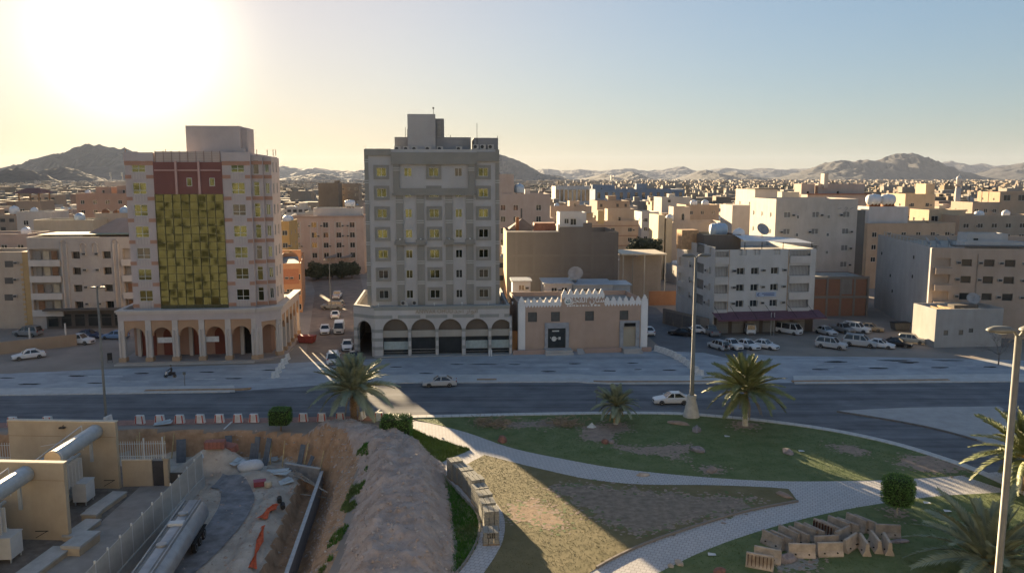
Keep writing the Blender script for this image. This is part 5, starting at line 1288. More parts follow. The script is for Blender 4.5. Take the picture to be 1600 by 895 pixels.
for y, x, w, d, h, px in cells[:NEAR_N]:
    tn, _ = rnd.choice(tones); nf = max(1, round(h / 3.4)); has_t = rnd.random() < .6; has_p = rnd.random() < .6
    lab = '%s %s house%s %s' % (tn, ('very far' if y > 430 else 'distant') + ' ' + {1: 'one-storey', 2: 'two-storey', 3: 'three-storey', 4: 'four-storey', 5: 'five-storey'}.get(nf, 'tall'), ' with roof room and tank' if has_t and has_p else ' with roof tank' if has_t else ' with roof room' if has_p else ' with bare roof', zone(px))
    root = thing('town_house', lab, 'house', (x, y, 0), RK + R(rnd.uniform(-4, 4)), lab.replace('house', 'houses', 1))
    mb = MB(); wm_ = tm[tn]; t = .25; zr = h - rnd.uniform(.6, 1.2)
    mb.box(0, w, 0, d, -.3, zr).box(0, w, 0, t, zr, h).box(0, w, d - t, d, zr, h).box(0, t, t, d - t, zr, h).box(w - t, w, t, d - t, zr, h)
    if rnd.random() < .35: mb.box(w * .55, w - .01, -1.2, 0, 0, h - 3.2)
    ob('wall', mb.mesh('wall', wm_), root)
    if has_p:
        a = rnd.uniform(0, w * .6); pw_ = rnd.uniform(2.6, 4.5); ph_ = rnd.uniform(2.2, 3.4)
        ob('stair_house', MB().box(a, a + pw_, d * .35, d * .35 + 4, zr, zr + ph_).box(a - .2, a + pw_ + .2, d * .35 - .2, d * .35 + 4.2, zr + ph_, zr + ph_ + .2).mesh('stair_house', wm_), root)
    if has_t:
        for _ in range(rnd.choice((1, 1, 2))): tank(root, rnd.uniform(1.2, w - 1.2), rnd.uniform(1.2, d - 1.2), zr, rnd.choice(('dome', 'dome', 'lying')), rnd.choice((tankw, tankw, tankb)), rnd.uniform(.7, 1.1), rnd.uniform(0, 3))
    if rnd.random() < .4: dish(root, rnd.uniform(1, w - 1), 1, zr, rnd.uniform(-1, 1), 1.0)
    if y < 520:
        nc_ = rnd.choice((2, 3, 4)); sz = rnd.choice((1.0, 1.4, 1.8))
        for k in range(nf):
            for i in range(nc_):
                if rnd.random() < .88: ob('window', fw_mesh[sz], root, (w * (i + .5) / nc_ * (.52 if False else 1), 0 if not (len(mb.v) > 40 and w * (i + .5) / nc_ > w * .5) else -1.2 if (k * 3.3 + 2.6) < h - 3.2 else 0, h - 2.6 - k * 3.3)) if h - 2.6 - k * 3.3 > .3 else None
        if rnd.random() < .8:
            for k in range(nf): ob('window', fw_mesh[1.0], root, (0, d * .5, h - 2.6 - k * 3.3), R(-90)) if h - 2.6 - k * 3.3 > .3 else None
alike = {}
for o_ in COL.objects:
    if o_.name.startswith('town_house'): alike.setdefault(o_['label'], []).append(o_)
for lab, os_ in alike.items():
    os_.sort(key=lambda q: q.location.x / q.location.y)
    n_ = len(os_)
    for k, o_ in enumerate(os_):
        if n_ == 1: del o_['group']
        else: o_['label'] = lab + ', ' + ('leftmost' if k == 0 else 'rightmost' if k == n_ - 1 else 'middle' if n_ == 3 else ['second', 'third', 'fourth', 'fifth', 'sixth'][k - 1])
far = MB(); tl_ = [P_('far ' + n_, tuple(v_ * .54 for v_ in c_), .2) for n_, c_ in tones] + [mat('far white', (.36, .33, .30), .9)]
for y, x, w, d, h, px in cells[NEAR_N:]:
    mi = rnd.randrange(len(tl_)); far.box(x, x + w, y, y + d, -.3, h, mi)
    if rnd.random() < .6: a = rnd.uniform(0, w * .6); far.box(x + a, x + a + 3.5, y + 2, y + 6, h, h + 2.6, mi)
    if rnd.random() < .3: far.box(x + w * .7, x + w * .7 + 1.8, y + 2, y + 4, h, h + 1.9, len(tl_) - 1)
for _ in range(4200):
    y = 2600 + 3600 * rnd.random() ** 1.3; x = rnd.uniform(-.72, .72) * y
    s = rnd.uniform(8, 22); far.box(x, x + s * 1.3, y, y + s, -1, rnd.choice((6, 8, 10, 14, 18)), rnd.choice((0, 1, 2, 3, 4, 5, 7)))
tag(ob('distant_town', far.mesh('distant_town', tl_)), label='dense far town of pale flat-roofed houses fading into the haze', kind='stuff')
# dark palm groves in the far plain
gv = MB()
def clump(mb_, x, y, z, s, n, mi=0, rr=rnd):
    for _ in range(n):
        a = Vector((rr.gauss(0, 1), rr.gauss(0, 1), abs(rr.gauss(0, .7)))) * s * .5
        q = [Vector((rr.uniform(-1, 1), rr.uniform(-1, 1), rr.uniform(-1, 1))) * s * .35 for _ in range(3)]
        mb_.face([Vector((x, y, z)) + a + k for k in q], mi)
for cx_, cy_, wx, wy, n in ((1120, 1500, 60, 40, 0), (1180, 1350, 90, 120, 260), (1380, 1250, 130, 160, 420), (1250, 1400, 60, 100, 140), (840, 1700, 40, 60, 60), (60, 900, 20, 30, 0)):
    for _ in range(n):
        px = cx_ + rnd.gauss(0, wx * .6); y = cy_ + rnd.gauss(0, wy); x = (px - 800) / F_PX * y
        clump(gv, x, y, 4, 9, 14)
tag(ob('palm_grove', gv.mesh('palm_grove', mat('grove green', (.035, .05, .025), .9, var=.3, scale=.05))), label='dark palm groves in the far plain below the mountains', kind='stuff')

# ------------------------------------------------------------------ mountains
rock = mat('mountain rock', (.018, .018, .021), .95, var=.15, scale=.004, detail=10)
def ridge(name, D, pts, depth, seed, rough=1.0):
    P = [(at(px, py, D)[0], max(5., at(px, py, D)[1])) for px, py in pts]
    n = max(120, int((P[-1][0] - P[0][0]) / (D * .0022))); m = 30; mb = MB(); k = 1 / (D * .026)
    for i in range(n + 1):
        x = P[0][0] + (P[-1][0] - P[0][0]) * i / n; hz_ = interp(P, x)
        for j in range(m + 1):
            t = j / m * 2 - 1; yy = D + t * depth
            prof = max(0., 1 - abs(t) ** 1.1)
            v = Vector((x * k, yy * k, seed)); rg = 0.; amp = 1.
            for o_ in range(5):
                rg += amp * (.55 - abs(noise.noise(v)) * 1.6); amp *= .52; v = v * 2.07
            hh = hz_ * (prof + rough * .34 * rg * prof ** .6 * (.42 + .58 * min(1, abs(t) * 2.2)))
            mb.v.append((x, yy, hh - 4))
    for i in range(n):
        for j in range(m): mb.f.append((i * (m + 1) + j, (i + 1) * (m + 1) + j, (i + 1) * (m + 1) + j + 1, i * (m + 1) + j + 1)); mb.m.append(0)
    struct(name, mb.mesh(name, rock))
ridge('mountain', 5200, [(-300, 285), (-150, 274), (-50, 270), (0, 268), (60, 257), (100, 244), (125, 235), (148, 228), (175, 234), (200, 237), (230, 246), (300, 262), (400, 280), (440, 286)], 900, 1)
ridge('hill', 2700, [(-120, 287), (-60, 275), (0, 272), (25, 262), (42, 266), (66, 282), (75, 288)], 260, 2)
ridge('hill', 3300, [(40, 289), (62, 276), (82, 264), (100, 262), (122, 268), (150, 280), (185, 284), (200, 289)], 300, 3)
ridge('mountain', 9500, [(300, 286), (430, 262), (445, 260), (470, 265), (495, 263), (520, 267), (545, 268), (575, 264), (640, 272), (700, 284)], 1200, 4)
ridge('hill', 6200, [(420, 288), (460, 276), (490, 272), (505, 271), (520, 274), (545, 282), (570, 289)], 500, 5)
ridge('mountain', 6000, [(600, 288), (690, 262), (740, 246), (770, 243), (790, 246), (812, 254), (830, 262), (850, 272), (875, 275), (890, 281), (910, 288)], 800, 6)
ridge('mountain', 12500, [(780, 286), (830, 270), (848, 263), (870, 267), (905, 265), (935, 268), (985, 264), (1010, 268), (1035, 266), (1063, 261), (1085, 268), (1110, 266), (1130, 263), (1160, 267), (1190, 264), (1230, 266), (1270, 263), (1330, 260), (1400, 260), (1460, 256), (1480, 253), (1500, 259), (1530, 257), (1560, 261), (1600, 256), (1660, 262), (1760, 286)], 1600, 7)
ridge('mountain', 7600, [(870, 289), (900, 281), (925, 276), (945, 271), (958, 277), (984, 268), (1002, 275), (1020, 281), (1032, 279), (1046, 284), (1070, 277), (1098, 266), (1125, 273), (1145, 269), (1180, 277), (1215, 279), (1250, 272), (1280, 261), (1300, 253), (1318, 252), (1330, 256), (1345, 251), (1372, 255), (1385, 248), (1408, 241), (1420, 241), (1436, 246), (1450, 256), (1478, 270), (1510, 278), (1550, 289)], 1000, 8)
ridge('mountain', 8600, [(1480, 289), (1520, 280), (1545, 272), (1570, 263), (1595, 257), (1640, 252), (1720, 262), (1800, 288)], 1000, 9)
# ------------------------------------------------------------------ vehicles
paints = {k: mat('paint ' + k, c, .28, var=.02, spec=.5) for k, c in {'white': (.62, .63, .64), 'silver': (.42, .43, .44), 'grey': (.20, .205, .21), 'black': (.02, .02, .022), 'navy': (.03, .045, .10), 'blue': (.16, .26, .42), 'tan': (.36, .28, .18), 'champagne': (.40, .38, .33), 'yellow': (.52, .34, .04)}.items()}
carglass = mat('car glass', (.018, .022, .026), .06, var=.05, spec=.7)
tyre = mat('tyre', (.025, .025, .025), .85); rimm = mat('rim', (.34, .34, .34), .35, metal=.7)
hl = mat('headlight', (.55, .56, .55), .15); tl = mat('taillight', (.30, .02, .02), .25); trim = mat('black trim', (.03, .03, .03), .7)
_wheel = MB().lathe([(.20, -.11), (.31, -.11), (.34, -.07), (.34, .07), (.31, .11), (.20, .11)], n=16)
_wheel.v = [(x, z, y) for x, y, z in _wheel.v]; WHEEL = _wheel.mesh('wheel', tyre, True)
_rim = MB().lathe([(.0001, -.09), (.21, -.115), (.21, .115), (.0001, .09)], n=12); _rim.v = [(x, z, y) for x, y, z in _rim.v]; RIM = _rim.mesh('rim', rimm)
SPEC = {  # lower-body stations (x, half width, top), cabin (windscreen base, roof front, roof rear, rear base), base/roof half widths, belt, roof, wheelbase front/rear, wheel scale
 'sedan': ([(2.34, .66, .60), (2.2, .82, .70), (1.4, .89, .84), (.85, .90, .93), (-1.0, .90, .96), (-1.7, .89, .97), (-2.2, .84, .93), (-2.36, .70, .80)], (.95, .18, -1.0, -1.85), .82, .58, .92, 1.44, 1.42, -1.38, .96),
 'suv': ([(2.45, .76, .80), (2.3, .92, 1.0), (1.3, .96, 1.10), (.95, .97, 1.14), (-1.6, .97, 1.16), (-2.35, .94, 1.14), (-2.48, .86, 1.0)], (1.15, .45, -2.1, -2.42), .88, .70, 1.12, 1.84, 1.55, -1.5, 1.12),
 'pickup': ([(2.55, .76, .80), (2.4, .88, .98), (1.5, .92, 1.06), (1.1, .92, 1.10), (-.7, .92, 1.10), (-2.5, .90, 1.08), (-2.62, .84, 1.0)], (1.2, .55, -.55, -.75), .84, .68, 1.08, 1.74, 1.65, -1.6, 1.08),
 'van': ([(2.42, .76, .85), (2.35, .90, 1.05), (1.95, .93, 1.12), (-2.2, .93, 1.14), (-2.4, .90, 1.10)], (2.28, 1.55, -2.2, -2.38), .90, .76, 1.08, 2.02, 1.6, -1.35, 1.0)}
_cars = {}
def car_meshes(kind, col):
    if (kind, col) in _cars: return _cars[(kind, col)]
    st, (wb, rf, rr_, rb), hb, hr, belt, roof, _, _, ws = SPEC[kind]
    b = MB(); zb = .24 * ws; base = len(b.v); nsec = 8
    for x, hw, zt in st:
        for y, z in ((-hw * .9, zb), (-hw, zb + .18), (-hw, zt - .14), (-hw * .9, zt), (hw * .9, zt), (hw, zt - .14), (hw, zb + .18), (hw * .9, zb)): b.v.append((x, y, z))
    for i in range(len(st) - 1):
        for k in range(nsec):
            a, c = base + i * nsec + k, base + i * nsec + (k + 1) % nsec
            b.f.append((a, c, c + nsec, a + nsec)); b.m.append(0)
    b.f.append(tuple(base + k for k in reversed(range(nsec)))); b.m.append(0)
    e = base + (len(st) - 1) * nsec; b.f.append(tuple(e + k for k in range(nsec))); b.m.append(0)
    t = .05
    b.box(rr_ + .02, rf - .02, -hr - .03, hr + .03, roof - .03, roof + .035)
    if kind != 'pickup' or True:
        mids = [(.5 * (wb + rf) - .75 if kind != 'van' else .8)] + ([-.95] if kind in ('suv', 'van') else [])
        for s in (-1, 1):
            b.bar((wb, s * hb, belt - .03), (rf, s * (hr + .01), roof), .075).bar((rb, s * hb, belt - .03), (rr_, s * (hr + .01), roof), .16 if kind != 'pickup' else .09)
            for mx in mids: b.bar((mx, s * (hb + .01), belt - .03), (mx - .05, s * (hr + .015), roof), .10)
    if kind == 'pickup': b.box(-2.35, -.85, -.72, .72, 1.082, 1.084, 1)
    for s in (-1, 1): b.obox((wb - .15, s * (hb + .14), belt + .08), (.12, .2, .14))
    front, rear = st[0], st[-1]
    b.box(front[0] - .02, front[0] + .015, -.45, .45, zb + .12, zb + .36, 1).box(rear[0] - .03, rear[0] + .02, -.6, .6, zb + .05, zb + .22, 1)
    if kind == 'suv': b.box(-1.9, .2, -hr + .02, -hr + .06, roof + .05, roof + .09, 1).box(-1.9, .2, hr - .06, hr - .02, roof + .05, roof + .09, 1)
    body = b.mesh('body', [paints[col], trim])
    g = MB(); B0 = [(wb, -hb, belt), (wb, hb, belt), (rb, hb, belt), (rb, -hb, belt)]; R0 = [(rf, -hr, roof), (rf, hr, roof), (rr_, hr, roof), (rr_, -hr, roof)]
    B0 = [(x, y, z - .06) for x, y, z in B0]
    for i in range(4): j = (i + 1) % 4; g.face([B0[i], B0[j], R0[j], R0[i]])
    glass = g.mesh('windows', carglass)
    fx_, fw, fz = st[1]; rx_, rw, rz_ = st[-2]
    H_ = MB().obox((0, 0, 0), (.16, .30, .14)).mesh('headlight', hl); T_ = MB().obox((0, 0, 0), (.12, .26, .16)).mesh('taillight', tl)
    _cars[(kind, col)] = (body, glass, H_, T_, (fx_ + .04, fw * .76, fz - .12), (rx_ - .1, rw * .78, rz_ - .1))
    return _cars[(kind, col)]
def car(px, py, kind, col, deg, label, group=None, s=1., name=None, extra=None):
    body, glass, H_, T_, hp, tp = car_meshes(kind, col)
    x, y = gp(px, py)
    root = thing(name or ('parked_' + {'sedan': 'car', 'suv': 'off_road_car', 'pickup': 'pickup', 'van': 'van'}[kind]), label, {'sedan': 'car', 'suv': 'off-roader', 'pickup': 'pickup', 'van': 'van'}[kind], (x, y, .012), R(deg), group)
    if s != 1.: root.scale = (s,) * 3
    ob('body', body, root); ob('windows', glass, root)
    sp = SPEC[kind]; hw = sp[0][3][1] - .10
    for wx in (sp[6], sp[7]):
        for sy in (-1, 1):
            w = ob('wheel', WHEEL, root, (wx, sy * hw, .34 * sp[8]), scale=sp[8]); ob('rim', RIM, w)
    for sy in (-1, 1):
        ob('headlight', H_, root, (hp[0], sy * hp[1], hp[2])); ob('taillight', T_, root, (tp[0], sy * tp[1], tp[2]))
    if extra == 'spare':
        ob('spare_wheel', WHEEL, root, (sp[0][-1][0] - .12, .1, .95), R(90))
    return root
G1, G2, G3 = 'cars on the dirt lot', 'cars in the side street', 'cars parked beyond the lane'
car(687, 603, 'sedan', 'silver', 184, 'silver sedan driving left in front of the grey tower', name='moving_car')
car(1049, 630, 'sedan', 'white', 183, 'white sedan driving left beside the tall lamp post', name='moving_car')
car(45, 560, 'sedan', 'white', 218, 'white sedan alone near the low wall on the dirt lot', G1)
car(124, 537, 'pickup', 'white', -8, 'white pickup behind a pale post on the dirt lot', G1)
car(140, 528, 'sedan', 'navy', -6, 'dark blue car behind the white pickup', G1)
car(180, 529, 'sedan', 'blue', 176, 'light blue car beside the arcade of the glass tower', G1)
car(44, 525, 'suv', 'grey', 172, 'dark grey off-roader in the shade of the balcony block', G1)
car(-6, 548, 'sedan', 'yellow', 120, 'yellow car cut by the left edge', G1)
car(521, 566, 'suv', 'white', 100, 'white off-roader leaving the side street onto the service road', G2)
car(543, 545, 'sedan', 'white', -80, 'white car parked beside the striped arcade corner', G2)
car(508, 520, 'sedan', 'white', -78, 'small white sedan left of the van in the side street', G2)
car(530, 519, 'van', 'white', -80, 'white van with high roof in the side street', G2)
car(524, 496, 'sedan', 'white', 100, 'white sedan behind the van in the side street', G2)
car(520, 483, 'suv', 'grey', 176, 'dark off-roader standing crosswise in the side street', G2)
car(527, 466, 'pickup', 'white', 95, 'white pickup farthest along the side street', G2)
car(553, 562, 'sedan', 'black', 100, 'dark car behind the palm at the arcade corner', G2)
car(1012, 522, 'sedan', 'white', 95, 'white car peeping out behind the shop corner pier', G3)
car(1064, 524, 'sedan', 'black', 150, 'black car under the lane wall', G3)
car(1086, 520, 'sedan', 'white', 160, 'white car half hidden by the tall lamp post', G3)
car(1111, 523, 'pickup', 'grey', 95, 'grey pickup at the corner below the maroon awning', G3)
car(1122, 545, 'suv', 'silver', 115, 'silver off-roader showing its spare wheel', G3, .84, extra='spare')
car(1142, 544, 'pickup', 'white', -65, 'white pickup between spare-wheel off-roader and white sedan', G3, .92)
car(1168, 544, 'sedan', 'white', -60, 'white sedan in the middle of the row behind the palm', G3)
car(1195, 544, 'sedan', 'white', -48, 'white sedan at the right end of the row behind the palm', G3)
car(1169, 520, 'van', 'white', 88, 'white van seen from behind below the awning', G3, .9)
car(1232, 521, 'van', 'white', -50, 'white van parked before the shops at the awning end', G3)
car(1290, 522, 'sedan', 'silver', -70, 'silver car in the shade left of the dark pickup', G3)
car(1299, 544, 'suv', 'silver', -38, 'silver off-roader standing alone on the asphalt', G3)
car(1316, 519, 'pickup', 'grey', -70, 'dark pickup beside the white off-roader', G3)
car(1338, 519, 'suv', 'white', -42, 'white off-roader in the back row of the car park', G3)
car(1360, 517, 'sedan', 'tan', -30, 'tan car with dark hood in the back row', G3)
car(1344, 541, 'suv', 'silver', -32, 'long silver off-roader left of the white sedan', G3, 1.08)
car(1375, 543, 'sedan', 'white', -35, 'white sedan between the silver off-roader and black sedan', G3)
car(1402, 541, 'sedan', 'black', -35, 'black sedan in the front row of the car park', G3)
car(1424, 536, 'suv', 'champagne', -30, 'pale off-roader beside the low shed', G3, .86)
car(1004, 447, 'sedan', 'white', -80, 'white car far back in the yard by the canopy', G3)
sk = thing('skip_bin', 'dark metal waste container at the back of the car park', 'container', (*gp(1406, 516), 0), R(5))
ob('bin', MB().extrude_xz([(-1.3, .2), (1.3, .2), (1.6, 1.5), (-1.6, 1.5)], -.9, .9).mesh('bin', mat('bin steel', (.10, .10, .095), .7)), sk); boxes(sk, 'rim_bar', [(-1.65, 1.65, -.95, .95, 1.5, 1.58)], trim)
sk = thing('skip_bin', 'red waste skip beside the arcade in the side street', 'container', (*gp(480, 535), 0), R(-6))
ob('bin', MB().extrude_xz([(-1.2, .1), (1.2, .1), (1.5, 1.3), (-1.5, 1.3)], -.8, .8).mesh('bin', mat('skip red', (.30, .06, .045), .7, var=.3)), sk)
# scooter with rider on the service road
px_s, py_s = gp(266, 590)
sc_ = thing('motor_scooter', 'small dark scooter with white front carrying a rider on the service road', 'scooter', (px_s, py_s, .012), R(184))
for x in (.62, -.62):
    w = ob('wheel', WHEEL, sc_, (x, 0, .27), scale=(.8, .55, .8)); ob('rim', RIM, w)
ob('body', MB().obox((-.35, 0, .58), (.8, .3, .3)).bar((.62, 0, .3), (.42, 0, 1.0), .12).obox((.1, 0, .35), (.6, .26, .1)).mesh('body', paints['black']), sc_)
ob('front_shield', MB().obox((.52, 0, .72), (.16, .42, .5), Matrix.Rotation(R(-15), 3, 'Y')).mesh('front_shield', paints['white']), sc_)
ob('handlebar', MB().bar((.42, -.32, 1.02), (.42, .32, 1.02), .05).mesh('handlebar', trim), sc_); ob('seat', MB().obox((-.35, 0, .77), (.75, .3, .1)).mesh('seat', trim), sc_)
def figure(name, label, loc, rz, verts, edges, m_cloth, head, m_skin, hair):
    me = bpy.data.meshes.new(name); me.from_pydata([v[:3] for v in verts], edges, [])
    o = ob(name, me, None, loc, rz)
    tag(o, label, 'person')
    md = o.modifiers.new('skin', 'SKIN'); md.use_smooth_shade = True
    for i, v in enumerate(verts): me.skin_vertices[0].data[i].radius = (v[3], v[3])
    me.skin_vertices[0].data[0].use_root = True
    o.modifiers.new('sub', 'SUBSURF').levels = 1; o.modifiers['sub'].render_levels = 1
    me.materials.append(m_cloth)
    h = MB().lathe([(.03, -.13), (.075, -.1), (.09, -.02), (.098, .05), (.085, .11), (.04, .15)], head, 12)
    h.obox((head[0] + .1, head[1], head[2] - .01), (.04, .03, .05)).obox((head[0], head[1] + .095, head[2]), (.04, .02, .06)).obox((head[0], head[1] - .095, head[2]), (.04, .02, .06))
    ob('head', h.mesh('head', m_skin, True), o)
    ob('hair', MB().lathe([(.104, .02), (.106, .07), (.09, .13), (.045, .165)], (head[0] - .015, head[1], head[2]), 12).mesh('hair', hair, True), o)
    return o
skin = mat('skin', (.30, .18, .12), .6); cloth = mat('dark clothes', (.05, .045, .04), .9, var=.3); hairm = mat('black hair', (.015, .013, .012), .7)
figure('person', 'person in dark clothes riding the scooter on the service road', (px_s, py_s, .012), R(184),
       [(-.3, 0, .88, .15), (-.26, 0, 1.12, .14), (-.2, 0, 1.36, .16), (-.17, 0, 1.5, .07), (-.16, 0, 1.56, .06), (-.18, .2, 1.4, .07), (.08, .27, 1.2, .055), (.38, .28, 1.06, .04), (-.18, -.2, 1.4, .07), (.08, -.27, 1.2, .055), (.38, -.28, 1.06, .04), (-.15, .14, .84, .1), (.12, .18, .8, .085), (.14, .16, .42, .06), (.26, .16, .42, .045), (-.15, -.14, .84, .1), (.12, -.18, .8, .085), (.14, -.16, .42, .06), (.26, -.16, .42, .045)],
       [(0, 1), (1, 2), (2, 3), (3, 4), (2, 5), (5, 6), (6, 7), (2, 8), (8, 9), (9, 10), (0, 11), (11, 12), (12, 13), (13, 14), (0, 15), (15, 16), (16, 17), (17, 18)], cloth, (-.14, 0, 1.72), skin, hairm)
ez = thing('folding_sign', 'dark folding board standing on the dirt lot by the arcade corner', 'sign', (*gp(172, 566), 0), R(30))
boxes(ez, 'board', [(-.35, .35, -.02, .02, .35, 1.5)], trim); boxes(ez, 'leg', [(-.33, -.28, -.3, -.25, 0, 1.0), (.28, .33, -.3, -.25, 0, 1.0), (-.33, -.28, .0, .04, 0, .35), (.28, .33, .0, .04, 0, .35)], trim)
# ------------------------------------------------------------------ lamps, posts, barriers
lampg = mat('lamp post grey', (.16, .16, .145), .6, metal=.3, var=.15, scale=2); lampglass = mat('lamp glass', (.55, .55, .50), .3)
def lamp(px, py, ptop, label, r0, r1, arms, base=None, Y=None):
    if Y is None: x, y = gp(px, py)
    else: y = Y; x = at(px, py, Y)[0]
    zt = at(px, ptop, y)[1]
    o = thing('street_lamp', label, 'street lamp', (x, y, 0))
    ob('pole', MB().lathe([(r0, 0), (r0, .4), (r0 * .9, .5), (r1, zt)], n=12).mesh('pole', lampg, True), o)
    if base: ob('base', MB().lathe([(base[0], 0), (base[0] * .95, .4), (base[1], base[2] * .85), (base[1] * 1.15, base[2] * .87), (base[1] * 1.1, base[2])], n=14).mesh('base', mat('lamp base concrete', (.47, .46, .43), .9)), o)
    for a, L_, sc in arms:
        d = Vector((math.cos(a), math.sin(a), 0))
        ob('arm', MB().tube([(0, 0, zt - .1), tuple(d * L_ * .6 + Vector((0, 0, zt + .18))), tuple(d * L_ + Vector((0, 0, zt + .2)))], .06, 6).mesh('arm', lampg), o)
        hd = MB().lathe([(.02, .16), (.22, .14), (.34, .05), (.36, 0), (.30, -.07), (.02, -.1)], n=14)
        hd.v = [(vx * 1.7 * sc, vy * sc, vz * 1.1 * sc) for vx, vy, vz in hd.v]
        h = ob('lamp_head', hd.mesh('lamp_head', lampg, True), o, tuple(d * (L_ + .4 * sc) + Vector((0, 0, zt + .2))), a)
        ob('lens', MB().lathe([(.24, -.10), (.22, -.13), (.05, -.15)], n=12).mesh('lens', lampglass), h, scale=sc)
    return o
lamp(166, 657, 452, 'slim grey street lamp beside the walled compound on the left', .17, .10, ((0.2, .3, .7), (math.pi, .2, .6)))
lamp(1080, 651, 402, 'tall street lamp on a flared concrete foot beside the palm', .30, .16, ((0.15, .55, 1.3), (math.pi + .15, .45, 1.3)), (1.0, .50, 2.7))
lamp(1592, 524, 524, 'large near street lamp rising through the right foreground', .16, .125, ((.05, .3, 1.3), (math.pi, .35, .9)), Y=30)
lamp(358, 480, 428, 'thin street lamp in the shade behind the glass tower', .1, .07, ((.2, .5, .8),), Y=178)
lamp(517, 492, 408, 'thin street lamp in the middle of the side street', .1, .07, ((2.9, .5, .8),))
lamp(988, 449, 402, 'thin pale lamp post in the yard behind the shop', .1, .07, ((.2, .5, .8),), Y=180)
for px, py, ptop, lab in ((48, 546, 512, 'short white post at the end of the low tan wall'), (104, 540, 505, 'white post in front of the white pickup')):
    x, y = gp(px, py); o = thing('post', lab, 'post', (x, y, 0)); ob('shaft', MB().box(-.1, .1, -.1, .1, 0, at(px, ptop, y)[1]).mesh('shaft', mat('white post', (.55, .54, .51), .7)), o); ob('foot', MB().box(-.2, .2, -.2, .2, 0, .12).mesh('foot', concrete), o)
for px, py, lab in ((932, 632, 'thin sign pole in front of the white sedan'), (289, 603, 'thin dark pole on the pavement before the arcade')):
    x, y = gp(px, py); o = thing('sign_pole', lab, 'pole', (x, y, 0)); ob('shaft', MB().tube([(0, 0, 0), (0, 0, 1.9)], .05, 6).mesh('shaft', lampg), o); ob('plate', MB().box(-.2, .2, -.03, .0, 1.6, 2.0).mesh('plate', lampg), o)
# concrete barriers
conc = mat('barrier concrete', (.47, .40, .33), .92, var=.25, scale=1.6, bump=.3, bscale=9, streak=.3)
conc2 = mat('barrier concrete stained', (.33, .29, .25), .92, var=.3, scale=1.6, bump=.3, bscale=9, streak=.4)
whitec = mat('barrier white', (.60, .59, .57), .85, var=.15, scale=2)
def jersey(L_, h, wb, wt, m):
    p = [(-wb / 2, 0), (wb / 2, 0), (wb / 2, .12 * h), (wt / 2 + .06, .42 * h), (wt / 2, h * .96), (wt / 2 - .03, h), (-wt / 2 + .03, h), (-wt / 2, h * .96), (-wt / 2 - .06, .42 * h), (-wb / 2, .12 * h)]
    b = MB().extrude_xz([(x, z) for x, z in p], -L_ / 2, L_ / 2)
    b.v = [(y, x, z) for x, y, z in b.v]; b.f = [f[::-1] for f in b.f]
    return b.mesh('barrier_body', m)
JB = [jersey(1.95, 1.05, .64, .22, conc), jersey(1.95, 1.05, .64, .22, conc2)]
slot = MB()
for k in range(7): slot.box(-.84 + k * .27, -.80 + k * .27, -.3, -.14, .15, .95)
slotm = slot.mesh('rebar', mat('rebar rust', (.10, .05, .035), .9))
hole = MB().obox((-.5, 0, .3), (.1, .66, .07)).obox((.5, 0, .3), (.1, .66, .07)).mesh('lift_slot', darkm)
GB = 'concrete barriers dumped on the lawn'
def barrier(px, py, deg, label, k=0, slots=False, sc=1., lean=0.):
    x, y = gp(px, py, .06)
    o = thing('concrete_barrier', label, 'barrier', (x, y, .06), 0, GB, rot=(R(lean), 0, R(deg))); o.scale = (sc,) * 3
    ob('barrier_body', JB[k], o)
    if slots:
        for q in range(7): ob('rebar', MB().box(-.84 + q * .27, -.80 + q * .27, -.31, -.15, .15, .95).mesh('rebar', MATS['rebar rust']), o)
    else: ob('lift_slot', hole, o)
ordn = ['leftmost', 'second', 'third', 'fourth', 'fifth', 'sixth', 'seventh', 'eighth', 'ninth', 'tenth', 'eleventh', 'rightmost']
barrier(1187, 886, -24, 'barrier with exposed rusty bars at the left end of the heap', 0, True)
barrier(1199, 876, -26, 'barrier second from the left end, behind the rusty-barred one', 0)
barrier(1252, 869, -4, 'barrier lying broadside in front, left of the middle', 0)
barrier(1296, 867, 3, 'barrier lying broadside in front, right of the middle', 0)
barrier(1328, 857, 42, 'barrier turned obliquely at the right of the two broadside ones', 0)
barrier(1349, 860, 82, 'left of the three barriers standing end-on', 0)
barrier(1367, 856, 84, 'middle one of the three barriers standing end-on', 0)
barrier(1385, 859, 79, 'right of the three barriers standing end-on', 0)
barrier(1386, 838, -6, 'barrier lying broadside at the right back of the heap', 1)
barrier(1290, 856, 6, 'barrier half hidden behind the two broadside ones', 1)
barrier(1315, 845, 38, 'slanting barrier behind the oblique one', 1)
for k in range(12):
    t = k / 11
    px = 1208 + 142 * t + rnd.uniform(-2, 2); py = 853 - 30 * t ** .8 + (5 if k % 2 else 0)
    barrier(px, py, -58 + rnd.uniform(-5, 5), '%s barrier from the left in the slanting back row of the heap' % ordn[k] if k not in (0, 11) else '%s barrier of the slanting back row of the heap' % ordn[k], 1, k == 6, 1.0)
wbm = jersey(1.25, .95, .55, .2, whitec)
for k in range(5):
    x, y = gp(430 + 19 * k / 4, 590 - 28 * k / 4); o = thing('street_barrier', '%s of the five white barriers left of the side street' % ['nearest', 'second nearest', 'middle', 'second farthest', 'farthest'][k], 'barrier', (x, y, .02), R(75 + rnd.uniform(-12, 12)), 'white barriers left of the side street'); ob('barrier_body', wbm, o); ob('lift_slot', hole, o, scale=(.6, .8, .8))
on = ['first', 'second', 'third', 'fourth', 'fifth', 'sixth', 'seventh', 'eighth', 'ninth', 'tenth', 'last']
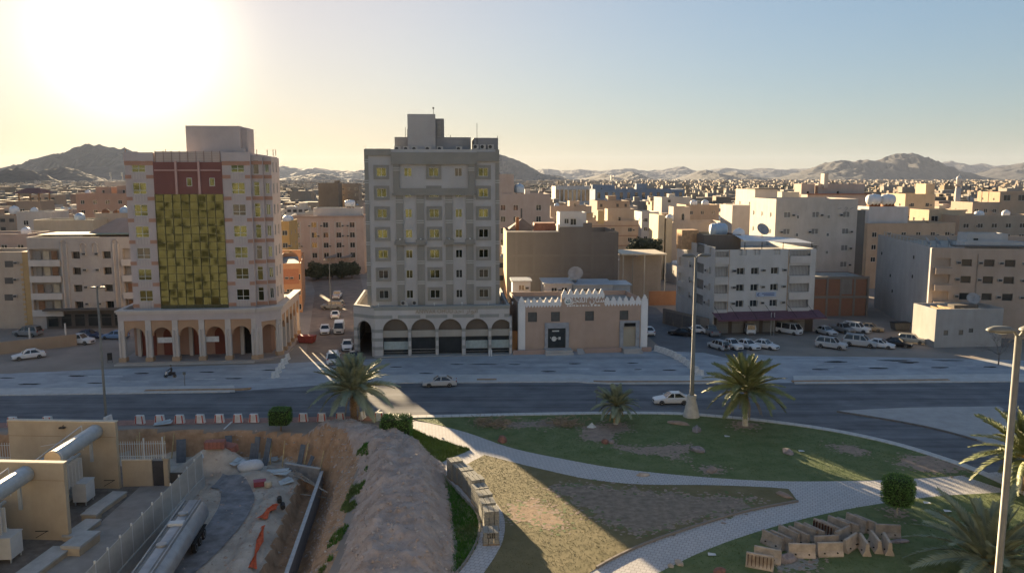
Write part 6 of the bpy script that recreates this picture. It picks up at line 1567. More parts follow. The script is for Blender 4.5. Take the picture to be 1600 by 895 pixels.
for k in range(11):
    t = k / 10; x, y = gp(1027 + 66 * t, 549 + 38 * t - 6 * math.sin(t * 3.14)); o = thing('street_barrier', '%s white barrier, counted from the shop, beside the lane mouth' % on[k], 'barrier', (x, y, .02), R(-55 + rnd.uniform(-14, 14)), 'white barriers right of the shop'); ob('barrier_body', wbm, o); ob('lift_slot', hole, o, scale=(.6, .8, .8))
redp = mat('barrier red', (.40, .07, .05), .7, var=.2)
rw = MB().extrude_xz([(-.58, 0), (.58, 0), (.44, .98), (-.44, .98)], -.22, .22).mesh('barrier_body', whitec)
rs = [MB().extrude_xz([(a, .02), (a + .16, .02), (c + .13, .96), (c, .96)], -.23, .23).mesh('red_stripe', redp) for a, c in ((-.52, -.42), (.34, .27))]
xsb = (-30, 20, 75, 219, 250, 281, 313, 343, 372, 397, 474, 503, 532, 592)
for k, px in enumerate(xsb):
    x, y = gp(px, 664.5 - px * .013); o = thing('traffic_barrier', '%s red and white barrier from the left along the near kerb' % ['first', 'second', 'third', 'fourth', 'fifth', 'sixth', 'seventh', 'eighth', 'ninth', 'tenth', 'eleventh', 'twelfth', 'thirteenth', 'fourteenth'][k], 'barrier', (x, y, .03), R(rnd.uniform(-4, 8)), 'red and white barriers along the kerb')
    ob('barrier_body', rw, o)
    for q in rs: ob('red_stripe', q, o)
for px, lab in ((169, 'white cone-shaped barrier right of the lamp foot'), (566, 'white barrier seen end-on beside the palm trunk'), (591, 'white cone at the right end of the barrier row')):
    x, y = gp(px, 662 - (px > 500) * 8); o = thing('traffic_barrier', lab, 'barrier', (x, y, .03), R(80)); ob('barrier_body', wbm, o); ob('lift_slot', hole, o, scale=(.6, .8, .8))
# hollow-block stacks on the west path
blk = MB().box(-.188, .188, -.09, .09, 0, .172).mesh('block', mat('cement block', (.27, .265, .235), .92, var=.18, scale=2, bump=.2))
GS = 'stacks of cement blocks on the west path'
names_ = ['farthest', 'second', 'third', 'fourth', 'fifth', 'sixth', 'seventh', 'eighth', 'ninth']
for k in range(10):
    px, py = [interp(q, k) for q in ([(0, 711), (2, 727), (4, 744), (6, 756), (8, 767), (9, 767)], [(0, 746), (2, 757), (4, 776), (6, 797), (8, 824), (9, 846)])]
    deg = interp([(0, 24), (6, 20), (8, 8), (9, 4)], k); nx_b, ny_b, nz_b = 3, 6, (8 if k not in (0, 4) else 9) if k < 9 else 5
    lab = 'nearest low stack of blocks showing its hollow ends' if k == 9 else '%s stack of grey blocks counted from the far end' % names_[k] if k else 'farthest stack of grey blocks beside the sunlit paving'
    x, y = gp(px, py, .04); o = thing('block_stack', lab, 'block stack', (x, y, .04), R(deg), GS)
    ob('pallet', MB().box(-.66, .66, -.64, .64, 0, .1).mesh('pallet', mat('pallet wood', (.26, .19, .12), .9, var=.3)), o)
    for c in range(nz_b):
        for a in range(nx_b):
            for b_ in range(ny_b):
                if 0 < b_ < ny_b - 1 and a == 1 and c < nz_b - 1: continue
                if c < nz_b - 1 and b_ == ny_b - 1 and a == 1: continue
                ob('block', blk, o, (-.42 + a * .42, -.525 + b_ * .21, .1 + c * .197), rnd.uniform(-.06, .06))
    if k == 9:
        for a in range(4):
            for c in range(3): ob('block_hollow', MB().box(-.3 + a * .17, -.19 + a * .17, -.633, -.628, .6 + c * .14, .70 + c * .14).mesh('block_hollow', darkm), o)
# loose stones and litter of the park
stone = [mat('boulder grey', (.25, .22, .22), .95, var=.3, scale=3, bump=.5), mat('boulder red', (.24, .12, .09), .95, var=.3, scale=3, bump=.5)]
def boulder(px, py, sx, sy, sz, label, m, z=.06, name='boulder', cat='stone'):
    b = bmesh.new(); bmesh.ops.create_icosphere(b, subdivisions=2, radius=1)
    sd = rnd.uniform(0, 50)
    for v in b.verts:
        v.co *= 1 + .28 * noise.noise(v.co * 1.4 + Vector((sd, 0, 0))); v.co.x *= sx; v.co.y *= sy; v.co.z = max(-.25, v.co.z) * sz
    me = bpy.data.meshes.new(name); b.to_mesh(me); b.free(); me.materials.append(m)
    x, y = gp(px, py, z)
    return tag(ob(name, me, None, (x, y, z + .12 * sz), rnd.uniform(0, 3)), label, cat)
boulder(1088, 673, .8, .5, .55, 'grey boulder on the lawn right of the tall lamp foot', stone[0]); boulder(1091, 704, .9, .55, .45, 'grey boulder at the tip of the bare patch', stone[0]); boulder(1231, 707, .85, .5, .4, 'grey boulder alone on the open lawn', stone[0]); boulder(785, 689, .75, .5, .6, 'brown stone at the edge of the upper path', stone[1]); boulder(945, 691, .6, .4, .4, 'reddish stone in the bare patch below the small palm', stone[1]); boulder(955, 691, .4, .3, .35, 'small dark stone touching the reddish one', stone[0])
boulder(1228, 876, .95, .42, .5, 'grey-blue sack-like lump in front of the barrier heap', stone[0], name='cement_lump'); boulder(1405, 846, 1.0, .28, .22, 'flat grey slab right of the barrier heap', stone[0], name='stone_slab'); boulder(1124, 893, .6, .4, .3, 'dark red stone at the bottom edge', stone[1]); boulder(1061, 880, .45, .3, .25, 'pale stone by the path edge near the bottom', conc); boulder(1048, 884, .3, .22, .2, 'smaller pale stone by the path edge', conc)
boulder(1060, 662, 1.3, .5, .35, 'low brown soil heap left of the grey boulder', bare, name='soil_heap', cat='soil heap'); boulder(1112, 735, .9, .5, .3, 'brown soil heap above the path', bare, name='soil_heap', cat='soil heap'); boulder(1225, 774, .9, .4, .25, 'crumbled edging at the tip of the dry lawn', bare, name='rubble_heap', cat='rubble'); boulder(1005, 742, .7, .3, .25, 'pale rubble on the upper path', conc, name='rubble_heap', cat='rubble')
pb_ = MB()
for k in range(5): a = 6.28 * k / 5; pb_.face([(math.cos(a) * .6, math.sin(a) * .4, 0), (math.cos(a + 1.26) * .6, math.sin(a + 1.26) * .4, 0), (.1, .05, .5 + .1 * (k % 2))])
x, y = gp(924, 668); tag(ob('plastic_sheet', pb_.mesh('plastic_sheet', mat('pale sheet', (.50, .54, .55), .6)), None, (x, y, .06)), 'crumpled pale plastic sheet left of the small palm', 'sheet')
for px, py, lab in ((1136, 683, 'white paper scrap on the middle of the lawn'), (1252, 706, 'white scrap beside the lone grey boulder'), (1448, 787, 'white scrap right of the ball tree'), (1480, 800, 'white scrap near the young palm'), (1112, 868, 'pale flat scrap beside the lower path')):
    x, y = gp(px, py); tag(ob('litter', MB().face([(-.3, -.15, .02), (.3, -.2, .05), (.32, .2, .02), (-.25, .22, .09)]).mesh('litter', mat('paper', (.6, .6, .58), .7)), None, (x, y, .10)), lab, 'litter')
br_ = MB()
for _ in range(420):
    px = rnd.gauss(770, 16) if rnd.random() < .6 else rnd.gauss(885, 14); x, y = gp(px, 663 + rnd.gauss(0, 4)); a = rnd.uniform(0, 6.28); L_ = rnd.uniform(.3, .9); z = rnd.uniform(.05, .5)
    br_.bar((x, y, z), (x + math.cos(a) * L_, y + math.sin(a) * L_, z + rnd.uniform(-.1, .3)), .05)
tag(ob('brushwood', br_.mesh('brushwood', mat('dry twigs', (.27, .21, .14), .95, var=.4))), label='scattered dry cuttings along the far edge of the lawn', kind='stuff')
# ------------------------------------------------------------------ palms, clipped trees, shrubs
def frond_mesh(L_, n, ml, droop, m, seed):
    rr = random.Random(seed); b = MB(); pts = []
    for i in range(13):
        t = i / 12; pts.append(Vector((L_ * (t - .10 * droop * t * t), 0, L_ * (.18 * t - droop * .42 * t * t))))
    b.tube([tuple(p) for p in pts], [.035 * (1 - .8 * i / 12) for i in range(13)], 4, 1, False)
    for i in range(n):
        t = .16 + .84 * i / (n - 1); k = min(11, int(t * 12)); f = t * 12 - k; p = pts[k].lerp(pts[k + 1], f); d = (pts[k + 1] - pts[k]).normalized()
        l = ml * (.35 + .65 * math.sin(math.pi * min(1, .15 + t * .85))) * rr.uniform(.85, 1.1)
        for s in (-1, 1):
            up = Vector((-d.z, 0, d.x))
            q = (d * .75 + Vector((0, s * .8, 0)) + up * rr.uniform(.15, .45)).normalized(); tip = p + q * l + Vector((0, 0, -.14 * l))
            wv = d * .058
            b.face([p - wv, p + wv, p + q * l * .55 + wv, tip, p + q * l * .55 - wv], 0)
    return b.mesh('frond', m)
lf1 = mat('date frond', (.14, .175, .07), .6, var=.3, scale=.8, col2=(.21, .23, .09)); lf2 = mat('grey-green frond', (.20, .245, .165), .6, var=.25, scale=.8, col2=(.27, .31, .21)); lfr = mat('frond rib', (.20, .19, .09), .6); dryf = mat('dry frond', (.30, .22, .10), .8, var=.3); bark = mat('palm bark', (.17, .115, .075), .95, var=.35, scale=5, bump=.8, bscale=14); limew = mat('limewashed trunk', (.46, .43, .36), .95, var=.2, scale=3)
def palm(px, py, trunk, L_, nf, label, m, seed, up=1., r=.24, lime=0., ml=.42, dry=6, fruit=False):
    rr = random.Random(seed); x, y = gp(px, py)
    o = thing('palm_tree', label, 'palm', (x, y, 0))
    prof = []; k = max(4, int(trunk / .22))
    for i in range(k + 1):
        z = trunk * i / k; prof.append((r * (1.05 - .2 * i / k) * (1.0 + (.10 if i % 2 else 0)), z))
    ob('trunk', MB().lathe([(r * 1.5, -.1)] + prof + [(r * .9, trunk + .25)], n=10).mesh('trunk', bark, False), o)
    if lime: ob('limewash', MB().lathe([(r * 1.62, .02), (r * 1.3, .3), (r * 1.2, lime)], n=10).mesh('limewash', limew), o)
    ms = [frond_mesh(L_ * q, 40, ml * L_ / 3.0 * 1.6, dr, [m, lfr], seed + i) for i, (q, dr) in enumerate(((1, .75), (1.0, 1.15), (.92, 1.45), (.85, .4)))]
    for i in range(nf):
        t = i / nf; az = i * 2.39996 + rr.uniform(-.2, .2)
        el = 80 - 84 * t ** 1.0 * (1 / up) + rr.uniform(-7, 7)
        k = 3 if t < .15 else 0 if t < .5 else 1 if t < .8 else 2
        ob('frond', ms[k], o, (.12 * math.cos(az), .12 * math.sin(az), trunk + .1), rot=(R(rr.uniform(-25, 25)), -R(el), az), scale=rr.uniform(.85, 1.08))
    if dry:
        dm = frond_mesh(L_ * .6, 16, .3, 1.2, [dryf, dryf], seed + 9)
        for i in range(dry): ob('dry_frond', dm, o, (0, 0, trunk - .1), rot=(0, R(rr.uniform(15, 45)), rr.uniform(0, 6.28)))
    if fruit:
        fb = MB()
        for i in range(50): a = rr.uniform(0, 6.28); q = rr.uniform(.2, .75); fb.bar((0, 0, trunk), (math.cos(a) * q, math.sin(a) * q, trunk + rr.uniform(.1, .8)), .035)
        ob('flower_stalk', fb.mesh('flower_stalk', mat('amber stalk', (.42, .23, .04), .7, var=.3)), o)
    return o
palm(553, 660, 3.6, 5.6, 54, 'large palm at the road edge in front of the grey tower', lf2, 11, up=1.0, r=.38, ml=.36)
palm(962, 663, 2.1, 3.0, 38, 'small palm on the bare patch beside the road', lf2, 12, up=.95, r=.2, lime=1.1, ml=.40)
palm(1164, 665, 3.9, 5.2, 56, 'tall palm with limewashed foot right of the tall lamp post', lf1, 13, up=.95, r=.26, lime=1.5, dry=8, ml=.36)
palm(1604, 768, 3.0, 5.6, 56, 'golden sunlit palm at the right edge beside the path', lf1, 14, up=.95, r=.35, dry=8, fruit=True, ml=.34)
palm(1545, 902, .8, 6.0, 44, 'young broad palm in the bottom right corner', lf2, 15, up=1.3, r=.35, ml=.28, dry=0, fruit=True)
palm(929, 541, .3, .9, 16, 'tiny fan palm in the planter of the battlemented shop', lf2, 16, r=.1, ml=.6, dry=0)
def leaf_crown(shape, n, ls, seed, mats, core=True):
    rr = random.Random(seed); b = MB()
    for _ in range(n):
        while True:
            v = Vector((rr.uniform(-1, 1), rr.uniform(-1, 1), rr.uniform(-1, 1)))
            if shape == 'ball' and v.length > 1: continue
            if shape == 'drum' and (math.hypot(v.x, v.y) ** 4 + abs(v.z) ** 4) > 1: continue
            if shape == 'box' and (v.x ** 6 + v.y ** 6 + v.z ** 6) > 1: continue
            if shape == 'ragged' and v.length > .75 + .35 * noise.noise(v * 2 + Vector((seed, 0, 0))): continue
            rim = v.length if shape in ('ball', 'ragged') else max(math.hypot(v.x, v.y), abs(v.z)) if shape == 'drum' else max(abs(v.x), abs(v.y), abs(v.z))
            if core and rim < .80 - .1 * rr.random(): continue
            break
        v = v * (1 + rr.uniform(-.03, .05))
        a = Vector((rr.gauss(0, 1), rr.gauss(0, 1), rr.gauss(0, 1))).normalized(); c = a.orthogonal().normalized()
        q = rr.uniform(.6, 1.3) * ls
        b.face([v - a * q, v + c * q * .5, v + a * q, v - c * q * .5], 0 if rr.random() < .6 else 1)
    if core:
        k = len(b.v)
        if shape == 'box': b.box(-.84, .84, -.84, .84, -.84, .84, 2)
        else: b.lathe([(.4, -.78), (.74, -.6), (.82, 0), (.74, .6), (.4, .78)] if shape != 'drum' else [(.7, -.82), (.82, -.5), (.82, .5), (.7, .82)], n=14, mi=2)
    return b.mesh('crown', mats)
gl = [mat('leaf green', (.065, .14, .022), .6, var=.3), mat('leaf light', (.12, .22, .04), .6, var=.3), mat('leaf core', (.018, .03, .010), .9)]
def tree(px, py, zc, rad, shape, n, label, trunk_r=.07, cat='tree', name='clipped_tree', seed=1, ls=.07, mats=None, tm_=None, y=None, core=True):
    x, yy = gp(px, py) if y is None else (at(px, py, y)[0], y)
    o = thing(name, label, cat, (x, yy, 0))
    h = zc - rad[2] * .6
    if h > .2:
        b = MB().tube([(0, 0, -.1), (.03, 0, h * .6), (0, .03, h + rad[2] * .5)], [trunk_r * 1.3, trunk_r, trunk_r * .8], 8)
        for k in range(4): b.tube([(0, 0, h * .8), (math.cos(k * 1.6) * rad[0] * .5, math.sin(k * 1.6) * rad[1] * .5, zc)], [trunk_r * .5, trunk_r * .2], 5)
        ob('trunk', b.mesh('trunk', tm_ or bark), o)
    ob('crown', leaf_crown(shape, n, ls, seed, mats or gl, core), o, (0, 0, zc), scale=rad)
    return o
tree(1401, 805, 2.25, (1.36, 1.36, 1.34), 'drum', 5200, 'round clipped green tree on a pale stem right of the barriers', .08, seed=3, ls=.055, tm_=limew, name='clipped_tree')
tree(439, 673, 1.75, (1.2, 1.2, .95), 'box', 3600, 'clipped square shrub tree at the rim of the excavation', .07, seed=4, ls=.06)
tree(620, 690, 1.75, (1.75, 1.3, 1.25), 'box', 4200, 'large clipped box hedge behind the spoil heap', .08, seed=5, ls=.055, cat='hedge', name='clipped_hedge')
dk = [mat('dusty leaf', (.05, .06, .035), .8, var=.3), mat('dusty leaf light', (.085, .09, .055), .8, var=.3), gl[2]]
for k, (px, py, w, h, lab) in enumerate(((834, 548, 1.0, 1.0, 'dark shrub left of the shop entrance'), (948, 544, 1.1, .9, 'dark shrub in the planter right of the tiny palm'), (960, 543, .9, .8, 'smaller dark shrub before the shuttered door'), (1006, 538, .7, .6, 'low shrub at the foot of the right white pier'), (798, 547, .8, 1.6, 'loose shrub in the gap beside the grey tower'))):
    tree(px, py, h * .9, (w, w * .7, h), 'ragged', 1500, lab, .04, 'shrub', 'shrub', 20 + k, .10, dk, core=False)
for k, (px, py, Y, w, h, lab) in enumerate(((494, 430, 224, 3.6, 3.2, 'dark street tree left in the row below the peach block'), (512, 432, 226, 3.0, 2.6, 'dark street tree second in the row below the peach block'), (534, 432, 227, 3.4, 3.0, 'dark street tree third in the row below the peach block'), (550, 433, 228, 2.8, 2.6, 'dark street tree last in the row below the peach block'), (1000, 385, 210, 4.2, 2.8, 'dark tree beside the canopy right of the tan banded block'), (1018, 384, 212, 4.0, 2.8, 'dark tree in the gap before the cream block'))):
    tree(px, py, 2.6 if k < 4 else at(px, py, Y)[1], (w, w, h), 'ragged', 2200, lab, .15, 'tree', 'street_tree', 40 + k, .10, dk, y=Y, core=False)
# bare dusty tree by the shed
x, y = gp(1560, 570); o = thing('bare_tree', 'bare grey-brown tree in front of the shed at the right', 'tree', (x, y, 0))
b = MB(); rr = random.Random(5)
def branch(p, d, L_, r_b, lev):
    q = p + d * L_; b.tube([tuple(p), tuple((p + q) / 2 + Vector((rr.uniform(-.1, .1), rr.uniform(-.1, .1), 0)) * L_), tuple(q)], [r_b, r_b * .8, r_b * .55], 5 if lev < 2 else 3, 0, False)
    if lev < 5:
        for _ in range(3 if lev else 4): branch(q, (d + Vector((rr.gauss(0, .55), rr.gauss(0, .55), rr.gauss(.05, .3)))).normalized(), L_ * rr.uniform(.6, .82), r_b * .55, lev + 1)
branch(Vector((0, 0, -.1)), Vector((0, 0, 1)), 1.7, .13, 0)
ob('branches', b.mesh('branches', mat('dusty bark', (.16, .14, .125), .95, var=.3)), o)
# ------------------------------------------------------------------ excavation: substation, fence, tanker, formwork, rubble
ylw = mat('compound yellow render', (.46, .39, .29), .92, var=.10, scale=.5, bump=.15, streak=.22)
ylc = mat('compound coping', (.60, .52, .40), .9, var=.1)
trgrey = mat('transformer grey', (.38, .42, .44), .45, var=.12, scale=1.5, metal=.2); trlight = mat('radiator pale', (.55, .56, .55), .5, var=.06)
struct('yard_floor', sheet_mesh('yard_floor', [(-38.2, 79.5), (-32.4, 78), (-30.6, 50), (-37.0, 50)], PIT + .16, mat('yard concrete', (.30, .275, .245), .92, var=.2, scale=.5, bump=.3)))
struct('yard_gravel', sheet_mesh('yard_gravel', [(-62, 86.5), (-38.2, 84), (-38.2, 79.5), (-37.0, 50), (-62, 50)], PIT + .14, mat('yard gravel', (.17, .15, .13), .95, var=.3, scale=1.5, bump=.6)))
def fin(xr, y, w, zt, label):
    o = thing('fire_wall', label, 'wall', (xr, y, PIT), R(-3))
    h = zt - PIT
    ob('wall', MB().box(-w, 0, 0, .45, 0, h).mesh('wall', ylw), o)
    ob('coping', MB().box(-w - .05, .06, -.06, .51, h, h + .1).mesh('coping', ylc), o)
    ob('groove_line', MB().box(-w, 0, -.012, -.004, h - 1.55, h - 1.5).mesh('groove_line', mat('groove shade', (.30, .23, .15), .9)), o)  # raised strip; a groove's shade is put into its darker colour
    f = ob('floodlight', MB().obox((0, -.25, 0), (.55, .3, .16)).bar((0, 0, .2), (0, -.2, .05), .06).mesh('floodlight', trim), o, (-w * .48, 0, h - .55))
    ob('conduit', MB().box(-w * .48 - .02, -w * .48 + .02, -.04, -.005, h - 2.6, h - .5).mesh('conduit', ylw), o)
    return o
fin(-40.0, 78.0, 11.2, 4.1, 'tall yellow wall with a sunlit coping behind the farther transformer')
fin(-38.7, 66.3, 13.0, 4.1, 'tall yellow wall between the two transformers')
def transformer(y0, y1, label):
    cx_ = -41.9; o = thing('transformer', label, 'transformer', (cx_, (y0 + y1) / 2, PIT), R(2))
    L_ = y1 - y0; hh = L_ / 2
    ob('main_tank', MB().box(-4.6, -1.6, -hh + 1.2, hh - .8, .5, 4.0).box(-4.9, -1.3, -hh + .9, hh - .5, 0, .5).mesh('main_tank', trgrey), o)
    for k in range(3): ob('tank_cover', MB().obox((0, 0, 0), (.85, 2.1, .5)).obox((0, 0, .28), (.65, 1.9, .08)).mesh('tank_cover', trgrey), o, (-4.1 + k * 1.05, .4, 4.25))
    ob('conservator', MB().tube([(.1, -hh + 3.0, 6.2), (.1, hh + .1, 6.2)], .72, 20).mesh('conservator', trgrey, False), o)
    ob('end_plate', MB().tube([(.1, -hh + 2.93, 6.2), (.1, -hh + 2.99, 6.2)], .76, 20).mesh('end_plate', ylw), o)
    ob('end_ring', MB().tube([(.1, -hh + 3.2, 6.2), (.1, -hh + 3.3, 6.2)], .75, 20).mesh('end_ring', trlight), o)
    boxes(o, 'support', [(-.1, .15, -hh + 3.6, -hh + 3.8, 3.4, 5.5), (-.1, .15, hh - 1.0, hh - .8, 3.4, 5.5)], trgrey)
    ob('handrail', MB().bar((-1.7, -hh + 2.2, 5.9), (-.9, hh - .6, 7.0), .07).bar((-1.7, -hh + 2.2, 4.2), (-1.7, -hh + 2.2, 5.9), .06).bar((-.9, hh - .6, 4.5), (-.9, hh - .6, 7.0), .06).bar((-4.6, hh - 1.4, 5.2), (-1.2, hh - .7, 5.6), .05).mesh('handrail', trlight), o)
    ob('pipe', MB().tube([(.1, -hh + 3.6, 5.5), (.1, -hh + 3.6, 4.9), (-1.6, -hh + 3.6, 4.6)], .12, 8).mesh('pipe', trgrey), o)
    rad = MB().box(-.55, .55, -.05, .05, 0, 2.2).mesh('radiator_fin', trlight)
    for k in range(9): ob('radiator_fin', rad, o, (-.55, -hh + 3.2 + k * .62, 2.3))
    boxes(o, 'radiator_header', [(-.65, -.45, -hh + 3.0, hh - 2.0, 4.5, 4.7), (-.65, -.45, -hh + 3.0, hh - 2.0, 2.1, 2.28)], trgrey)
    ob('control_cabinet', MB().box(-.6, .7, -.8, .9, .5, 2.3).box(-.66, .76, -.86, .96, 2.3, 2.38).mesh('control_cabinet', trlight), o, (.2, hh - 3.4, 0)); boxes(o, 'cabinet_foot', [(-.3, -.2, hh - 4.1, hh - 4.0, 0, .5), (.7, .8, hh - 4.1, hh - 4.0, 0, .5), (.7, .8, hh - 2.7, hh - 2.6, 0, .5)], trgrey)
    ob('bracket', MB().bar((.9, hh - .6, 1.3), (2.0, hh - .6, 1.3), .06).bar((.9, hh - .6, .7), (1.9, hh - .6, 1.28), .05).mesh('bracket', trim), o)
    return o
transformer(66.9, 77.9, 'farther transformer with a long oil cylinder beside the yellow wall')
transformer(55.0, 66.2, 'nearer transformer with its oil cylinder cut by the left edge')
slabm = mat('trough concrete', (.40, .40, .38), .92, var=.15, scale=1.2, bump=.2)
for k, (px, py, w, l, h, lab) in enumerate(((167, 782, 1.5, 4.6, .55, 'farthest pale cable-trough slab beside the yellow wall'), (143, 803, 1.5, 1.0, .7, 'short raised cable-trough slab'), (128, 824, 1.5, 3.6, .55, 'middle pale cable-trough slab'), (105, 848, 1.7, 3.0, .95, 'thick cable-trough block with a wide end face'), (66, 878, 1.7, 5.4, .6, 'nearest long cable-trough slab'))):
    x, y = gp(px, py, PIT + .6); o = thing('cable_trough', lab, 'concrete slab', (x + (1.2 if k == 3 else 0), y, PIT + .1), R(-4), 'cable-trough slabs in the compound')
    ob('cover', MB().box(-w / 2, w / 2, -l / 2, l / 2, h * .75, h).mesh('cover', slabm), o); ob('side', MB().box(-w / 2 + .08, w / 2 - .08, -l / 2 + .02, l / 2 - .02, 0, h * .75).mesh('side', ylw), o)
# gate wall with pickets
o = thing('gate_wall', 'low yellow wall with white pickets and an open gateway', 'wall', (-39.9, 78.6, PIT), R(2))
ob('wall', MB().box(0, 3.0, 0, .35, 0, 2.9).mesh('wall', ylw), o); ob('coping', MB().box(-.02, 3.06, -.05, .4, 2.9, 2.98).mesh('coping', ylc), o); ob('gate_post', MB().box(4.2, 4.7, -.05, .45, 0, 3.0).box(4.1, 4.8, -.12, .52, 3.0, 3.08).mesh('gate_post', ylw), o)
ob('gateway_dark', MB().box(3.05, 4.15, .1, .16, .05, 2.8).mesh('gateway_dark', mat('gateway darkness', (.055, .055, .06), .7)), o)  # near-black panel; the open gateway's darkness is put into its colour
ob('dark_hoarding', MB().box(4.75, 8.0, .1, .2, 0, 1.5).mesh('dark_hoarding', mat('dark hoarding', (.07, .068, .065), .9)), o)
pk = MB().box(-.025, .025, .15, .2, 0, 1.9).mesh('picket', trlight)
for k in range(24): ob('picket', pk, o, (-1.0 + k * .235, 0, 2.98))
boxes(o, 'fence_rail', [(-1.0, 4.5, .12, .15, 3.3, 3.36), (-1.0, 4.5, .12, .15, 4.6, 4.66)], trlight); boxes(o, 'fence_post', [(2.2, 2.32, .1, .25, 2.98, 5.2), (4.1, 4.22, .1, .25, 3.08, 5.3)], trlight)
o = thing('gate_wall', 'picket fence in front of lit earth left of the yellow wall', 'fence', (-55.0, 80.5, PIT), 0)
boxes(o, 'fence_base', [(0, 6, 0, .3, 0, 2.2)], ylw)
for k in range(22): ob('picket', pk, o, (.1 + k * .26, 0, 2.2))
boxes(o, 'fence_rail', [(0, 6, .12, .15, 2.5, 2.56), (0, 6, .12, .15, 3.8, 3.86)], trlight)
o = thing('compound_fence', 'long fence of pale panels on a low wall beside the tanker', 'fence', (-31.9, 79.2, PIT), R(-87))
pan = MB()
nfp = 13; pl = 2.15
corr = MB()
for k in range(12): corr.box(-pl / 2 + .06 + k * (pl - .12) / 12, -pl / 2 + .06 + (k + .55) * (pl - .12) / 12, -.04, .02, 0, 2.4); corr.box(-pl / 2 + .06 + (k + .55) * (pl - .12) / 12, -pl / 2 + .06 + (k + 1) * (pl - .12) / 12, -.005, .02, 0, 2.4)
corrm = corr.mesh('panel', mat('pale sheet panel', (.45, .435, .40), .6, var=.15, scale=1., streak=.2))
postm = MB().box(-.06, .06, -.09, .03, -.2, 2.6).mesh('post', trlight); basem = MB().box(-pl / 2, pl / 2, -.15, .15, 0, 1.05).mesh('base_wall', mat('fence base white', (.46, .46, .45), .9, var=.12, streak=.25))
for k in range(nfp):
    ob('panel', corrm, o, (pl * (k + .5), 0, 1.05)); ob('post', postm, o, (pl * k, 0, 1.05)); ob('base_wall', basem, o, (pl * (k + .5), 0, 0))
# tanker trailer
a, b = Vector((*gp(302, 800, -1.2), 0)), Vector((*gp(232, 905, -1.2), 0)); d = (b - a).normalized(); b = b + d * 3
L_ = (b - a).length; o = thing('tanker_trailer', 'long grey tanker trailer parked along the panel fence', 'trailer', (a.x + .2, a.y, PIT + .05), math.atan2(d.y, d.x))
tb = mat('tanker grey', (.34, .355, .37), .4, var=.15, scale=1.2, metal=.35)
tk = MB(); n = 20
prof = [(0.02, -.05), (.6, -.04), (1.0, .12), (1.12, .4)]
tk.tube([(0, 0, 1.95), (.12, 0, 1.95), (.45, 0, 1.95), (L_ - .4, 0, 1.95), (L_, 0, 1.95)], [.75, 1.05, 1.18, 1.18, .7], 24)
tk.v = [(x, y * 1.08, z) for x, y, z in tk.v]
ob('tank', tk.mesh('tank', tb, True), o)
boxes(o, 'walkway_edge', [(.5, L_ - .3, -.72, -.64, 2.95, 3.25), (.5, L_ - .3, .64, .72, 2.95, 3.25)], tb); boxes(o, 'walkway', [(.5, L_ - .3, -.63, .63, 2.98, 3.08)], mat('walkway mesh', (.22, .215, .20), .8))
for x in (3.6, 9.5): ob('hatch', MB().lathe([(.4, 0), (.4, .22), (.3, .28), (.05, .3)], (x, 0, 3.06), 12).mesh('hatch', steelm), o)
boxes(o, 'walkway_box', [(5.2, 5.9, -.6, .6, 3.09, 3.3)], trlight); boxes(o, 'chassis', [(.8, L_ - .5, -.5, .5, .6, .95)], trim)
for x in (1.8, 3.1, 4.4, 11.0):
    for sy in (-1, 1): w = ob('wheel', WHEEL, o, (x, sy * 1.0, .5), scale=(1.45, 1.6, 1.45)); ob('rim', RIM, w)
boxes(o, 'mudguard', [(1.1, 5.1, -1.22, -.8, 1.05, 1.1), (1.1, 5.1, .8, 1.22, 1.05, 1.1)], trim)
# site track of compacted tar, curving round the compound
tr = smooth_line([(-30.6, 81.2), (-27.8, 79.6), (-25.6, 76), (-24.8, 71), (-24.9, 65), (-25.8, 58), (-26.5, 50)], 6); tin = smooth_line([(-31.0, 78.6), (-29.6, 77.6), (-28.4, 74), (-27.9, 70), (-27.8, 65), (-28.3, 58), (-29, 50)], 6)
tkm = MB(); K = 7
for i in range(len(tr)):
    for k in range(K):
        p = Vector(tr[i]).lerp(Vector(tin[i]), k / (K - 1)); tkm.v.append((p.x, p.y, height(p.x, p.y) + .09))
for i in range(len(tr) - 1):
    for k in range(K - 1): q = i * K + k; tkm.f.append((q, q + K, q + K + 1, q + 1)); tkm.m.append(0)
me_ = tkm.mesh('site_track', mat('site track', (.20, .20, .205), .85, var=.4, scale=.9, bump=.4, bscale=5, detail=9)); struct('site_track', me_)
# formwork wall in the trench
fm_ = mat('formwork grey', (.21, .22, .235), .8, var=.25, scale=1.5); fw_ = thing('formwork_wall', 'long concrete formwork wall standing in the trench', 'formwork', (0, 0, 0))
ys_f = [50 + 1.6 * k for k in range(21)]
for y0, y1 in zip(ys_f, ys_f[1:]):
    a, b = Vector((x_trench(y0), y0, 0)), Vector((x_trench(y1), y1, 0))
    ob('form_panel', MB().obox((0, 0, 1.05), ((b - a).length - .03, .26, 2.1)).mesh('form_panel', fm_), fw_, tuple((a + b) / 2 + Vector((0, 0, PIT - 1.65))), math.atan2((b - a).y, (b - a).x)); ob('top_rail', MB().obox((0, 0, 2.14), ((b - a).length - .01, .34, .08)).mesh('top_rail', mat('formwork top', (.40, .41, .41), .8, var=.2)), fw_, tuple((a + b) / 2 + Vector((0, 0, PIT - 1.65))), math.atan2((b - a).y, (b - a).x))
fw_ = thing('formwork_wall', 'short cross wall of formwork at the head of the trench', 'formwork', (-22.2, 82.6, PIT - .9), R(-22))
for k in range(3): ob('form_panel', MB().box(-2.6 + k * 1.5, -1.13 + k * 1.5, -.13, .13, 0, 1.7).mesh('form_panel', fm_), fw_); ob('top_rail', MB().box(-2.6 + k * 1.5, -1.11 + k * 1.5, -.17, .17, 1.7, 1.78).mesh('top_rail', MATS['formwork top']), fw_)
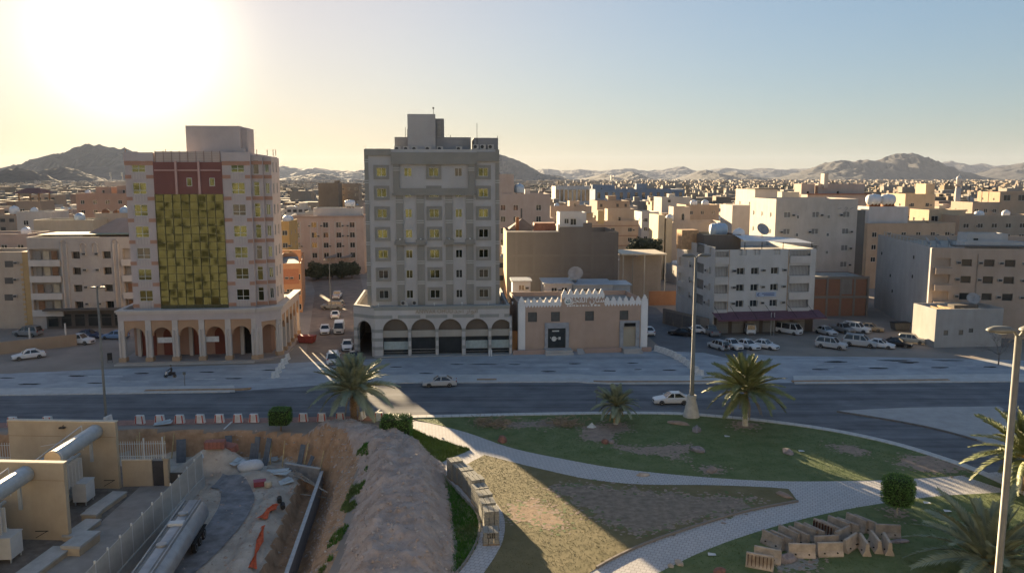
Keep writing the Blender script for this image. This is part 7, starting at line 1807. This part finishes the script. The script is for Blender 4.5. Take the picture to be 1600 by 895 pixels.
# props and boards leaning against the cut
wood = mat('timber prop', (.48, .37, .20), .9, var=.25, scale=3); board = mat('formwork board', (.12, .135, .155), .8, var=.25, scale=2)
def lean(name, px, py0, py1, w, t, label, m, cat, skew=0.):
    x0, y0 = gp(px + skew, py0, PIT); x1, z1 = at(px, py1, y0 + .9)
    me = MB().bar((0, 0, -.05), (x1 - x0, .9, z1 - PIT), w, t).mesh(name, m)
    o = tag(ob(name, me, None, (x0, y0, PIT)), label, cat, name.replace('_', ' ') + 's leaning on the excavation wall'); return o
for px, py0, py1, sk_, lab in ((214, 722, 680, 0, 'leftmost timber prop behind the picket fence'), (218, 722, 674, -1, 'second timber prop behind the picket fence'), (257, 716, 680, -3, 'leaning timber prop left of the sand heap'), (272, 716, 675, -4, 'left of the three props over the dark board'), (281, 712, 673, 0, 'middle of the three props over the dark board'), (287, 712, 673, 0, 'right of the three props over the dark board'), (317, 712, 671, 0, 'single tall prop behind the sand heap'), (344, 712, 673, 0, 'single prop right of the tall one'), (384, 712, 696, -1, 'short prop near the white sack'), (424, 726, 682, -2, 'prop between the dark boards right of the sack'), (445, 730, 688, -4, 'slanting prop in the middle of the corner'), (482, 733, 692, -8, 'slanting prop beside the big dark board'), (506, 740, 704, -7, 'prop standing above the trench head')):
    lean('timber_prop', px, py0, py1, .10, .10, lab, wood, 'timber', sk_)
for px, py0, py1, w, sk_, lab in ((283, 722, 686, 1.0, 0, 'dark board below the three props'), (330, 720, 690, .55, 0, 'pale grey board behind the sand heap'), (357, 722, 680, .75, 0, 'dark upright board right of the sand heap'), (403, 724, 682, .6, -5, 'dark leaning board left of the corner'), (396, 724, 692, .55, -4, 'short dark board beside the leaning one'), (421, 728, 684, .7, -8, 'long dark board right of the leaning one'), (474, 732, 694, .65, -8, 'long dark board next to the slanting prop'), (489, 740, 712, .55, -12, 'dark board lying low above the cross wall'), (526, 748, 730, .5, -6, 'small dark board on the mound slope')):
    lean('formwork_board', px, py0, py1, w, .06, lab, board, 'board', sk_)
# bricks, sack, netting, crates
def on_pit(px, py, z=PIT): x, y = gp(px, py, z); return x, y, height(x, y)
brk = mat('clay block', (.30, .13, .10), .92, var=.25, scale=2)
for px, py, n, lab, deg in ((338, 727, 10, 'reddish block pack left of the white sack', 8), (358, 720, 10, 'tilted reddish block pack by the white sack', -25)):
    x, y, z = on_pit(px, py, PIT + .6); o = thing('block_pack', lab, 'block pack', (x, y, z), R(deg), rot=(R(0 if deg > 0 else 12), 0, R(deg)))
    for a in range(5):
        for c in range(2): ob('block', MB().box(-.2, .2, -.55, .55, 0, .38).mesh('block', brk), o, (-.84 + a * .42, 0, c * .39))
x, y, z = on_pit(392, 733, PIT + .8); o = thing('bulk_sack', 'big white woven sack lying on the sand', 'sack', (x, y, z + .5), R(25))
b = bmesh.new(); bmesh.ops.create_icosphere(b, subdivisions=3, radius=1)
for v in b.verts:
    v.co.x = math.copysign(abs(v.co.x) ** .7, v.co.x); v.co *= 1 + .09 * noise.noise(v.co * 3); v.co.x *= 1.35; v.co.y *= .75; v.co.z *= .7
me = bpy.data.meshes.new('sack_body'); b.to_mesh(me); b.free(); me.polygons.foreach_set('use_smooth', [True] * len(me.polygons)); me.materials.append(mat('woven sack', (.50, .53, .56), .7, var=.08, scale=4, bump=.4)); ob('sack_body', me, o)
ob('strap', MB().tube([(.0, -.76, .1), (0, -.4, .68), (0, .4, .68), (0, .76, .1)], .03, 5).mesh('strap', trlight), o)
x, y, z = on_pit(406, 756, PIT + .4); o = thing('crate', 'maroon crate on the sand heap above the netting', 'crate', (x, y, z), R(20)); boxes(o, 'side', [(-.6, .6, -.4, -.35, 0, .5), (-.6, .6, .35, .4, 0, .5), (-.6, -.55, -.35, .35, 0, .5), (.55, .6, -.35, .35, 0, .5)], mat('crate maroon', (.25, .06, .07), .7)); boxes(o, 'lid', [(-.62, .62, -.42, .42, .5, .55)], mat('crate lid', (.34, .11, .14), .7))
x, y, z = on_pit(419, 757, PIT + .4); o = tag(ob('cloth_bag', leaf_crown('ball', 2, .01, 3, [ylc, ylc, mat('cream bag', (.52, .45, .33), .8)]), None, (x, y, z + .3), scale=(.5, .45, .45)), 'cream cloth bag beside the maroon crate', 'bag')
for k, (px, py, w, l, deg, lab) in enumerate(((433, 744, 3.0, 1.0, -20, 'large pale board sheet on the rubble'), (447, 752, 1.4, .9, 30, 'small pale board sheet on the rubble'), (372, 735, 1.6, .8, 60, 'grey board below the block packs'), (424, 716, 1.5, .7, -10, 'pale crumpled sheet right of the sack'), (255, 664, 2.0, .8, 5, 'pale tarpaulin bundle on the pit rim'))):
    x, y, z = on_pit(px, py, PIT + .3) if k < 4 else (*gp(px, py), 0.02); o = tag(ob('board_sheet', MB().obox((0, 0, 0), (w, l, .06)).obox((w * .1, .2, .1), (w * .6, l * .7, .05), Matrix.Rotation(.3, 3, 'Z')).mesh('board_sheet', mat('pale board', (.42, .47, .49), .7, var=.15)), None, (x, y, z + .25), rot=(R(8), R(-6), R(deg))), lab, 'board')
for px, py, px2, py2, lab in ((333, 716, 352, 725, 'white plank lying toward the block packs'), (352, 707, 364, 696, 'short blue-white plank near the pit wall'), (317, 733, 319, 740, 'white offcut standing on the track edge'), (459, 738, 512, 768, 'loose plank across the trench rubble'), (455, 728, 500, 760, 'second loose plank across the rubble'), (470, 755, 510, 762, 'third loose plank by the cross wall')):
    x, y = gp(px, py, PIT + .5); x2, y2 = gp(px2, py2, PIT + .5); z = max(height(x, y), height(x2, y2)) + .3
    tag(ob('plank', MB().bar((0, 0, 0), (x2 - x, y2 - y, .1), .16, .06).mesh('plank', trlight if px < 400 else mat('grey plank', (.27, .24, .20), .9, var=.2)), None, (x, y, z)), lab, 'plank')
on_ = mat('orange netting', (.50, .09, .03), .8, var=.2, scale=3)
def netting(pts, label, wd=.32):
    b = MB(); prev = None
    for i, (px, py) in enumerate(pts):
        x, y = gp(px, py, PIT + .4); z = height(x, y) + .1
        row = []
        for k in range(5): row.append((x + (k - 2) * wd * (.35 + .4 * abs(math.sin(i * 2.7 + 1))) + .2 * math.sin(i * 2.1 + k), y + .1 * math.sin(i + k * 1.7), max(z, height(x + (k - 2) * wd * .5, y) + .06) + .14 * abs(math.sin(i * 1.3 + k * .9))))
        if prev:
            for k in range(4): b.face([prev[k], prev[k + 1], row[k + 1], row[k]])
        prev = row
    tag(ob('safety_netting', b.mesh('safety_netting', on_)), label, 'netting')
netting([(432, 793), (428, 797), (424, 801), (420, 806), (414, 812), (408, 818)], 'crumpled orange netting at the head of the berm')
netting([(412, 828), (409, 838), (406, 850), (402, 862), (398, 875), (394, 890)], 'orange netting strip along the berm near the bottom edge', .16)
for k, (px, py) in enumerate(((437, 787), (442, 791))):
    x, y, z = on_pit(px, py, PIT + .4); tag(ob('pipe_end', MB().tube([(0, -.3, .35), (0, .6, .35)], .22, 12).mesh('pipe_end', trim), None, (x, y, z), .3), ['left black pipe end on the berm', 'right black pipe end on the berm'][k], 'pipe')
# rubble: stones on heap, pit and slope
rb = MB(); rr = random.Random(77)
def pebble(x, y, z, s, mi):
    q = [Vector((rr.gauss(0, 1), rr.gauss(0, 1), rr.gauss(0, 1))).normalized() * s * rr.uniform(.7, 1.2) for _ in range(2)]
    M = Matrix.Rotation(rr.uniform(0, 6), 3, 'Z'); V = [Vector(v) for v in ((1, 0, 0), (0, .8, 0), (-.9, .1, 0), (0, -.8, 0), (.1, .1, .7), (0, 0, -.4))]
    V = [M @ (v * s * rr.uniform(.75, 1.2)) + Vector((x, y, z)) for v in V]
    for f in ((0, 1, 4), (1, 2, 4), (2, 3, 4), (3, 0, 4), (1, 0, 5), (2, 1, 5), (3, 2, 5), (0, 3, 5)): rb.face([V[i] for i in f], mi)
k = 0
while k < 9000:
    x, y = rr.uniform(-34, -4), rr.uniform(50, 90)
    m, p = mound(x, y), pit_amount(x, y)
    if m < .1 and not .02 < p and rr.random() > .02: continue
    if p > .95 and m < .1 and rr.random() > .35: continue
    pebble(x, y, height(x, y) + .01, min(.22, .04 * rr.paretovariate(1.7)), 0 if rr.random() < .7 else 1 if rr.random() < .75 else 2); k += 1
tag(ob('rubble', rb.mesh('rubble', [spoil, mat('rubble grey', (.39, .33, .29), .95, var=.2), mat('rubble pale', (.47, .41, .36), .95, var=.2)])), label='loose stones and clods over the spoil heap and the excavation', kind='stuff')
# ------------------------------------------------------------------ haze: the dusty evening air
hz = bpy.data.materials.new('haze air'); hz.use_nodes = True
hn = hz.node_tree.nodes; hn.remove(hn['Principled BSDF'])
pv = hn.new('ShaderNodeVolumePrincipled')
pv.inputs['Color'].default_value = (.52, .62, .86, 1)
pv.inputs['Density'].default_value = 2.0e-5
pv.inputs['Anisotropy'].default_value = .12
hz.node_tree.links.new(pv.outputs[0], hn['Material Output'].inputs['Volume'])
tag(ob('haze', MB().box(-11200, 11200, -2700, 14600, -8, 400).mesh('haze', hz)), kind='stuff', label='thin pale evening haze over the city and the hills')
